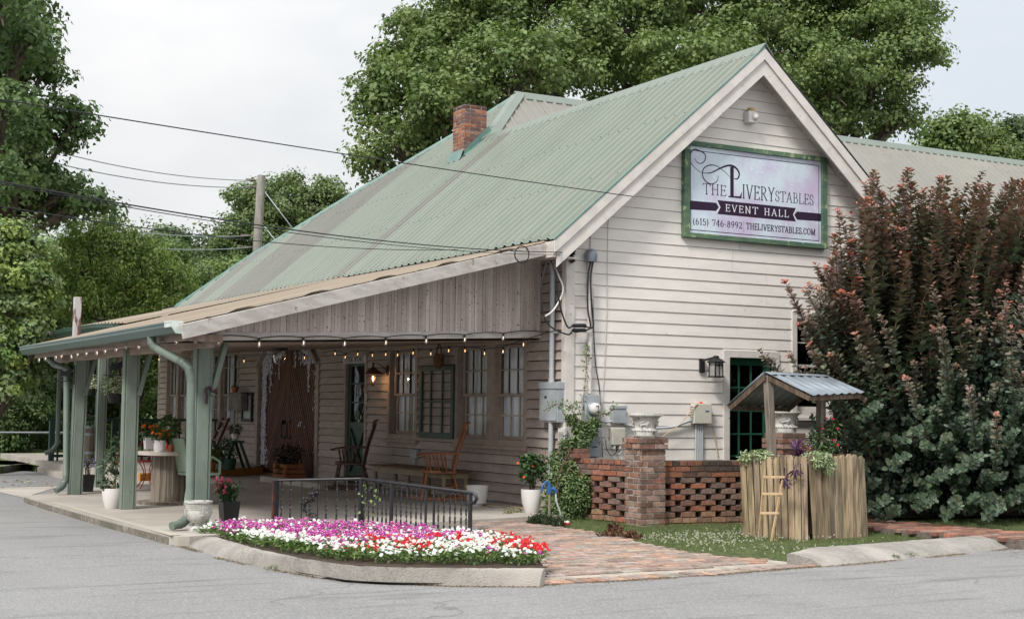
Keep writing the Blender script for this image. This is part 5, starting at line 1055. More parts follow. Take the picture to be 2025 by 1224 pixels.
# ------------------------------------------------------------------ trees
GRN = [(.15, .205, .068), (.12, .175, .058), (.18, .235, .085), (.14, .195, .072)]
GRN_D = [(.075, .118, .044), (.095, .142, .052), (.065, .105, .042), (.12, .165, .06)]
GRN_B = [(.24, .32, .085), (.20, .28, .075), (.28, .35, .10), (.15, .225, .065)]
GRN_P = [(.24, .31, .15), (.18, .25, .11), (.30, .37, .21), (.13, .19, .08)]
GRN_F = [(.085, .125, .055), (.07, .105, .048), (.10, .14, .065)]
def tree(name, label, cat_, base, lobes, leaf=.16, dens=1.0, pal=GRN, group=None, cr=.5, trunk=.25, per=34, tmpl=LEAF4, asp=.7, sh=.55, limbs=True, up=.7, droop=.15, subs=13):
    base = Vector(base); t_ = thing(name, label, cat_, base, group); cl = Cloud(); Cc = []; Nn = []; D = []
    big = []
    for (c, r) in lobes:
        r = np.array(r if hasattr(r, '__len__') else (r, r, r * .85)); k_ = subs if r[0] > 1.1 else 0
        if not k_: big.append((c, r)); continue
        dk = np.array([[math.cos(i * 2.4) * math.sqrt(1 - z * z), math.sin(i * 2.4) * math.sqrt(1 - z * z), z] for i, z in ((i, 1 - 1.45 * (i + .5) / k_) for i in range(k_))]) + rng.normal(size=(k_, 3)) * .16
        for d in dk: f = rng.uniform(.24, .40); big.append((np.array(c) + d * r * rng.uniform(.56, .80), r * f))
    for (c, r) in big:
        area = 4 * math.pi * (r[0] * r[2]); n = max(6, int(area / (cr * cr) * 1.15 * dens))
        d = rdir(n); d[:, 2] = np.where(d[:, 2] < -.35, -d[:, 2] * .6, d[:, 2]); d = unit(d)
        rad = rng.uniform(sh, 1.0, (n, 1)); Cc.append(np.array(c) + d * rad * r + rng.normal(size=(n, 3)) * cr * .25); D.append(d)
    Cc = np.concatenate(Cc); D = np.concatenate(D); n = len(Cc); m_ = per
    ci = np.repeat(np.arange(n), m_); off = np.clip(rng.normal(size=(n * m_, 3)), -1.5, 1.5) * np.array([.5, .5, .30]) * cr * rng.uniform(.7, 1.2, (n, 1))[ci]
    P = Cc[ci] + off; uo = unit(off * np.array([1, 1, 1.8]) + 1e-6); Nl = uo * 1.0 + D[ci] * .25 + rdir(n * m_) * .5 + np.array([0, 0, up * .55]); Ll = unit(off + 1e-6) * .7 + D[ci] * .3 + rdir(n * m_) * .6 + np.array([0, 0, -droop])
    col = pal_cols(pal, n, .12)[ci] * (1 + rng.uniform(-.16, .16, (n * m_, 1)))
    V, F, C = leafmesh(P, Nl, Ll, rng.uniform(.6, 1.25, n * m_) * leaf, col, tmpl, asp); cl.add(V, F, C); cl.build('crown', m_leaf, t_)
    mb = MB(); zc = min(c[2] for c, r in lobes); top = Vector(np.mean([c for c, r in lobes], axis=0)); fork = base.lerp(Vector((top.x, top.y, max(base.z + 1, zc))), .75)
    mb.tube([base - Vector((0, 0, .2)), base + Vector((0, 0, .3)), base.lerp(fork, .5) + Vector((trunk * .5, 0, 0)), fork], [trunk * 1.3, trunk, trunk * .85, trunk * .7], n=10)
    if limbs:
        for (c, r) in lobes:
            c = Vector(c); mid = fork.lerp(c, .5) + Vector((random.uniform(-.3, .3), random.uniform(-.3, .3), .3)); mb.tube([fork - Vector((0, 0, .3)), mid, c], [trunk * .34, trunk * .2, trunk * .08], n=6)
            rr = r if not hasattr(r, '__len__') else r[0]
            for _ in range(4):
                e = c + Vector(rdir(1)[0]) * rr * .8; mb.tube([mid.lerp(c, random.random()), c.lerp(e, .5) + Vector((0, 0, .1)), e], [trunk * .18, trunk * .1, trunk * .03], n=5)
    mb.build('trunk', m_bark, t_, smooth=60); return t_
def plobe(u, v, rpx, dist, dz=1.0):  # lobe by where it stands: direction, distance and size
    p = far(u, v, dist); s_ = dist / FPX; return (np.array(p), (rpx * s_, rpx * s_, rpx * s_ * dz))
def lobes_px(L_, d0): return [plobe(q[0], q[1], q[2], d0 + (q[3] if len(q) > 3 else 0)) for q in L_]
def gbase(u, dist): p = far(u, 820, dist); return (p.x, p.y, 0)
tree('maple_tree', 'tall broad maple rising behind the chimney, left of the roof peak', 'tree', gbase(960, 41), lobes_px([(800, 190, 95), (775, 300, 75, -1), (860, 120, 110, 1), (940, 60, 130, 2), (900, 210, 110, -2), (1010, 150, 110, -2), (1080, 30, 140, 3), (980, -30, 130, 3), (1090, 170, 100, 0), (740, 240, 50), (735, 330, 45, -1), (870, 290, 80, 0), (1150, 110, 90, 1), (790, 130, 50, 1)], 41), leaf=.145, cr=.42, per=34, dens=.62, subs=15, trunk=.45, group='tall maples behind the hall')
tree('maple_tree', 'tall broad maple rising behind the roof peak at upper right', 'tree', gbase(1540, 44), lobes_px([(1250, 60, 140), (1380, 20, 140, 2), (1500, -20, 160, 2), (1360, 150, 120, -2), (1480, 120, 110, 0), (1620, 20, 150, 2), (1700, 60, 130, 1), (1620, 170, 120, -1), (1720, 190, 100, 0), (1790, 110, 75, 0), (1810, 40, 62, 2), (1690, -60, 130, 3), (1230, 170, 90, 0), (1775, 245, 55, 0), (1700, 250, 70, 0), (1600, 260, 70, -1)], 44), leaf=.145, cr=.42, per=34, dens=.62, subs=15, trunk=.5, group='tall maples behind the hall')
tree('poplar_tree', 'tall dark tree filling the upper left corner', 'tree', gbase(-70, 36), lobes_px([(-60, -20, 140), (40, 30, 72), (50, 140, 82, 1), (-40, 180, 140, 0), (90, 260, 78, -1), (0, 330, 120, 0), (110, 385, 70, -1), (172, 415, 52, -1), (60, 420, 90, 0), (-70, 430, 120, 0), (20, -80, 90, 0), (-130, 60, 150, 2), (-20, 250, 110, 1), (150, 236, 36, -1), (10, 60, 80, -2), (-10, 140, 80, -2), (30, 300, 80, -2), (-5, 20, 70, -4), (15, 210, 60, -4), (-10, 370, 70, -4), (40, 90, 55, -3)], 36), leaf=.14, cr=.38, per=30, dens=.62, pal=[(.11, .17, .065), (.09, .145, .055), (.135, .20, .08)], trunk=.4, tmpl=LEAFM, asp=.9)
tree('round_tree', 'rounded green tree right behind the utility pole', 'tree', gbase(570, 66), lobes_px([(570, 440, 90), (500, 420, 60), (640, 420, 60, 1), (520, 500, 90), (620, 500, 100, 1), (560, 380, 45, 1), (465, 470, 40), (470, 540, 60), (640, 390, 38), (690, 430, 40)], 66), leaf=.18, cr=.5, per=34, dens=.65, trunk=.4, pal=[(.13, .18, .07), (.11, .155, .06), (.15, .20, .08)])
tree('hazy_tree', 'thin pale tree between the pole and the bright green trees', 'tree', gbase(430, 74), lobes_px([(430, 480, 40), (400, 520, 50), (450, 540, 55), (380, 560, 55)], 74), leaf=.22, cr=.8, per=18, dens=.8, pal=GRN_F, trunk=.2)
tree('cedar_tree', 'dark pointed tree left of the pale thin tree', 'tree', gbase(340, 68), lobes_px([(330, 470, 28), (335, 500, 45), (345, 550, 70), (300, 545, 50), (330, 600, 70)], 68), leaf=.2, cr=.6, per=40, pal=GRN_D, trunk=.25)
tree('dark_tree', 'dark tree low against the left end of the roof', 'tree', gbase(420, 60), lobes_px([(400, 600, 60), (450, 580, 55), (340, 630, 70), (480, 560, 45), (390, 560, 40)], 60), leaf=.2, cr=.6, per=40, pal=GRN, trunk=.25)
tree('locust_tree', 'bright yellow-green feathery tree left of centre above the porch roof', 'tree', gbase(250, 38), lobes_px([(180, 480, 60), (240, 490, 60), (290, 520, 55), (160, 540, 80), (250, 560, 90), (330, 560, 45), (210, 600, 80), (310, 620, 60), (120, 560, 50), (360, 570, 28), (215, 440, 25), (140, 620, 50)], 38), leaf=.12, cr=.32, per=30, dens=.7, pal=GRN_B, trunk=.16, asp=.42, droop=.35)
tree('silver_maple', 'pale leafy maple close at the left edge', 'tree', gbase(-90, 27), lobes_px([(10, 480, 55), (50, 560, 60), (-30, 560, 90), (20, 620, 70), (60, 500, 35), (-20, 700, 90), (60, 660, 40), (10, 760, 60), (70, 600, 38)], 27), leaf=.085, cr=.26, per=60, dens=.75, pal=GRN_P + GRN_B, trunk=.2, tmpl=LEAFM, asp=1.0, up=.9)
for (L_, d0, lb) in (([(60, 560, 70), (130, 520, 60), (190, 560, 70), (100, 630, 80), (20, 620, 80), (200, 640, 60)], 50, 'mid-green tree in the tree bank between the dark tree and the feathery one'), ([(330, 520, 50), (300, 570, 70), (380, 580, 60), (350, 640, 70), (250, 640, 60), (420, 620, 50)], 54, 'mid-green tree behind the feathery tree, left of the roof'), ([(-40, 700, 80), (60, 740, 80), (150, 760, 70), (240, 780, 70), (320, 790, 60), (20, 800, 70)], 47, 'wide low tree closing the gap behind the porch posts')):
    tree('background_tree', lb, 'tree', gbase(L_[2][0], d0), lobes_px(L_, d0), leaf=.15, cr=.42, per=34, dens=.7, pal=[(.13, .19, .07), (.11, .16, .06), (.16, .22, .09)], trunk=.15, group='tree bank at left')
hedge_px = [((30, 790), 125, 39), ((110, 720), 90, 41), ((180, 800), 90, 42), ((60, 860), 90, 37), ((150, 880), 60, 40), ((240, 740), 90, 42), ((290, 830), 90, 44), ((340, 740), 80, 50), ((-60, 860), 90, 37), ((220, 660), 80, 44), ((320, 660), 80, 48), ((100, 640), 70, 42), ((400, 720), 70, 56), ((10, 700), 80, 38)]
hl = ('lowest dark bush left of the first porch posts', 'leafy bush behind the first porch post', 'leafy bush behind the hanging baskets', 'low bush at the lower left edge', 'low bush beside the far green railing', 'bush behind the porch at the second post', 'bush below the far porch end wall', 'bush right of the hanging baskets', 'dark bush cut off by the left picture edge', 'dense bush just above the left porch roof', 'dense bush above the porch roof near the flue post', 'dense dark bush left of the flue post', 'bush furthest right behind the porch end', 'dark bush under the pale leafy maple')
for i, (((u, v), r, d_), lb) in enumerate(zip(hedge_px, hl)):
    s_ = d_ / FPX; c = far(u, v, d_)
    L_ = [((c.x, c.y, c.z), r * s_)] + [((c.x + random.uniform(-1, 1) * r * s_, c.y + random.uniform(-.5, .5), c.z + random.uniform(-.9, .7) * r * s_), r * s_ * .6) for _ in range(4)]
    tree('bush', lb, 'bush', (c.x, c.y, 0), L_, leaf=.095, cr=.28, per=34, dens=.8, subs=10, pal=GRN_D if i not in (5, 7, 6, 12) else GRN_B[:2] + GRN, trunk=.06, limbs=False, group='bushes behind the porch')
for (u, v, r, d_, lb) in ((1885, 265, 42, 60, 'small light green tree over the right roof ridge, left one'), (1945, 285, 42, 62, 'small tree over the right roof ridge, lower middle one'), (2010, 275, 40, 70, 'small greyer tree over the right roof ridge at the picture edge')):
    tree('distant_tree', lb, 'tree', gbase(u, d_), lobes_px([(u, v, r), (u - 30, v + 30, r), (u + 30, v + 28, r), (u - 8, v - 22, r * .55)], d_), leaf=.22, cr=.6, per=34, pal=GRN if d_ < 70 else GRN_F, trunk=.2, group='small trees behind the right roof')
# ------------------------------------------------------------------ smoke bush
def smoke_bush():
    base = Vector((5.3, -1.7, -.04)); t_ = thing('smoke_bush', 'huge purple-green smoke bush with red shoot tips covering the right side', 'shrub', base); cl = Cloud(); st = MB()
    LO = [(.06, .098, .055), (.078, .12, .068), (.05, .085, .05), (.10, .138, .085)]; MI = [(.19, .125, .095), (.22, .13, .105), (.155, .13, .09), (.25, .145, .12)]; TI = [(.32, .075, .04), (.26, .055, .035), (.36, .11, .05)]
    def shoot(tip, d, L_, red, nl, ls):
        tip = np.array(tip); d = d / np.linalg.norm(d); bend = np.array([rng.uniform(-.25, .25), rng.uniform(-.2, .2), .30])
        t = np.sort(rng.uniform(0, 1, nl)); P = tip - d * (1 - t)[:, None] * L_ - bend * ((1 - t) ** 2)[:, None] * L_ * .35
        ph = np.arange(nl) * 2.4 + rng.uniform(0, 6); a = np.cross(d, [0.2, .3, .9]); a /= np.linalg.norm(a); b = np.cross(d, a)
        rad = np.cos(ph)[:, None] * a + np.sin(ph)[:, None] * b
        open_ = (1.25 - .45 * t)[:, None]; Ln = rad * open_ + d * (.35 + .8 * t)[:, None] + np.array([0, 0, .1]); Nn = d * .9 - rad * .5 + np.array([0, 0, .25]) + rng.normal(size=(nl, 3)) * .22
        sz = ls * (1.0 - .42 * t ** 3) * rng.uniform(.75, 1.15, nl)
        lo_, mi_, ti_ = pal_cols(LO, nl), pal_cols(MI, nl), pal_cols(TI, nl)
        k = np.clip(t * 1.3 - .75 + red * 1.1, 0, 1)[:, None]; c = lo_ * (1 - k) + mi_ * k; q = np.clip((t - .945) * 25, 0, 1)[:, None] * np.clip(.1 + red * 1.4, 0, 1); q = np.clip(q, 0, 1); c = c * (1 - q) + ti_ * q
        V, F, C = leafmesh(P, Nn, Ln, sz, c, LEAF6, .82); cl.add(V, F, C)
        st.tube([tip - d * L_ - bend * L_ * .35, tip - d * L_ * .5 - bend * L_ * .09, tip], [.010, .006, .003], n=4, caps=False)
    C0 = np.array([5.75, -1.65, 1.0]); RR = np.array([2.75, 1.75, 2.75]); n = 0
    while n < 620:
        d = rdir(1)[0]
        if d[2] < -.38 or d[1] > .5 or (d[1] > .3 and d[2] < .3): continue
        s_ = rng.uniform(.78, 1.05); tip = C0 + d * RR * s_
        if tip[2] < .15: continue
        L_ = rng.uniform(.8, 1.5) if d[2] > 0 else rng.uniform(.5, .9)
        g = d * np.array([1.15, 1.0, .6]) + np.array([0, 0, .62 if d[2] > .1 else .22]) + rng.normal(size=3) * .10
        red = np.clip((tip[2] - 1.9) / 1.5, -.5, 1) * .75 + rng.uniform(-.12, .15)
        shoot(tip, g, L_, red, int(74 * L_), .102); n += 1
    for k in range(250):
        u = 1640 + 440 * rng.random() ** .85; v = 350 + 190 * rng.random() ** 1.1 + max(0, 1720 - u) * 1.1 + (18 * math.sin(u * .09)); y_ = rng.uniform(-2.7, -1.2)
        tip = np.array(at(u, v, y=y_)); g = np.array([(u - 1830) * .0022, -.12, 1.0]) + rng.normal(size=3) * .17; L_ = rng.uniform(.8, 1.5); shoot(tip, g, L_, rng.uniform(.4, .85), int(74 * L_), .118)
    for (u, v, y_, L_) in ((1552, 556, -2.2, 1.3), (1560, 575, -2.1, 1.2), (1600, 560, -2.0, 1.2), (1612, 520, -2.0, 1.1), (1655, 500, -2.1, 1.2), (1640, 560, -2.2, 1.2), (1680, 460, -2.0, 1.2), (1695, 400, -1.9, 1.2), (1720, 420, -2.0, 1.2), (1580, 640, -2.3, 1.0), (1600, 680, -2.4, .9), (1620, 640, -2.3, 1.1), (1500, 690, -1.0, .5), (1520, 705, -1.1, .5), (1560, 700, -2.2, .7), (1590, 720, -2.0, .8), (1640, 700, -2.5, 1.0), (1790, 745, -3.4, .9), (1860, 640, -3.2, 1.0), (1740, 620, -3.0, 1.0), (1915, 755, -3.4, .9), (1970, 820, -3.5, .8), (1690, 660, -2.9, 1.0), (1845, 560, -3.0, 1.1), (1925, 545, -3.0, 1.1), (1780, 500, -2.6, 1.1), (1890, 460, -2.4, 1.1), (1990, 560, -3.2, 1.1), (2000, 650, -3.4, 1.0)):
        tip = np.array(at(u, v, y=y_)); g = (tip - np.array([5.2, -1.7, .3])); g /= np.linalg.norm(g); g = g * np.array([1, .6, 1]) + np.array([0, 0, .45]); shoot(tip, g, L_, .35 + .35 * (v < 600), int(70 * L_), .10)
    for k in range(60):
        v = rng.uniform(500, 760); u = interp(v, [500, 560, 640, 700, 760], [1650, 1590, 1590, 1600, 1650]) + abs(rng.normal()) * 45; tip = np.array(at(u, v, y=rng.uniform(-2.6, -1.5))); g = np.array([-.55, -.1, .75]) + rng.normal(size=3) * .12; shoot(tip, g, rng.uniform(.8, 1.2), np.clip((700 - v) / 300, -.2, .6), 62, .112)
    for (u, v, y_) in ((1984, 1002, -3.75), (1760, 985, -2.9), (1795, 900, -3.3), (1700, 900, -2.6), (1880, 930, -3.5), (1945, 900, -3.7), (1820, 850, -3.3), (1740, 800, -3.0), (1690, 960, -2.5), (1850, 985, -3.4), (1725, 1000, -2.6), (1735, 950, -2.6), (1715, 930, -2.5), (1705, 985, -2.4), (1780, 1005, -2.9), (1900, 1000, -3.5)):
        tip = np.array(at(u, v, y=y_)); shoot(tip, np.array([-.25, -1, .25]), .5, -.6, 34, .105)
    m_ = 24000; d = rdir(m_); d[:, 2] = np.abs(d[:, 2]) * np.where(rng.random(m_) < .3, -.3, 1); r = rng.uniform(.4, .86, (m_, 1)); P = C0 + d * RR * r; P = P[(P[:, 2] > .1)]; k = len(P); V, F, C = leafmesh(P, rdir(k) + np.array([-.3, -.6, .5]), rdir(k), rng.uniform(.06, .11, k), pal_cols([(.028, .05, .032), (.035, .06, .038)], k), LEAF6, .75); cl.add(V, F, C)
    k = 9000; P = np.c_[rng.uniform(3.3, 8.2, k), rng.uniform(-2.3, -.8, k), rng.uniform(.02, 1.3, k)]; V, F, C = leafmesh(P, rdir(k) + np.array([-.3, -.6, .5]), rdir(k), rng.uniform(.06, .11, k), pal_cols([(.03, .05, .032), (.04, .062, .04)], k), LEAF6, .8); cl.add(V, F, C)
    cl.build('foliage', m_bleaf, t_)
    for k in range(26):
        e = C0 + rdir(1)[0] * RR * .6; e[2] = abs(e[2] - .5) + .5; st.tube([base + Vector((random.uniform(-.5, .5), random.uniform(-.3, .3), 0)), base.lerp(Vector(e), .5) + Vector((0, 0, -.2)), Vector(e)], [.04, .025, .012], n=6)
    st.build('stems', m_stem, t_, smooth=60)
smoke_bush()
# ------------------------------------------------------------------ pots and plants
def pot_mesh(kind, c, r, h, m_, t_, inner=None):
    mb = MB(); c = tuple(c)
    if kind == 'tulip': prof = [(r * .62, 0), (r * .66, .01), (r * .90, h * .45), (r * .99, h * .78), (r, h), (r * .93, h), (r * .9, h * .88)]
    elif kind == 'cup': prof = [(r * .55, 0), (r * .55, h * .1), (r * .8, h * .13), (r * .92, h * .5), (r, h), (r * .94, h), (r * .9, h * .85)]
    elif kind == 'terra': prof = [(r * .65, 0), (r * .9, h * .75), (r, h * .76), (r, h), (r * .9, h), (r * .88, h * .85)]
    elif kind == 'square': prof = [(r * .95, 0), (r * 1.22, h), (r * 1.16, h), (r * 1.12, h * .9)]
    else: prof = [(r * .8, 0), (r, h), (r * .93, h), (r * .9, h * .88)]
    mb.lathe(prof, c, n=4 if kind == 'square' else 28); p = mb.build('pot', m_, t_, smooth=0 if kind == 'square' else 50, bevel=.006 if kind == 'square' else 0)
    mb = MB(); mb.lathe([(prof[-1][0] * .99, h * .9), (.001, h * .93)], c, n=4 if kind == 'square' else 20); mb.build('potting_soil', m_soil, p); return p
def flowers(cl, pts, r, pal, petals=5, tilt=.5, toward=None):
    for p in pts:
        n0 = Vector(rdir(1)[0]) * tilt + Vector(toward or (-.45, -.75, .7)); n0.normalize(); a = n0.orthogonal().normalized(); b = n0.cross(a); c = np.array(random.choice(pal)) * random.uniform(.85, 1.1)
        an0 = random.uniform(0, 6); Cn = np.tile(np.array(p), (petals, 1)); Ln = np.array([tuple(a * math.cos(an0 + k * 6.283 / petals) + b * math.sin(an0 + k * 6.283 / petals)) for k in range(petals)]); Nn = np.tile(np.array(n0), (petals, 1)) + Ln * .1
        V, F, C = leafmesh(Cn, Nn, Ln, r, np.tile(np.clip(c, 0, 1), (petals, 1)), LEAF6, 1.15); cl.add(V, F, C)
def each(t_, pts, r, pal):
    for p in pts: cl = Cloud(); flowers(cl, [p], r, pal); cl.build('flower', m_petal, t_)
def stems_up(t_, c, h, spread, n, r=.004, m_=None):
    mb = MB(); tips = []
    for _ in range(n):
        a = random.uniform(0, 6.28); s_ = random.uniform(.2, 1) * spread; e = Vector(c) + Vector((math.cos(a) * s_, math.sin(a) * s_, h * random.uniform(.65, 1))); mb.tube([Vector(c) + Vector((math.cos(a) * .03, math.sin(a) * .03, 0)), Vector(c).lerp(e, .5) + Vector((0, 0, h * .12)), e], [r, r * .8, r * .4], n=5); tips.append(e)
    mb.build('stems', m_ or m_stem, t_); return tips
HIB = [(.04, .085, .028), (.03, .065, .024), (.055, .11, .035)]
# hibiscus in white pot at the corner
c = at(1051, 1013, z=0); t = thing('potted_hibiscus', 'white pot with orange hibiscus at the building corner', 'potted plant', c); pot_mesh('tulip', c, .135, .29, m_white, t); tips = stems_up(t, c + Vector((0, 0, .26)), .42, .20, 16); cl = Cloud()
for e in tips: blob(cl, e, (.07, .07, .06), 26, .062, HIB, tmpl=LEAF6, asp=.9)
blob(cl, c + Vector((0, 0, .48)), (.17, .17, .12), 110, .06, HIB, tmpl=LEAF6, asp=.9)
cl.build('foliage', m_bleaf, t); each(t, [at(u, v, y=c.y - .12) for u, v in ((1053, 921), (1036, 943), (1024, 915))], .019, [(.75, .13, .02)])
c = at(943, 1000, z=0); t = thing('white_planter', 'empty white footed planter behind the railing end', 'planter', c); pot_mesh('cup', c, .15, .27, m_white, t)
# vine pot with trellis by the middle post
c = at(222, 1005, z=0); t = thing('potted_vine', 'white pot with a climbing vine on a terracotta stake by the middle post', 'potted plant', c); pot_mesh('tulip', c, .132, .25, m_white, t); cl = Cloud(); IV = [(.035, .075, .035), (.06, .11, .05), (.11, .15, .09), (.03, .06, .03)]
for (u, v, r) in ((225, 950, .13), (215, 920, .11), (238, 925, .10), (228, 895, .10), (250, 905, .08), (205, 955, .07), (262, 903, .05), (232, 870, .06)): blob(cl, at(u, v, y=c.y), (r, r, r), int(900 * r), .045, IV, tmpl=LEAF6, asp=.85)
cl.build('foliage', m_bleaf, t); mb = MB(); mb.tube([c + Vector((0, 0, .2)), c + Vector((.05, 0, .5)), c + Vector((.09, .02, .88))], .010, n=6); mb.tube([c + Vector((.03, .02, .2)), c + Vector((.03, 0, .6)), c + Vector((.11, 0, .82))], .008, n=6); mb.build('stake', m_terra, t)
c = at(172, 972, z=0); t = thing('potted_flowers', 'tall black square pot with purple flowers behind the leaning post', 'potted plant', c); pot_mesh('square', c, .105, .25, m_black, t)
cl = Cloud(); 
for e in stems_up(t, c + Vector((0, 0, .22)), .26, .10, 16, m_=m_bark): blob(cl, e, (.04, .04, .06), 14, .035, [(.12, .14, .10), (.07, .09, .06), (.05, .06, .05)])
cl.build('foliage', m_bleaf, t); cl = Cloud(); flowers(cl, [c + Vector((random.uniform(-.1, .1), random.uniform(-.1, .1), random.uniform(.36, .5))) for _ in range(26)], .018, [(.16, .09, .26), (.10, .05, .18)]); cl.build('flowers', m_petal, t)
# urn and black pot at front post
def urn_gk(c):
    t = thing('stone_urn', 'low grey stone urn with a Greek-key band beside the flower bed', 'urn', c); mb = MB(); mb.box((c.x - .095, c.y - .095, 0), (c.x + .095, c.y + .095, .035)); mb.lathe([(.085, .035), (.05, .06), (.045, .085), (.10, .105), (.14, .15), (.152, .20), (.145, .235), (.15, .24), (.15, .31), (.165, .315), (.165, .335), (.14, .335), (.13, .29)], c, n=32); u = mb.build('bowl', m_stone, t, smooth=35)
    mb = MB()
    for k in range(16):
        a = k * 2 * math.pi / 16; 
        def T_(p, a=a): rr = .151 + p[1]; th = a + p[0] / .15; return (c.x + rr * math.cos(th), c.y + rr * math.sin(th), p[2])
        mb.T = T_
        for (x0, x1, z0, z1) in ((-.022, .022, .292, .299), (.015, .022, .262, .292), (-.010, .015, .262, .268), (-.010, -.004, .268, .282), (-.022, -.016, .255, .292)): mb.box((x0, -.002, z0), (x1, .004, z1))
        if k % 4 == 0: mb.box((-.012, 0, .2), (.012, .016, .25)); mb.box((-.02, 0, .175), (.02, .012, .2))
    mb.T = None; mb.build('key_band', m_stone, u)
urn_gk(Vector((-5.15, -1.17, 0)))
o_ = [o for o in S.objects if o.name == 'stone_urn'][0]; o_.scale = (.86, .86, .92)
c = at(438, 1030, z=0) + Vector((0, -.25, 0)); t = thing('potted_snapdragons', 'black tapered pot of pink snapdragons right of the front post', 'potted plant', c); pot_mesh('square', c, .115, .235, m_black, t)
tips = stems_up(t, c + Vector((0, 0, .2)), .30, .15, 26, .003, m_leafst := mat('green_stem', (.06, .10, .04), bump=0)); cl = Cloud()
for e in tips:
    for k in range(7): f = .25 + k * .1; p = (c + Vector((0, 0, .2))).lerp(e, f); blob(cl, p, (.03, .03, .03), 7, .055, [(.07, .12, .05), (.05, .09, .04)], asp=.3)
cl.build('foliage', m_bleaf, t); cl = Cloud()
for e in tips[:17]: flowers(cl, [e + Vector((random.uniform(-.014, .014), random.uniform(-.014, .014), -.014 * k)) for k in range(6)], .017, [(.62, .09, .20), (.70, .16, .28), (.52, .06, .15)], tilt=1)
cl.build('flowers', m_petal, t)
# spool table
c = at(332, 995, z=0); ZT_ = at(320, 893, y=c.y - .3).z; t = thing('cable_spool_table', 'big wooden cable spool used as a table, whitish top', 'table', c)
mb = MB(); R0 = .40; mb.lathe([(R0, 0), (R0, .035)], c, n=40); mb.build('base_disc', m_greyw, t, smooth=30)
mb = MB(); n = 16
for k in range(n):
    a0, a1 = 2 * math.pi * k / n + .012, 2 * math.pi * (k + 1) / n - .012; k_ = random.uniform(.75, 1.2); q = lambda a, r, z: (c.x + r * math.cos(a), c.y + r * math.sin(a), z)
    mb.hexa([q(a0, .19, .035), q(a0, .225, .035), q(a1, .225, .035), q(a1, .19, .035)], [q(a0, .19, ZT_ - .05), q(a0, .225, ZT_ - .05), q(a1, .225, ZT_ - .05), q(a1, .19, ZT_ - .05)], (k_, k_ * .98, k_ * .95))
mb.build('staves', m_greyw, t); mb = MB(); mb.lathe([(R0, 0), (R0 + .004, .045)], (c.x, c.y, ZT_ - .05), n=40); mb.build('top_disc', mat('spool_top', (.50, .46, .42), (.40, .35, .30), rough=.6), t, smooth=30)
TC = Vector((c.x, c.y, ZT_ - .005)); tp = lambda u, v: at(u, v, z=ZT_ - .003)
def tpot(name, label, u, v, r, h, kind, m_): c = tp(u, v); t_ = thing(name, label, 'potted plant', c); pot_mesh(kind, c, r, h, m_, t_); return t_, c
t, c = tpot('potted_marigolds', 'white ribbed pot with orange flowers on the spool table', 315, 893, .078, .15, 'plain', m_white)
mb = MB()
for k in range(24): a = k * 2 * math.pi / 24; mb.tube([(c.x + .066 * math.cos(a), c.y + .066 * math.sin(a), c.z + .015), (c.x + .075 * math.cos(a + .5), c.y + .075 * math.sin(a + .5), c.z + .14)], .005, n=4)
mb.build('ribs', m_white, t); cl = Cloud(); blob(cl, c + Vector((0, 0, .21)), (.12, .10, .09), 240, .038, HIB); cl.build('foliage', m_bleaf, t); each(t, [c + Vector((random.uniform(-.13, .11), -.07, random.uniform(.19, .29))) for _ in range(12)], .022, [(.75, .16, .01)])
t, c = tpot('potted_geranium', 'pale blue printed square pot with orange flowers at the left edge of the spool table', 294, 888, .075, .16, 'square', m_white); cl = Cloud(); blob(cl, c + Vector((0, 0, .25)), (.12, .10, .12), 240, .045, HIB, tmpl=LEAF6, asp=.9); cl.build('foliage', m_bleaf, t); each(t, [c + Vector((random.uniform(-.12, .10), -.08, random.uniform(.25, .37))) for _ in range(10)], .024, [(.8, .14, .01)])
t, c = tpot('potted_shrub', 'terracotta pot with a tall broad-leaved plant on the spool table', 337, 893, .052, .09, 'terra', m_terra); cl = Cloud(); blob(cl, c + Vector((-.02, .05, .30)), (.13, .12, .19), 330, .065, [(.07, .13, .03), (.05, .10, .028), (.10, .16, .04)], tmpl=LEAF6, asp=.7); cl.build('foliage', m_bleaf, t)
c = tp(362, 892); t = thing('red_basket', 'small dark red domed basket with a handle on the spool table', 'basket', c); mb = MB(); mb.lathe([(.10, 0), (.105, .02), (.09, .06), (.05, .095), (.005, .10)], c, n=18); mb.build('dome', mat('dark_red_tin', (.16, .02, .02), (.08, .015, .015)), t, smooth=60); mb = MB(); mb.tube([c + Vector((-.12, 0, .01)), c + Vector((-.08, 0, .10)), c + Vector((0, 0, .145)), c + Vector((.08, 0, .10)), c + Vector((.12, 0, .01))], .006); mb.tube([c + Vector((-.04, 0, .148)), c + Vector((.04, 0, .148))], .014); mb.build('handle', m_wood, t)
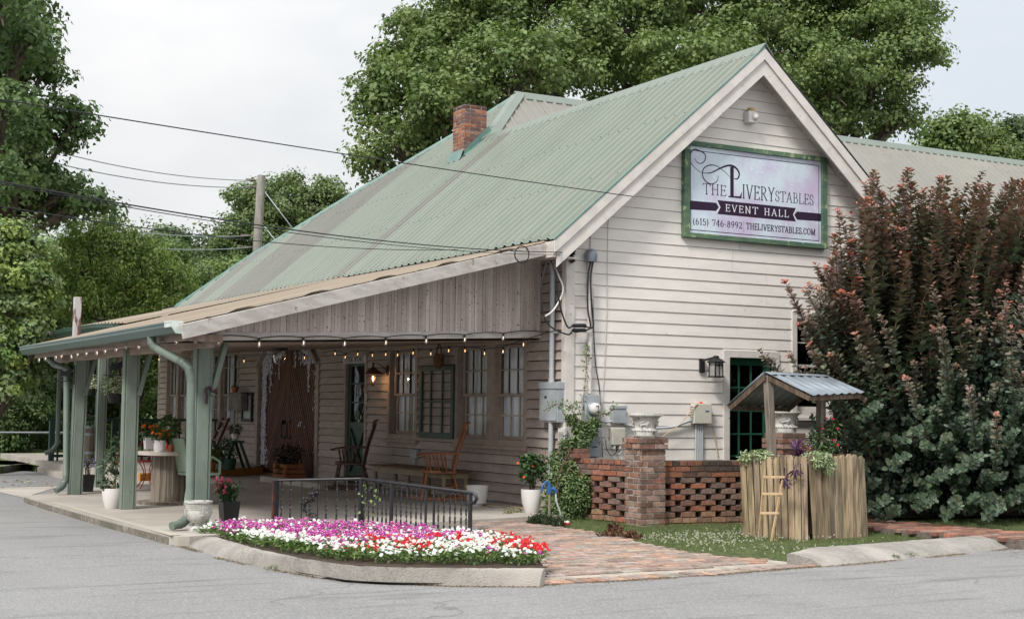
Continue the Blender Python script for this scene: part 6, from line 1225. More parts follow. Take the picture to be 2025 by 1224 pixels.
# red bistro chairs
def bistro(c, rz, label):
    t = thing('bistro_chair', label, 'chair', (0, 0, 0), 'red metal chairs by the spool table'); mb = MB(); mb.lathe([(.17, .42), (.175, .43), (.17, .44)], n=24); mb.build('seat', m_redm, t)
    for k in range(4):
        a = k * 1.5708 + .785; ca, sa = math.cos(a), math.sin(a); mb = MB(); mb.tube(smoothp([Vector((.14 * ca, .14 * sa, .42)), Vector((.06 * ca, .06 * sa, .28)), Vector((.09 * ca, .09 * sa, .14)), Vector((.21 * ca, .21 * sa, 0))]), .008, n=6); mb.build('leg', m_redm, t)
    mb = MB(); mb.tube(smoothp([Vector((-.15, -.12, .43)), Vector((-.18, -.15, .7)), Vector((-.19, -.08, .86)), Vector((-.19, .08, .86)), Vector((-.18, .15, .7)), Vector((-.15, .12, .43))]), .009, n=6)
    mb.tube(smoothp([Vector((-.16, -.05, .43)), Vector((-.19, -.08, .62)), Vector((-.19, 0, .74)), Vector((-.19, .08, .62)), Vector((-.16, .05, .43))]), .006, n=6); mb.build('back', m_redm, t); place(t, c, rz); return t
c = at(290, 968, z=0); bistro((c.x, c.y, 0), 1.0, 'red wire bistro chair nearest the spool table'); c = at(318, 955, z=0); bistro((c.x, c.y, 0), 3.4, 'red wire bistro chair partly hidden behind the spool table')
# sage plastic chair beside post
def pchair(c, rz):
    t = thing('plastic_chair', 'sage green plastic chair behind the front post', 'chair', (0, 0, 0)); mb = MB(); mb.box((-.22, -.22, .38), (.22, .22, .42)); mb.build('seat', m_gplas, t, bevel=.015)
    mb = MB(); mb.hexa([(-.22, -.21, .42), (-.17, -.21, .42), (-.17, .21, .42), (-.22, .21, .42)], [(-.32, -.23, .86), (-.29, -.23, .86), (-.29, .23, .86), (-.32, .23, .86)]); mb.build('backrest', m_gplas, t, bevel=.012)
    for i in (-1, 1):
        for j in (-1, 1): mb = MB(); mb.beam((i * .19, j * .19, .39), (i * .25, j * .22, 0), .04, .04); mb.build('leg', m_gplas, t, bevel=.006)
        mb = MB(); mb.tube([(-.24, i * .24, .62), (.1, i * .25, .62), (.2, i * .24, .56), (.21, i * .21, .4)], .018); mb.build('arm', m_gplas, t)
    place(t, c, rz)
c = at(392, 1000, z=0); pchair((c.x + .06, c.y + .25, 0), .1)
# barrel, baskets
c = at(173, 915, z=.13); c.y = max(c.y, 12.0); t = thing('whiskey_barrel', 'grey weathered wooden barrel on the raised floor between the left posts', 'barrel', c); mb = MB(); BH = at(173, 842, y=c.y).z - .13; br = .5 * 24 * 31 / FPX * .9
prof = [(br * .82, 0), (br * .96, BH * .25), (br, BH * .5), (br * .96, BH * .75), (br * .82, BH)]; mb.lathe(prof, c, n=26); mb.build('staves', m_greyw, t, smooth=30)
for f in (.03, .24, .74, .93): mb = MB(); rr = br * interp(f, [0, .25, .5, .75, 1], [.82, .96, 1, .96, .82]) + .006; mb.lathe([(rr, BH * f), (rr, BH * f + .05)], c, n=26); mb.build('hoop', m_galv, t, smooth=30)
def hanging(u, v, y_, r, label):
    c = at(u, v, y=y_); t = thing('hanging_basket', label, 'hanging basket', c, 'hanging baskets of white flowers'); mb = MB(); mb.lathe([(r * .45, -r * .55), (r * .62, 0), (r * .58, 0)], c, n=16); mb.build('pot', m_black, t, smooth=40)
    mb = MB()
    for k in range(3): a = k * 2.09; mb.tube([c + Vector((r * .6 * math.cos(a), r * .6 * math.sin(a), 0)), c + Vector((0, 0, 2.25 - c.z))], .003, n=4)
    mb.build('hanger', m_iron, t); cl = Cloud(); blob(cl, c + Vector((0, 0, r * .45)), (r, r, r * .75), 700, .035, [(.70, .70, .62), (.80, .80, .72), (.45, .48, .36), (.16, .21, .10)], shell=.3); cl.build('flowers', m_petal, t)
hanging(232, 778, 6.1, .26, 'larger white-flowered hanging basket left of the middle post'); hanging(178, 768, 9, .20, 'smaller white-flowered hanging basket behind the leaning post')
def iron_sign(u, v, x_, label, sc=1.0):
    c = at(u, v, x=x_); t = thing('iron_bracket', label, 'bracket', c, 'black iron brackets on the posts'); mb = MB(); w_ = .09 * sc
    mb.beam(c + Vector((-w_ * 2, 0, -.09)), c + Vector((w_, 0, -.09)), .012, .012); mb.beam(c + Vector((w_, 0, -.14)), c + Vector((w_, 0, .14)), .014, .02)
    body = [(-.12, .0), (-.10, .05), (-.02, .05), (.03, .09), (.06, .07), (.03, .03), (.02, -.02), (.02, -.085), (.0, -.085), (-.01, -.02), (-.08, -.02), (-.09, -.085), (-.11, -.085)]
    mb.prism([(a * sc, b * sc) for a, b in body], lambda p: (c.x + p[0], c.y - .004, c.z + p[1]), lambda p: (c.x + p[0], c.y + .004, c.z + p[1])); mb.build('silhouette', m_iron, t)
iron_sign(134, 741, -5.15, 'black iron horse-silhouette bracket on the leaning left post'); iron_sign(236, 728, -5.1, 'black iron bracket high on the left of the middle post', 1.1)
c = at(410, 782, y=-.62); t = thing('iron_swan', 'dark iron swan ornament nailed to the front post', 'ornament', c); mb = MB(); mb.tube(smoothp([c + Vector((-.01, -.01, -.09)), c + Vector((-.005, -.01, 0)), c + Vector((-.02, -.01, .06)), c + Vector((.02, -.01, .09)), c + Vector((.05, -.01, .05)), c + Vector((.09, -.01, .04)), c + Vector((.085, -.01, .075))]), [.014] * 31, n=6); mb.build('body', mat('dark_plum_iron', (.07, .03, .045)), t, smooth=60)
# plants and stool on the raised floor
c = at(463, 926, z=.13); t = thing('step_stool', 'green folding wooden step stool holding pots before the far windows', 'step stool', c); sx = c.x; H1 = .48
for i, j in ((-1, -1), (1, -1), (-1, 1), (1, 1)): mb = MB(); mb.beam((c.x + i * .24, c.y + j * .17, .13), (c.x + i * .06, c.y + j * .14, .13 + H1), .03, .05); mb.build('leg', m_green, t, bevel=.003)
mb = MB(); mb.box((c.x - .13, c.y - .19, .13 + H1), (c.x + .12, c.y + .19, .16 + H1)); mb.build('top_step', m_green, t, bevel=.004); mb = MB(); mb.box((c.x - .22, c.y - .16, .13 + H1 * .5), (c.x - .08, c.y + .16, .155 + H1 * .5)); mb.build('step', m_green, t, bevel=.004)
def spot(u, v, z, r, h, kind, m_, nm, lb, pr, ph, n=160, ls=.05, pal=HIB): c = at(u, v, z=z); t_ = thing(nm, lb, 'potted plant', c); pot_mesh(kind, c, r, h, m_, t_); cl = Cloud(); blob(cl, c + Vector((0, 0, h + ph)), (pr, pr, ph * 1.3), n, ls, pal, tmpl=LEAF6, asp=.7); cl.build('foliage', m_bleaf, t_)
c0 = Vector((sx, at(463, 926, z=.13).y, 0))
def pos_pot(p, r, h, kind, m_, nm, lb, pr, ph, n=160, ls=.05, pal=HIB): t_ = thing(nm, lb, 'potted plant', p); pot_mesh(kind, p, r, h, m_, t_); cl = Cloud(); blob(cl, Vector(p) + Vector((0, 0, h + ph)), (pr, pr, ph * 1.3), n, ls, pal, tmpl=LEAF6, asp=.7); cl.build('foliage', m_bleaf, t_)
pos_pot(Vector((sx, c0.y, .16 + H1)), .07, .13, 'plain', m_white, 'potted_fern', 'small white pot with a dark plant on top of the green step stool', .12, .08)
pos_pot(Vector((sx - .15, c0.y, .155 + H1 * .5)), .085, .13, 'plain', m_white, 'potted_ivy', 'white pot with trailing ivy on the lower step of the green stool', .18, .08, pal=IV)
pos_pot(at(418, 928, z=.13), .09, .14, 'terra', m_terra, 'potted_lily', 'terracotta pot with long leaves on the floor left of the step stool', .17, .16, pal=[(.07, .12, .03), (.14, .17, .05)], ls=.10)
pos_pot(Vector((MBX[0].x, MBX[0].y, MBX[1])), .075, .11, 'terra', m_terra, 'potted_succulent', 'little terracotta pot on top of the wall mailbox', .07, .03, n=60, ls=.03, pal=IV)
pos_pot(at(452, 928, z=.13), .14, .2, 'plain', m_green, 'potted_foliage', 'green pot with dark leaves on the floor behind the step stool', .16, .1)
c = at(432, 924, z=.13); t = thing('folded_chair', 'dark red folded wooden chair leaning on the far window', 'chair', c)
for i in (0, 1): mb = MB(); mb.beam((c.x - .25, c.y - .1 + i * .35, .13), (c.x + .15, c.y - .1 + i * .35, 1.05), .03, .05); mb.build('rail', m_redm if 0 else m_dwood, t, bevel=.003)
mb = MB()
for k in range(5): f = .15 + k * .19; mb.box((c.x - .26 + .4 * f, c.y - .1, .13 + .92 * f), (c.x - .24 + .4 * f, c.y + .25, .17 + .92 * f))
mb.build('slats', m_dwood, t)
# crate with dark plant, concrete block
c = Vector((-.42, 8.72, 0)); t = thing('wooden_crate', 'slatted wooden crate by the brown double door', 'crate', c); hw, hd, hh = .27, .17, .26; mb = MB()
for i in (-1, 1):
    for j in (-1, 1): mb.box((c.x + i * hd - .02, c.y + j * hw - .02, 0), (c.x + i * hd + .02, c.y + j * hw + .02, hh))
    for k in range(3):
        z = .01 + k * .09; mb.box((c.x + i * (hd + .028) - .008, c.y - hw, z), (c.x + i * (hd + .028) + .008, c.y + hw, z + .07)); mb.box((c.x - hd, c.y + i * (hw + .028) - .008, z + .001), (c.x + hd, c.y + i * (hw + .028) + .008, z + .071))
mb.box((c.x - hd, c.y - hw, .0), (c.x + hd, c.y + hw, .02)); mb.build('slats', m_wood, t, bevel=.003)
t = thing('dark_leafy_plant', 'very dark leafy plant spilling out of the wooden crate', 'plant', c + Vector((0, 0, .05))); cl = Cloud(); blob(cl, c + Vector((0, 0, .42)), (.26, .30, .22), 620, .055, [(.022, .018, .018), (.03, .026, .024), (.016, .014, .014)], shell=.2, tmpl=LEAF6); blob(cl, c + Vector((-.2, -.1, .22)), (.08, .1, .14), 120, .05, [(.02, .02, .018)]); cl.build('foliage', m_bleaf, t)
a, b = at(530, 952, z=0), at(650, 968, z=0); mb = MB(); mb.beam(a + Vector((0, .1, .045)), b + Vector((0, .1, .045)), .22, .09); o = mb.build('concrete_block', m_conc, bevel=.01); tag(o, 'long low concrete block lying on the slab before the double door', 'block')
# table
a, b = at(748, 958, z=0), at(865, 985, z=0); tx = -.42; zt = at(735, 917, x=-.62).z; ya, yb = at(735, 917, x=-.62).y, at(880, 929, x=-.62).y
t = thing('low_table', 'long low table with worn brown top between the two rocking chairs', 'table', (tx, (ya + yb) / 2, 0)); mb = MB(); mb.box((tx - .25, yb, zt - .022), (tx + .25, ya, zt)); mb.build('tabletop', m_ttop, t, bevel=.005)
mb = MB(); mb.box((tx - .21, yb + .06, zt - .11), (tx - .19, ya - .06, zt - .023)); mb.box((tx + .19, yb + .06, zt - .11), (tx + .21, ya - .06, zt - .023)); mb.box((tx - .19, yb + .06, zt - .11), (tx + .19, yb + .08, zt - .023)); mb.box((tx - .19, ya - .08, zt - .11), (tx + .19, ya - .06, zt - .023)); mb.build('apron', m_tbase, t, bevel=.002)
for y_ in (yb + .09, yb + (ya - yb) * .5, ya - .09):
    for i in (-1, 1):
        mb = MB(); mb.lathe([(.026, 0), (.02, .03), (.032, .08), (.02, .12), (.034, .2), (.024, .27), (.034, .29), (.034, zt - .024)], (tx + i * .17, y_, 0), n=12); mb.build('leg', m_tbase, t, smooth=60)
# rocking chairs (face +X before turning)
def rocker(m_, label, c, rz):
    t = thing('rocking_chair', label, 'rocking chair', (0, 0, 0), 'rocking chairs on the porch'); sh = .40
    mb = MB(); pts_ = [(-.22, -.21), (-.05, -.245), (.16, -.25), (.24, -.2), (.255, 0), (.24, .2), (.16, .25), (-.05, .245), (-.22, .21)]; mb.prism(pts_, lambda p: (p[0], p[1], sh - .02 + .03 * p[0]), lambda p: (p[0], p[1], sh + .018 + .05 * p[0])); mb.build('seat', m_, t, bevel=.008)
    rz_ = lambda x: .012 + .16 * x * x
    for j in (-1, 1):
        mb = MB(); P = [(x, j * .215, rz_(x) + .012) for x in np.linspace(-.48, .40, 14)]
        for k in range(13): mb.beam(P[k], P[k + 1], .03, .038)
        mb.build('rocker', m_, t, bevel=.003)
        for x0, x1 in ((-.17, -.27), (.19, .25)):
            mb = MB(); a_, b_ = Vector((x0, j * .18, sh - .01)), Vector((x1, j * .215, rz_(x1) + .02)); mb.tube([a_, a_.lerp(b_, .2), a_.lerp(b_, .4), a_.lerp(b_, .5), a_.lerp(b_, .75), b_], [.015, .021, .016, .024, .017, .013], n=10); mb.build('leg', m_, t, smooth=60)
        mb = MB(); mb.tube([(-.24, j * .205, .2), (.22, j * .205, .17)], [.011, .011], n=8); mb.build('stretcher', m_, t, smooth=60)
        # arms
        mb = MB(); A = [(-.235, j * .25, .655), (0, j * .28, .655), (.2, j * .285, .645), (.27, j * .28, .625)]
        for k in range(3): mb.beam(A[k], A[k + 1], .055 + .01 * k, .022)
        mb.lathe([(.04, -.014), (.042, .01), (.03, .014)], A[3], n=12); mb.build('armrest', m_, t, bevel=.005)
        for x in (-.07, .04, .15): mb = MB(); a_, b_ = Vector((x - .01, j * .22, sh + .01)), Vector((x + .03, j * .278, .645)); mb.tube([a_, a_.lerp(b_, .3), a_.lerp(b_, .5), a_.lerp(b_, .7), b_], [.009, .016, .011, .015, .008], n=8); mb.build('arm_spindle', m_, t, smooth=60)
        mb = MB(); mb.tube([(-.19, j * .185, sh), (-.26, j * .2, .72), (-.365, j * .215, 1.03)], [.018, .016, .012], n=10); mb.build('back_post', m_, t, smooth=60)
    for k in range(5): j = (k - 2) * .066; mb = MB(); mb.tube([(-.20, j * .9, sh), (-.27, j, .72), (-.365, j * 1.1, 1.0)], [.009, .013, .008], n=8); mb.build('back_spindle', m_, t, smooth=60)
    mb = MB(); mb.beam((.22, -.2, .2), (.22, .2, .2), .022, .022); mb.beam((-.22, -.19, .24), (-.22, .19, .24), .022, .022); mb.build('stretcher', m_, t, bevel=.004)
    mb = MB(); top = [(-.24, 0), (-.25, .09), (-.17, .115), (-.08, .10), (0, .095), (.08, .10), (.17, .115), (.25, .09), (.24, 0)]; mb.prism(top, lambda p: (-.37 - p[1] * .3 + .05 * (p[0] / .25) ** 2, p[0], .985 + p[1]), lambda p: (-.395 - p[1] * .3 + .05 * (p[0] / .25) ** 2, p[0], .985 + p[1])); mb.build('crest_rail', m_, t, bevel=.006)
    place(t, c, rz)
c = at(893, 983, z=0); rocker(m_wood, 'honey-coloured rocking chair at the right end of the low table', (-.58, 2.42, 0), math.pi - .36)
c = at(706, 958, z=0); rocker(m_dwood, 'dark brown rocking chair in front of the catering door', (-.66, 5.35, 0), math.pi - .5)
# ------------------------------------------------------------------ iron railing
RB = [at(545, 1045, z=-.04), at(713, 1052, z=-.05), at(929, 1078, z=-.07)]; RTz = [at(545, 949, x=RB[0].x).z, at(713, 946, x=RB[1].x).z, at(929, 974, x=RB[2].x).z]
RTP = [Vector((p.x, p.y, z)) for p, z in zip(RB, RTz)]
t = thing('iron_railing', 'low black wrought-iron railing bent at its middle post, behind the flower bed', 'railing', RB[1])
mb = MB(); mb.tube([RTP[0], RTP[1]], .016, n=8); e_ = (RTP[2] - RTP[1]).normalized(); mb.tube([RTP[1], RTP[2] + e_ * .03, RTP[2] + e_ * .07 + Vector((0, 0, -.01)), RTP[2] + e_ * .09 + Vector((0, 0, -.05)), RTP[2] + e_ * .06 + Vector((0, 0, -.09)), RTP[2] + e_ * .01 + Vector((0, 0, -.10))], .018, n=8); mb.build('handrail', m_iron, t, smooth=50)
mb = MB(); mb.tube([RB[0] + Vector((0, 0, .06)), RB[1] + Vector((0, 0, .06)), RB[2] + Vector((0, 0, .06))], .010, n=4); mb.build('bottom_rail', m_iron, t)
for i, (p, q) in enumerate(zip(RB, RTP)): mb = MB(); mb.beam(p - Vector((0, 0, .1)), q, .04 if i < 2 else .03, .04 if i < 2 else .03, up=(1, .3, 0)); mb.build('post', m_iron, t)
mb = MB(); mb.beam(RB[0] + Vector((-.033, .0, -.1)), RTP[0] + Vector((-.033, 0, -.005)), .02, .03, up=(1, .3, 0)); mb.build('rust_strip', m_rust, t)
def baluster(p, q, twist=True):
    mb = MB(); n = 22; vs = []; d = (q - p)
    for i in range(n + 1):
        f = i / n; c = p.lerp(q, f); a = f * math.pi * 5 if twist else 0
        for (x, y) in ((-.0105, -.003), (.0105, -.003), (.0105, .003), (-.0105, .003)): vs.append(c + Vector((x * math.cos(a) - y * math.sin(a), x * math.sin(a) + y * math.cos(a), 0)))
    mb.add(vs, [(i * 4 + k, i * 4 + (k + 1) % 4, (i + 1) * 4 + (k + 1) % 4, (i + 1) * 4 + k) for i in range(n) for k in range(4)]); mb.build('baluster', m_iron, t)
def rp_(seg, u):  # fraction along a segment whose base projects to column u
    a, b = RB[seg], RB[seg + 1]; lo, hi = 0, 1
    for _ in range(30):
        m_ = (lo + hi) / 2
        if project(a.lerp(b, m_))[0] < u: lo = m_
        else: hi = m_
    return lo
for u in (555.5, 573, 644, 664.5, 684, 702): f = rp_(0, u); baluster(RB[0].lerp(RB[1], f) + Vector((0, 0, .06)), RTP[0].lerp(RTP[1], f))
for u in (719, 728, 737, 746, 755, 763, 783, 792, 803, 812, 822, 832, 866, 877, 889, 899, 911, 921): f = rp_(1, u); baluster(RB[1].lerp(RB[2], f) + Vector((0, 0, .06)), RTP[1].lerp(RTP[2], f))
for s_, u, w_ in ((0, 595, .008), (0, 627, .008), (1, 773, .03), (1, 841, .018), (1, 857, .018)):
    f = rp_(s_, u); mb = MB(); mb.beam(RB[s_].lerp(RB[s_ + 1], f) - Vector((0, 0, .03)), RTP[s_].lerp(RTP[s_ + 1], f), w_, w_, up=(1, .3, 0)); mb.build('post', m_iron, t)
# cast ivy panel between the two thin bars
f0, f1 = rp_(0, 597), rp_(0, 625); a_, b_ = RB[0].lerp(RB[1], f0), RB[0].lerp(RB[1], f1); zt0 = RTz[0] - .08; cl = Cloud(); mb = MB(); cv = []
for k in range(30): f = k / 29; p = a_.lerp(b_, .5 + .38 * math.sin(f * 9)); cv.append(Vector((p.x, p.y, -.0 + (zt0) * f)))
mb.tube(cv, .008, n=5); nn_ = Vector((b_.y - a_.y, a_.x - b_.x, 0)).normalized()
P = np.array([tuple(c + Vector(((random.uniform(-.05, .05)), 0, random.uniform(-.03, .03)))) for c in cv for _ in range(2)]); n = len(P); V, F, C = leafmesh(P, np.tile(np.array((nn_.x, nn_.y, .2)), (n, 1)) + rdir(n) * .3, rdir(n), .042, np.full((n, 3), .02), LEAFM, 1.0)
mb.build('cast_stem', m_iron, t); o = mkmesh('cast_leaves', V, F, m_iron, t); o.modifiers.new('s', 'SOLIDIFY').thickness = .005
t2 = thing('railing_vine', 'thin vine with pale heart-shaped leaves climbing the middle of the railing', 'vine', RB[1]); cl = Cloud(); P = np.array([tuple(at(u, v, y=RB[1].y - .03)) for u, v in ((735, 962), (741, 968), (720, 957), (725, 972), (742, 978), (717, 979), (708, 975), (724, 983), (733, 988), (744, 980), (717, 991), (741, 994), (728, 1002), (713, 1012), (736, 1015), (724, 1022), (748, 985), (722, 964))]); n = len(P); V, F, C = leafmesh(P, np.tile([-.5, -.8, .4], (n, 1)) + rdir(n) * .4, rdir(n) + np.array([0, 0, -1.]), rng.uniform(.03, .05, n), pal_cols([(.30, .38, .14), (.24, .33, .11)], n), LEAFM, 1.0); cl.add(V, F, C); cl.build('leaves', m_leaf, t2)
mb = MB(); mb.tube(smoothp([at(u, v, y=RB[1].y - .02) for u, v in ((722, 1030), (730, 1000), (722, 975), (736, 960), (742, 975), (740, 1020))]), .0025, n=4); mb.build('stem', m_leafst, t2)
# ------------------------------------------------------------------ bedding flowers (one mass)
cl = Cloud(); bp = bed; xs = [p[0] for p in bp]; ys = [p[1] for p in bp]; n = 0; W1 = [(.80, .80, .80), (.74, .74, .76)]; MG = [(.42, .03, .29), (.50, .05, .35), (.36, .025, .25), (.56, .12, .40)]; RD = [(.62, .012, .02), (.52, .01, .02), (.70, .03, .04)]; PF = [(.10, .16, .05), (.13, .20, .065), (.07, .12, .04), (.19, .25, .10)]
plants = []
tries = 0
while len(plants) < 560 and tries < 20000:
    tries += 1; p = (random.uniform(min(xs), max(xs)), random.uniform(min(ys), max(ys)))
    if not inside(p, bp): continue
    if any((p[0] - q[0]) ** 2 + (p[1] - q[1]) ** 2 < .0095 for q in plants): continue
    plants.append(p)
for (x, y) in plants:
    u, v = project((x, y, 0)); h = random.uniform(.07, .12) * (.7 if v < 1078 else 1); blob(cl, (x, y, h * .45), (.085, .085, h * .55), 46, .042, PF, tmpl=LEAF4, asp=.45, shell=.2, up=.9, droop=.0)
    back = interp(u, [395, 545, 700, 850, 1000], [1052, 1070, 1086, 1090, 1092]) + random.uniform(-5, 5); vn = v - back
    if u > 985: pal_ = RD if v < 1106 else (W1 if random.random() < .6 else RD)
    elif vn < -2: pal_ = MG if (u < 900 or random.random() < .4) and u > 430 else W1
    elif vn < 9: pal_ = (MG if random.random() < .7 else W1) if 560 < u < 720 else (RD if (690 < u < 860 or (u > 900 and random.random() < .35)) and random.random() < .75 else W1)
    elif vn < 16: pal_ = RD if (670 < u < 860) and random.random() < .6 else W1
    else: pal_ = W1
    if random.random() < .2: pal_ = random.choice((W1, MG, W1, RD if u > 640 else MG))
    for _ in range(random.randint(4, 10)):
        a = random.uniform(0, 6.28); r = .10 * math.sqrt(random.random()); P0 = (x + r * math.cos(a), y + r * math.sin(a), h + random.uniform(-.02, .035) - (random.random() * .05 if vn > 20 else 0)); pl_ = pal_ if random.random() < .9 else W1
        flowers(cl, [P0], random.uniform(.012, .023), pl_, tilt=.6, toward=(-.25, -.45, .9))
        if pl_ is MG: nq = np.array([P0]) + np.array([[-.003, -.006, .006]]); V, F, C = leafmesh(nq, np.array([[-.3, -.5, .9]]), rdir(1), .008, np.array([[.8, .75, .8]]), LEAF6, 1.2); cl.add(V, F, C)
cl.build('bedding_flowers', m_petal, kind='stuff')
# ------------------------------------------------------------------ pierced brick garden wall
zb = -.13; BW1 = [(.26, .125, .085), (.22, .115, .085), (.30, .145, .10), (.19, .115, .09), (.27, .165, .13), (.22, .15, .125)]; BWD = [(.10, .07, .055), (.15, .085, .06), (.22, .10, .065), (.09, .065, .055), (.27, .12, .07)]; BWO = [(.36, .13, .075), (.31, .12, .07), (.26, .11, .07)]; BWB = [(.33, .19, .12), (.29, .165, .105), (.36, .21, .13), (.26, .16, .11)]
def pierced(name, p0, p1, label, top_pal, nc=12, th=.10, ch=.0685):
    p0, p1 = Vector(p0), Vector(p1); L_ = (p1 - p0).length; d = (p1 - p0).normalized(); nrm = Vector((d.y, -d.x, 0))
    if nrm.dot(Vector((-.5, -.86, 0))) < 0: nrm = -nrm
    t = thing(name, label, 'brick wall', (p0 + p1) / 2)
    def T_(p): q = p0 + d * p[0] + nrm * p[1]; return (q.x, q.y, p[2])
    mb = MB(T_); mo = MB(T_); g = .0065
    for k in range(nc):
        z = zb + k * ch; pierce = 2 <= k <= nc - 5 + 1; pal_ = BWB if k < 3 else BW1
        if k >= nc - 3: pal_ = top_pal
        bl = .205 if k < nc - 1 else .105
        if pierce: bl = .205; step = .285; off = (k % 2) * step / 2
        else: step = bl; off = (k % 2) * step / 2
        u = -off
        ww = th + (.012 if k == nc - 1 else 0)
        while u < L_:
            a, b = max(0, u), min(L_, u + bl)
            if b - a > .03:
                c = jc(random.choice(pal_ if random.random() < .85 else BWO), .16); r = random.uniform(-.005, .005)
                mb.box((a + g, -ww / 2 + r, z + g), (b - g, ww / 2 + r, z + ch - g + random.uniform(-.002, .002)), c, jit=.0022)
                if not pierce: mo.box((a, -th / 2 + .012, z), (b, th / 2 - .012, z + ch))
                else: mo.box((a + .01, -th / 2 + .014, z - .004), (b - .01, th / 2 - .014, z + ch + .004))
            u += step
    mo.box((.0, -th / 2 - .075, zb), (L_, -th / 2 - .045, zb + nc * ch - .004)); mb.build('bricks', m_brick, t, bevel=.003); mo.build('mortar', m_oldmortar, t); return t  # rear sheet is no mortar: added dark so the piercings read as shaded holes
PX0, PX1, PY0, PY1 = .07, .42, -1.60, -1.25
def pillar(name, label, x0, x1, y0, y1, zt):
    t = thing(name, label, 'brick pillar', ((x0 + x1) / 2, (y0 + y1) / 2, zb)); mb = MB()
    pr = lambda z: .022 if zt - .22 < z < zt - .075 else 0
    brick_box(mb, x0, x1, y0, y1, zb, zt, .0685, BW1 + [(.36, .24, .19), (.31, .22, .18)], bl=.19, proud=pr); mb.build('bricks', m_brick, t, bevel=.003)
    mb = MB(); mb.box((x0 + .008, y0 + .008, zb), (x1 - .008, y1 - .008, zt - .006)); mb.build('mortar', m_mortar, t)
ptop = at(1275, 862, y=PY0).z
pillar('brick_pillar', 'square brick pillar carrying the lion urn at the bend of the garden wall', PX0, PX1, PY0, PY1, ptop)
P2 = at(1572, 855, y=-1.75); pillar('brick_pillar', 'second brick pillar half hidden behind the wishing-well planter', P2.x - .20, P2.x + .17, -1.75, -1.40, P2.z)
pierced('garden_wall', (-.045, -.36, 0), ((PX0 + .10), PY0 + .33, 0), 'left wing of the pierced brick garden wall by the vines', BW1)
pierced('garden_wall', (PX1 + .002, PY0 + .14, 0), (P2.x - .20, -1.62, 0), 'right wing of the pierced brick garden wall, dark top bricks', BWD)
a = at(1148, 905, y=-.42); mb = MB(); 
for k in range(2): mb.box((a.x - .10 + k * .012, -.50, a.z + k * .06), (a.x + .09 - k * .01, -.38, a.z + .056 + k * .06), jc(BW1[k]), jit=.004)
o = mb.build('loose_bricks', m_brick, bevel=.004); tag(o, 'two loose bricks stacked on the left end of the garden wall', 'bricks')
def lion_urn(c, label, s_=1.0):
    t = thing('lion_urn', label, 'urn', c); mb = MB(); mb.lathe([(.135 * s_, 0), (.14 * s_, .03), (.142 * s_, .055), (.15 * s_, .06), (.135 * s_, .075), (.128 * s_, .10), (.13 * s_, .13), (.15 * s_, .19), (.165 * s_, .215), (.178 * s_, .228), (.20 * s_, .235), (.208 * s_, .25), (.20 * s_, .265), (.20 * s_, .272), (.17 * s_, .27), (.15 * s_, .2)], c, n=40); mb.build('bowl', m_stone, t, smooth=35)
    mb = MB()
    for k in range(26): a = k * 2 * math.pi / 26; mb.sphere((c.x + .146 * s_ * math.cos(a), c.y + .146 * s_ * math.sin(a), c.z + .068), .012, n=5)
    for k in range(40): a = k * 2 * math.pi / 40; mb.box((c.x + .203 * s_ * math.cos(a) - .006, c.y + .203 * s_ * math.sin(a) - .006, c.z + .243), (c.x + .203 * s_ * math.cos(a) + .006, c.y + .203 * s_ * math.sin(a) + .006, c.z + .258))
    # walking lions in relief
    body = [(-.058, .035), (-.05, .045), (.0, .046), (.02, .06), (.035, .066), (.05, .06), (.06, .045), (.05, .03), (.038, .018), (.036, -.005), (.026, -.005), (.022, .014), (-.005, .018), (-.03, .012), (-.034, -.006), (-.046, -.006), (-.046, .016), (-.06, .02), (-.072, .035), (-.066, .05), (-.075, .04), (-.068, .02)]
    for k in range(4):
        a = math.radians(-118 + k * 90 - 12)
        def T_(p, a=a): th = a + p[0] / (.145 * s_); rr = .145 * s_ + p[1] + (p[2] - .13) * .25; return (c.x + rr * math.cos(th), c.y + rr * math.sin(th), c.z + p[2])
        mb.T = T_; mb.prism(body, lambda p: (p[0], -.006, .115 + p[1]), lambda p: (p[0], .010, .115 + p[1]))
    mb.T = None; mb.build('relief', mat('stone_relief' + str(len(bpy.data.materials)), (.52, .51, .48), (.38, .37, .34), rough=.95), t)
lion_urn(Vector(((PX0 + PX1) / 2, (PY0 + PY1) / 2, ptop - .002)), 'carved stone urn with lions on the nearer brick pillar'); lion_urn(Vector((P2.x, -1.57, P2.z)), 'carved stone urn on the second pillar behind the wishing-well planter')
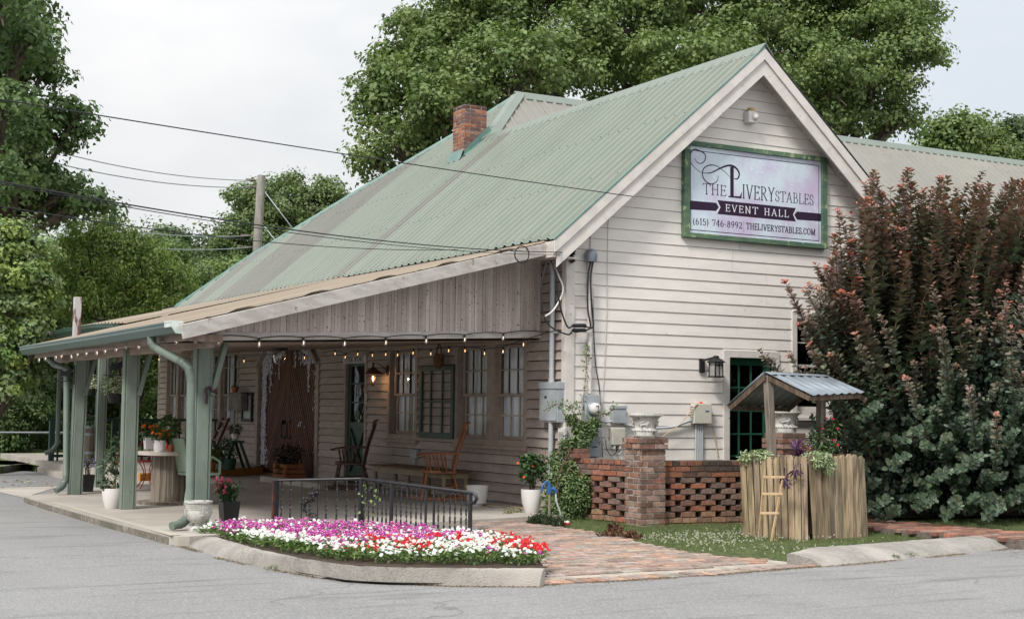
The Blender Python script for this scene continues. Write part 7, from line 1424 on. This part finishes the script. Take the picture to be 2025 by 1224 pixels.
# ------------------------------------------------------------------ wishing well planter
zg = -.14; A_, B_, C_ = at(1471, 1067, z=zg), at(1599, 1073, z=zg), at(1711, 1066, z=zg); D_ = A_ + (C_ - B_) * .95
zt_ = at(1598, 903, x=B_.x).z
t = thing('picket_planter', 'wishing-well planter box of grey-brown dog-eared fence pickets', 'planter', (A_ + C_) / 2)
def pickets(p, q, n, lean, name, top0, top1, gapend=0):
    d = (q - p); L_ = d.length; d.normalize(); nr = Vector((d.y, -d.x, 0)); mb = MB(); w_ = L_ / n
    for k in range(n):
        a = k * w_ + .003; b = (k + 1) * w_ - .003; f = k / max(1, n - 1); h = top0 + (top1 - top0) * f + random.uniform(-.02, .018); ln = lean[0] + (lean[1] - lean[0]) * f; off = random.uniform(0, .008); c = min(.03, w_ * .3); zz = p.z + random.uniform(-.005, .02)
        pr = [(a, zz), (b, zz), (b + ln, h - c * 1.2), (b + ln - c, h), (a + ln + c, h), (a + ln, h - c * 1.2)]; kk = random.uniform(.78, 1.18)
        mb.prism(pr, lambda s_: tuple(p + d * s_[0] + nr * off + Vector((0, 0, s_[1] - p.z))), lambda s_: tuple(p + d * s_[0] + nr * (off + .016) + Vector((0, 0, s_[1] - p.z))), (kk, kk * random.uniform(.93, 1.02), kk * random.uniform(.88, 1.04)))
    return mb.build(name, m_picket, t, bevel=.002)
pickets(A_, B_, 10, (-.05, -.01), 'picket_panel', zt_ - .01, zt_ + .01); pickets(B_ + (C_ - B_).normalized() * .11 + Vector((-.02, .03, 0)), C_ + Vector((.03, 0, 0)), 9, (-.075, -.06), 'picket_panel', zt_ + .02, zt_ + .02); pickets(C_, D_, 9, (0, 0), 'picket_panel', zt_, zt_); pickets(D_, A_, 8, (0, 0), 'picket_panel', zt_, zt_)
mb = MB(); mb.add([tuple(p.lerp((A_ + C_) / 2, .06))[:2] + (zt_ - .10,) for p in (A_, B_, C_, D_)], [(0, 1, 2, 3)]); mb.build('potting_soil', m_soil, t)
a1, a2, a3, a4 = at(1511, 737, y=-2.75), at(1631, 743, y=-2.55), at(1602, 782, y=-3.25), at(1709, 777, y=-3.05)
sl = a3 - a1; b1 = a1 + Vector((-sl.x, -sl.y, sl.z)); tgt = at(1437, 803, y=-2.25); b1 = tgt; b2 = b1 + (a2 - a1)
t = thing('well_roof', 'small gabled corrugated roof on grey posts over the picket planter', 'roof shelter', ((a1 + a2) / 2))
def corr(p0, p1, q1, q0, n, name):
    mb = MB(); m_ = n * 8; nrm = (p1 - p0).cross(q0 - p0).normalized(); nrm = nrm if nrm.z > 0 else -nrm; vs = []
    for i in range(m_ + 1):
        f = i / m_; h = .013 * max(-.3, math.cos(f * n * 2 * math.pi)) ; vs += [p0.lerp(p1, f) + nrm * h, q0.lerp(q1, f) + nrm * h]
    mb.add(vs, [(2 * i, 2 * i + 2, 2 * i + 3, 2 * i + 1) for i in range(m_)]); o = mb.build(name, m_galv, t, smooth=60); o.modifiers.new('s', 'SOLIDIFY').thickness = .004; return o
corr(a1, a2, a4, a3, 7, 'roof_sheet'); corr(a1, a2, b2, b1, 7, 'roof_sheet')
mb = MB(); up_ = Vector((0, 0, .014)); mb.add([a1 + up_, a2 + up_, (a2.lerp(a4, .14)) + up_ * 1.3, (a1.lerp(a3, .14)) + up_ * 1.3, (a2.lerp(b2, .14)) + up_, (a1.lerp(b1, .14)) + up_], [(0, 1, 2, 3), (0, 5, 4, 1)]); mb.build('ridge_strip', m_galv, t)
dz = Vector((0, 0, -.045)); mb = MB(); e = (a2 - a1).normalized()
for f in (.03, .97):
    for s0, s1 in ((a1, a3), (a1, b1)): o_ = (a2 - a1) * f; mb.beam(s0 + o_ + dz, s1.lerp(s0, .04) + o_ + dz, .03, .055, col=(.5, .42, .36))
mb.beam(a3.lerp(a1, .06) + dz * 1.1 + e * .04, a4.lerp(a2, .06) + dz * 1.1 - e * .04, .03, .05, col=(.5, .42, .36)); mb.beam(b1.lerp(a1, .06) + dz + e * .04, b2.lerp(a2, .06) + dz - e * .04, .03, .05, col=(.5, .42, .36)); mb.beam(a1 + dz * 1.5, a2 + dz * 1.5, .03, .05, col=(.5, .42, .36)); mb.build('rafters', m_greyw, t)
for (pt, ub, nm) in ((a1.lerp(a2, .06) , 1529, 1), (a2.lerp(a1, .06), 1622, 2)):
    bt = at(ub, 905, y=pt.y + .02); mb = MB(); mb.beam((bt.x, bt.y, zt_ - .3), pt + Vector((0, 0, -.03)), .085, .085, up=(0, 1, 0)); mb.build('post', m_greyw, t, bevel=.008)
# plants in the planter
def plant(nm, lb, pts_, pal, size, n, tm=LEAF6, asp=.6, mt=None, up=.6, droop=.2, cat_='plant', sh=.3):
    t_ = thing(nm, lb, cat_, pts_[0][0]); cl = Cloud()
    for (p, r) in pts_: rr = r if hasattr(r, '__len__') else (r, r, r * .8); blob(cl, p, rr, n, size, pal, tmpl=tm, asp=asp, up=up, droop=droop, shell=sh)
    cl.build('foliage', mt or m_bleaf, t_); return t_
SUC = [(.30, .37, .20), (.38, .43, .26), (.22, .30, .15)]
plant('sedum', 'pale succulent behind the left pickets of the planter', [(at(1480, 903, y=-2.9), (.13, .08, .06)), (at(1507, 901, y=-3.0), (.13, .08, .06))], SUC, .055, 200, asp=.35)
plant('trailing_succulent', 'pale green succulent spilling over the right picket panel', [(at(1606, 900, y=-3.35), (.12, .08, .06)), (at(1630, 905, y=-3.45), (.12, .07, .07)), (at(1640, 920, y=-3.48), (.08, .045, .10)), (at(1618, 913, y=-3.46), (.09, .05, .07))], SUC, .036, 260, asp=.45)
def spiky(nm, lb, specs, pal, w_=.016):
    t_ = thing(nm, lb, 'plant', specs[0][0]); cl = Cloud()
    for (p, r, n, dirv) in specs:
        d = rdir(n) * .8 + np.array(dirv); V, F, C = leafmesh(np.tile(np.array(p), (n, 1)) + rdir(n) * .015, rdir(n) + np.array([-.3, -.6, .4]), d, rng.uniform(.6, 1.1, n) * r, pal_cols(pal, n), LEAF6, .16); cl.add(V, F, C)
    cl.build('foliage', m_bleaf, t_)
PUR = [(.10, .04, .115), (.15, .07, .16), (.07, .03, .08)]
spiky('purple_heart', 'upright purple-leaved plant behind the planter post', [(at(1578, 902, y=-3.2), .17, 18, (0, 0, 1.1)), (at(1574, 884, y=-3.2), .14, 14, (0, 0, 1)), (at(1588, 898, y=-3.2), .15, 14, (.3, 0, .6))], PUR)
spiky('hanging_purple_heart', 'purple-leaved shoots hanging over the left picket panel', [(at(1571, 930, y=-3.42), .12, 16, (0, -.3, -.5)), (at(1551, 942, y=-3.46), .13, 15, (-.1, -.3, -.6)), (at(1556, 955, y=-3.46), .09, 10, (0, -.2, -1))], PUR)
mv = plant('mandevilla', 'leafy red-flowered mandevilla at the right of the planter', [(at(1625, 868, y=-2.95), (.17, .15, .17)), (at(1615, 880, y=-3.0), (.13, .12, .14)), (at(1645, 845, y=-2.95), (.10, .09, .13)), (at(1640, 885, y=-3.0), (.10, .1, .1))], [(.035, .075, .025), (.05, .10, .03), (.09, .13, .035), (.03, .06, .02)], .055, 170, asp=.45)
each(mv, [at(u, v, y=-3.14) for u, v in ((1635, 826), (1648, 828), (1657, 847), (1627, 847), (1657, 879), (1650, 870))], .017, [(.55, .02, .06), (.42, .02, .05)])
plant('lantana', 'small orange-flowered plant behind the purple leaves in the planter', [(at(1596, 888, y=-3.0), (.09, .05, .04))], [(.34, .13, .03), (.06, .09, .03), (.45, .20, .05)], .028, 150)
cable('plant_hook', [at(u, v, y=-3.1) for u, v in ((1640, 899), (1668, 899), (1690, 899), (1695, 906))], .006, m_rust, 'rusty rod along the back of the picket planter', 'rod')
# little ladder
t = thing('small_ladder', 'tiny light pine ladder leaning against the left picket panel', 'ladder', at(1520, 1072, z=-.14)); yl0 = B_.y - .30
L0b, R0b = at(1500, 1072, z=zg), at(1524, 1075, z=zg); L1, R1 = at(1511, 942, y=-3.37), at(1549, 942, y=-3.46)
for i, (p, q) in enumerate(((L0b, L1), (R0b, R1))): mb = MB(); mb.beam(p, q, .024, .016, up=(0, 1, 0)); mb.build('rail', m_neww, t, bevel=.002)
def lat(v, a, b):
    lo, hi = 0, 1
    for _ in range(30):
        m_ = (lo + hi) / 2
        if project(a.lerp(b, m_))[1] > v: lo = m_
        else: hi = m_
    return a.lerp(b, lo)
for v in (943, 976, 1014): p, q = lat(v, L0b, L1), lat(v, R0b, R1); e = (q - p).normalized() * .018; f_ = Vector((0, -.016, 0)); mb = MB(); mb.beam(p - e + f_, q + e + f_, .016, .026); mb.build('rung', m_neww, t, bevel=.002)
# ------------------------------------------------------------------ vines, hydrant, hose, small things
VN = [(.15, .22, .08), (.11, .18, .065), (.18, .25, .10), (.08, .13, .05)]
vl = []
for (u, v, r, y_) in ((1105, 985, .20, -.35), (1125, 960, .20, -.40), (1110, 940, .18, -.25), (1140, 985, .18, -.60), (1150, 960, .16, -.6), (1100, 1010, .17, -.45), (1130, 930, .15, -.35), (1105, 910, .14, -.15), (1125, 880, .12, -.25), (1150, 870, .13, -.3), (1165, 850, .10, -.25), (1145, 845, .10, -.25), (1125, 1010, .16, -.55), (1160, 985, .10, -.62), (1095, 965, .12, -.2), (1175, 835, .07, -.22), (1130, 830, .07, -.25)): vl.append((at(u, v, y=y_), (r * 1.15, r * .6, r * 1.05)))
t = thing('climbing_vine', 'tangled green vine covering the building corner and wall end', 'vine', (-.1, -.5, -.1)); cl = Cloud()
for p, r in vl: blob(cl, p, r, int(3600 * r[0]), .042, VN, tmpl=LEAF6, asp=.55, shell=.25)
def strand(pts_, n, r, size, cl, pal): 
    P = smoothp([Vector(p) for p in pts_], 12); idx = np.linspace(0, len(P) - 1, n).astype(int); Q = np.array([tuple(P[i]) for i in idx]) + rng.normal(size=(n, 3)) * r * np.array([1, .4, 1]); V, F, C = leafmesh(Q, rdir(n) + np.array([-.4, -.9, .4]), rdir(n) + np.array([0, 0, .1]), rng.uniform(.6, 1.2, n) * size, pal_cols(pal, n), LEAF6, .7); cl.add(V, F, C); return P
mbv = MB()
for pts_, n in (([at(1155, 850, y=-.12), at(1153, 800, y=-.1), at(1158, 750, y=-.09), at(1160, 712, y=-.09), at(1162, 682, y=-.09)], 90), ([at(1150, 840, y=-.3), at(1125, 805, y=-.3), at(1100, 800, y=-.3), at(1075, 812, y=-.35)], 60), ([at(1160, 840, y=-.3), at(1185, 822, y=-.25), at(1205, 815, y=-.25), at(1215, 805, y=-.25)], 50), ([at(1150, 850, y=-.3), at(1115, 820, y=-.3), at(1112, 795, y=-.3)], 40), ([at(1150, 860, y=-.2), at(1180, 862, y=-.2), at(1185, 880, y=-.2)], 34), ([at(1080, 960, y=-.2), at(1077, 920, y=-.15), at(1079, 890, y=-.12)], 44), ([at(1160, 860, y=-.3), at(1140, 800, y=-.28), at(1120, 808, y=-.3)], 36)):
    P = strand(pts_, n, .028, .038, cl, VN); mbv.tube(P, .004, n=4)
cl.build('foliage', m_bleaf, t)
for _ in range(9): p = at(1120 + random.uniform(-15, 20), 1030, z=-.1); p.y = -.5; mbv.tube(smoothp([p, at(1120 + random.uniform(-25, 25), 960, y=-.45), at(1135 + random.uniform(-20, 20), 880, y=-.3)]), .008, n=5)
mbv.build('stems', m_stem, t)
plant('wall_grass', 'weedy dark green tuft at the foot of the hydrant', [(at(1070, 1030, z=-.02), (.14, .10, .06)), (at(1098, 1036, z=-.04), (.16, .1, .07)), (at(1058, 1036, z=-.05), (.08, .08, .04))], [(.06, .085, .04), (.04, .065, .03)], .07, 260, asp=.12, up=.1, droop=-1.2)
c = at(1087, 1040, z=-.08); t = thing('yard_hydrant', 'blue-headed yard hydrant on a thin grey pipe', 'hydrant', c); hz = at(1085, 975, y=c.y).z; mb = MB(); mb.tube([(c.x, c.y, -.15), (c.x - .01, c.y, hz)], .017, n=10); mb.build('pipe', m_greyw, t, smooth=60)
mb = MB(); h = Vector((c.x - .01, c.y, hz)); mb.tube([h, h + Vector((0, 0, .05)), h + Vector((-.01, 0, .12))], [.03, .03, .022], n=12); mb.tube([h + Vector((0, 0, .045)), h + Vector((.05, -.01, .05)), h + Vector((.075, -.02, .03)), h + Vector((.078, -.02, .005))], [.026, .024, .022, .02], n=10); mb.build('head', m_blue, t, smooth=60)
mb = MB(); mb.tube(smoothp([h + Vector((-.005, 0, .11)), h + Vector((-.04, 0, .135)), h + Vector((-.085, 0, .10)), h + Vector((-.105, 0, .03))]), .013, n=8); mb.build('lever', m_blue, t, smooth=60)
cable('garden_hose', [h + Vector((.078, -.02, .0)), at(1100, 990, y=c.y - .03), at(1108, 1015, y=c.y - .04), at(1106, 1035, y=c.y - .03), at(1095, 1047, z=-.09), at(1080, 1043, z=-.085)], .011, m_pvc, 'grey hose curving down from the blue hydrant', 'hose')
cable('garden_hose', [at(u, v, z=-.115) for u, v in ((1130, 1048), (1160, 1056), (1210, 1056), (1260, 1056), (1290, 1062), (1310, 1066), (1330, 1064), (1370, 1059), (1400, 1050), (1422, 1048), (1424, 1056), (1400, 1060), (1380, 1060), (1400, 1054), (1430, 1055), (1440, 1060), (1420, 1066), (1392, 1066))], .012, m_pvc, 'grey hose lying in loops on the lawn before the brick wall', 'hose')
c = at(1121, 1048, z=-.11); t = thing('solar_light', 'stubby path light with red rim and white top at the lawn edge', 'garden light', c); mb = MB(); mb.lathe([(.018, 0), (.018, .055), (.03, .06)], c, n=14); mb.build('stake', m_pvc, t, smooth=40); mb = MB(); mb.lathe([(.036, .06), (.04, .075), (.036, .09)], c, n=18); mb.build('rim', m_redm, t, smooth=40); mb = MB(); mb.lathe([(.034, .09), (.03, .108), (.01, .112)], c, n=18); mb.build('cap', m_white, t, smooth=40)
plant('dead_shrub', 'low dried brown plant between the path and the brick pillar', [(at(1225, 1058, z=-.07), (.20, .12, .07)), (at(1200, 1062, z=-.09), (.14, .08, .05)), (at(1250, 1062, z=-.08), (.12, .08, .06)), (at(1215, 1045, z=-.05), (.08, .05, .05))], [(.09, .035, .02), (.13, .06, .035), (.06, .03, .02), (.16, .055, .02)], .045, 240, asp=.4, up=.2)
plant('fallen_sprig', 'wilted yellow-green sprig lying on the slab edge', [(at(1003, 1010, z=.03), (.06, .05, .03)), (at(1020, 1008, z=.03), (.08, .05, .04))], [(.10, .14, .05), (.30, .28, .12)], .035, 50)
# lawn grass and clover
cl = Cloud(); lp = lawn; n = 46000; X = rng.uniform(-1.9, 5.6, n); Y = rng.uniform(-5.3, -.4, n); ok = np.array([inside((x, y), lp) and not inside((x, y), rp) and not inside((x, y), bush_soil) for x, y in zip(X, Y)]); X, Y = X[ok], Y[ok]; n = len(X)
Zg = np.array([gz(y) - .016 for y in Y]); patch = np.sin(X * 3.1) * np.cos(Y * 4.3 + X) * .5 + .5
d = rdir(n) * .55 + np.array([0, 0, 1.]); sz = rng.uniform(.016, .04, n) * (.75 + .5 * patch)
col = pal_cols([(.075, .13, .035), (.10, .16, .045), (.06, .105, .03), (.15, .17, .06)], n, .25); V, F, C = leafmesh(np.c_[X, Y, Zg], rdir(n) + np.array([-.2, -.5, .2]), d, sz, col, BLADE, .16); cl.add(V, F, C); cl.build('lawn_grass', m_grass, kind='stuff')
cl = Cloud(); k = 0; pts_ = []
cen = [(random.uniform(-.8, 1.6), random.uniform(-4.6, -2.3)) for _ in range(16)]
while k < 420:
    g_ = random.choice(cen); x, y = random.gauss(g_[0], .35), random.gauss(g_[1], .25)
    if inside((x, y), lp) and y < -1.8 and not inside((x, y), [tuple(p)[:2] for p in (A_, B_, C_, D_)]): pts_.append((x, y, gz(y) + random.uniform(.01, .03))); k += 1
P = np.array(pts_); m_ = 7; Q = np.repeat(P, m_, axis=0) + rng.normal(size=(len(P) * m_, 3)) * .0035; V, F, C = leafmesh(Q, rdir(len(Q)), rdir(len(Q)), .010, pal_cols([(.62, .60, .56), (.5, .48, .42)], len(Q), .08), LEAF6, 1.1); cl.add(V, F, C); cl.build('clover_flowers', m_petal, kind='stuff')
# dry debris and weeds along the kerb foot, thickened as contact shade
cl = Cloud(); ko = resamp(kout, 400); ko2 = resamp(kout2, 200); fr = resamp([tuple(p)[:2] for p in pfront], 200); se = resamp([tuple(p)[:2] for p in (ZA(340, 1072), ZA(200, 1036), ZA(60, 997))], 200); al = np.concatenate([ko, ko2, fr, se]); i = rng.integers(0, len(al), 11000)
w8 = (np.sin(al[i, 0] * 5.3) * np.sin(al[i, 1] * 3.7 + 1) > -.25); i = i[w8]; n = len(i); Q = np.c_[al[i] + rng.normal(size=(n, 2)) * np.array([.03, .03]) + np.array([0, -.012]), np.array([za(y_) + .004 for y_ in al[i, 1]])]
V, F, C = leafmesh(Q, rdir(n) * .5 + np.array([0, 0, 1]), rdir(n) * np.array([1, 1, .3]), rng.uniform(.006, .022, n), pal_cols([(.24, .16, .09), (.16, .10, .06), (.32, .24, .15), (.10, .07, .05)], n, .2), LEAF4, .5); cl.add(V, F, C); cl.build('debris_contact_shade', m_petal, kind='stuff')
for (u, v, lb, s_) in ((1060, 1116, 'pale weeds at the right end of the flower bed kerb', .08), (540, 1127, 'small green weed at the foot of the left kerb', .09), (1802, 1101, 'bright green weed tuft at the foot of the right kerb', .10), (1770, 1104, 'smaller weed tuft left of the bright one by the right kerb', .06), (232, 1036, 'small weed at the slab edge near the middle post', .05)):
    p = at(u, v, z=-.145 if u > 300 else -.088); plant('weed_tuft', lb, [(p + Vector((0, 0, .01)), (s_, s_ * .4, s_ * .25))], [(.12, .19, .05), (.16, .21, .07)], .03, 60, asp=.14, up=.1, droop=-1.2)
cl = Cloud(); n = 70; lx = rng.uniform(-5.9, -4.2, n); ly = rng.uniform(8.5, 11.5, n); V, F, C = leafmesh(np.c_[lx, ly, np.full(n, -.085)], rdir(n) * .3 + np.array([0, 0, 1]), rdir(n) * np.array([1, 1, .1]), rng.uniform(.05, .11, n), pal_cols([(.40, .32, .22), (.30, .18, .09), (.48, .44, .38)], n), LEAF6, .6); cl.add(V, F, C); cl.build('fallen_leaves', m_petal, kind='stuff')
# white bits of driveway cars/blossom glimpsed through the far hedge are left to the sky gaps; deck railing instead
a, b = at(98, 911, z=.13), None; yR = max(14.0, a.y); a = at(98, 826, y=yR); t = thing('deck_railing', 'dark green wooden railing at the far end of the raised floor', 'railing', (a.x, yR, .13)); ztr = a.z; xr = -.05
mb = MB(); mb.box((a.x - .05, yR - .06, ztr - .05), (xr, yR + .06, ztr)); mb.build('top_rail', m_green, t, bevel=.004); mb = MB(); mb.box((a.x, yR - .02, .20), (xr, yR + .02, .26)); mb.build('bottom_rail', m_green, t)
x = a.x; k = 0
while x < xr: w_ = .10 if k % 8 == 0 else .035; mb = MB(); mb.box((x, yR - w_ / 2 - .022, .05), (x + w_, yR + w_ / 2 - .022, ztr - .051)); mb.build('post' if k % 8 == 0 else 'baluster', m_green, t); x += .155; k += 1
mb = MB(); p = at(66, 905, z=0); mb.tube([(p.x, 15, -.1), (p.x, 15, at(66, 862, y=15).z)], .03, n=10); mb.tube([(p.x - 3, 15, at(20, 855, y=15).z), (p.x + .0, 15, at(20, 855, y=15).z)], .02, n=8); o = mb.build('fence_rail', m_gbox, smooth=60); tag(o, 'thin grey pipe rail and post under the trees at lower left', 'fence')
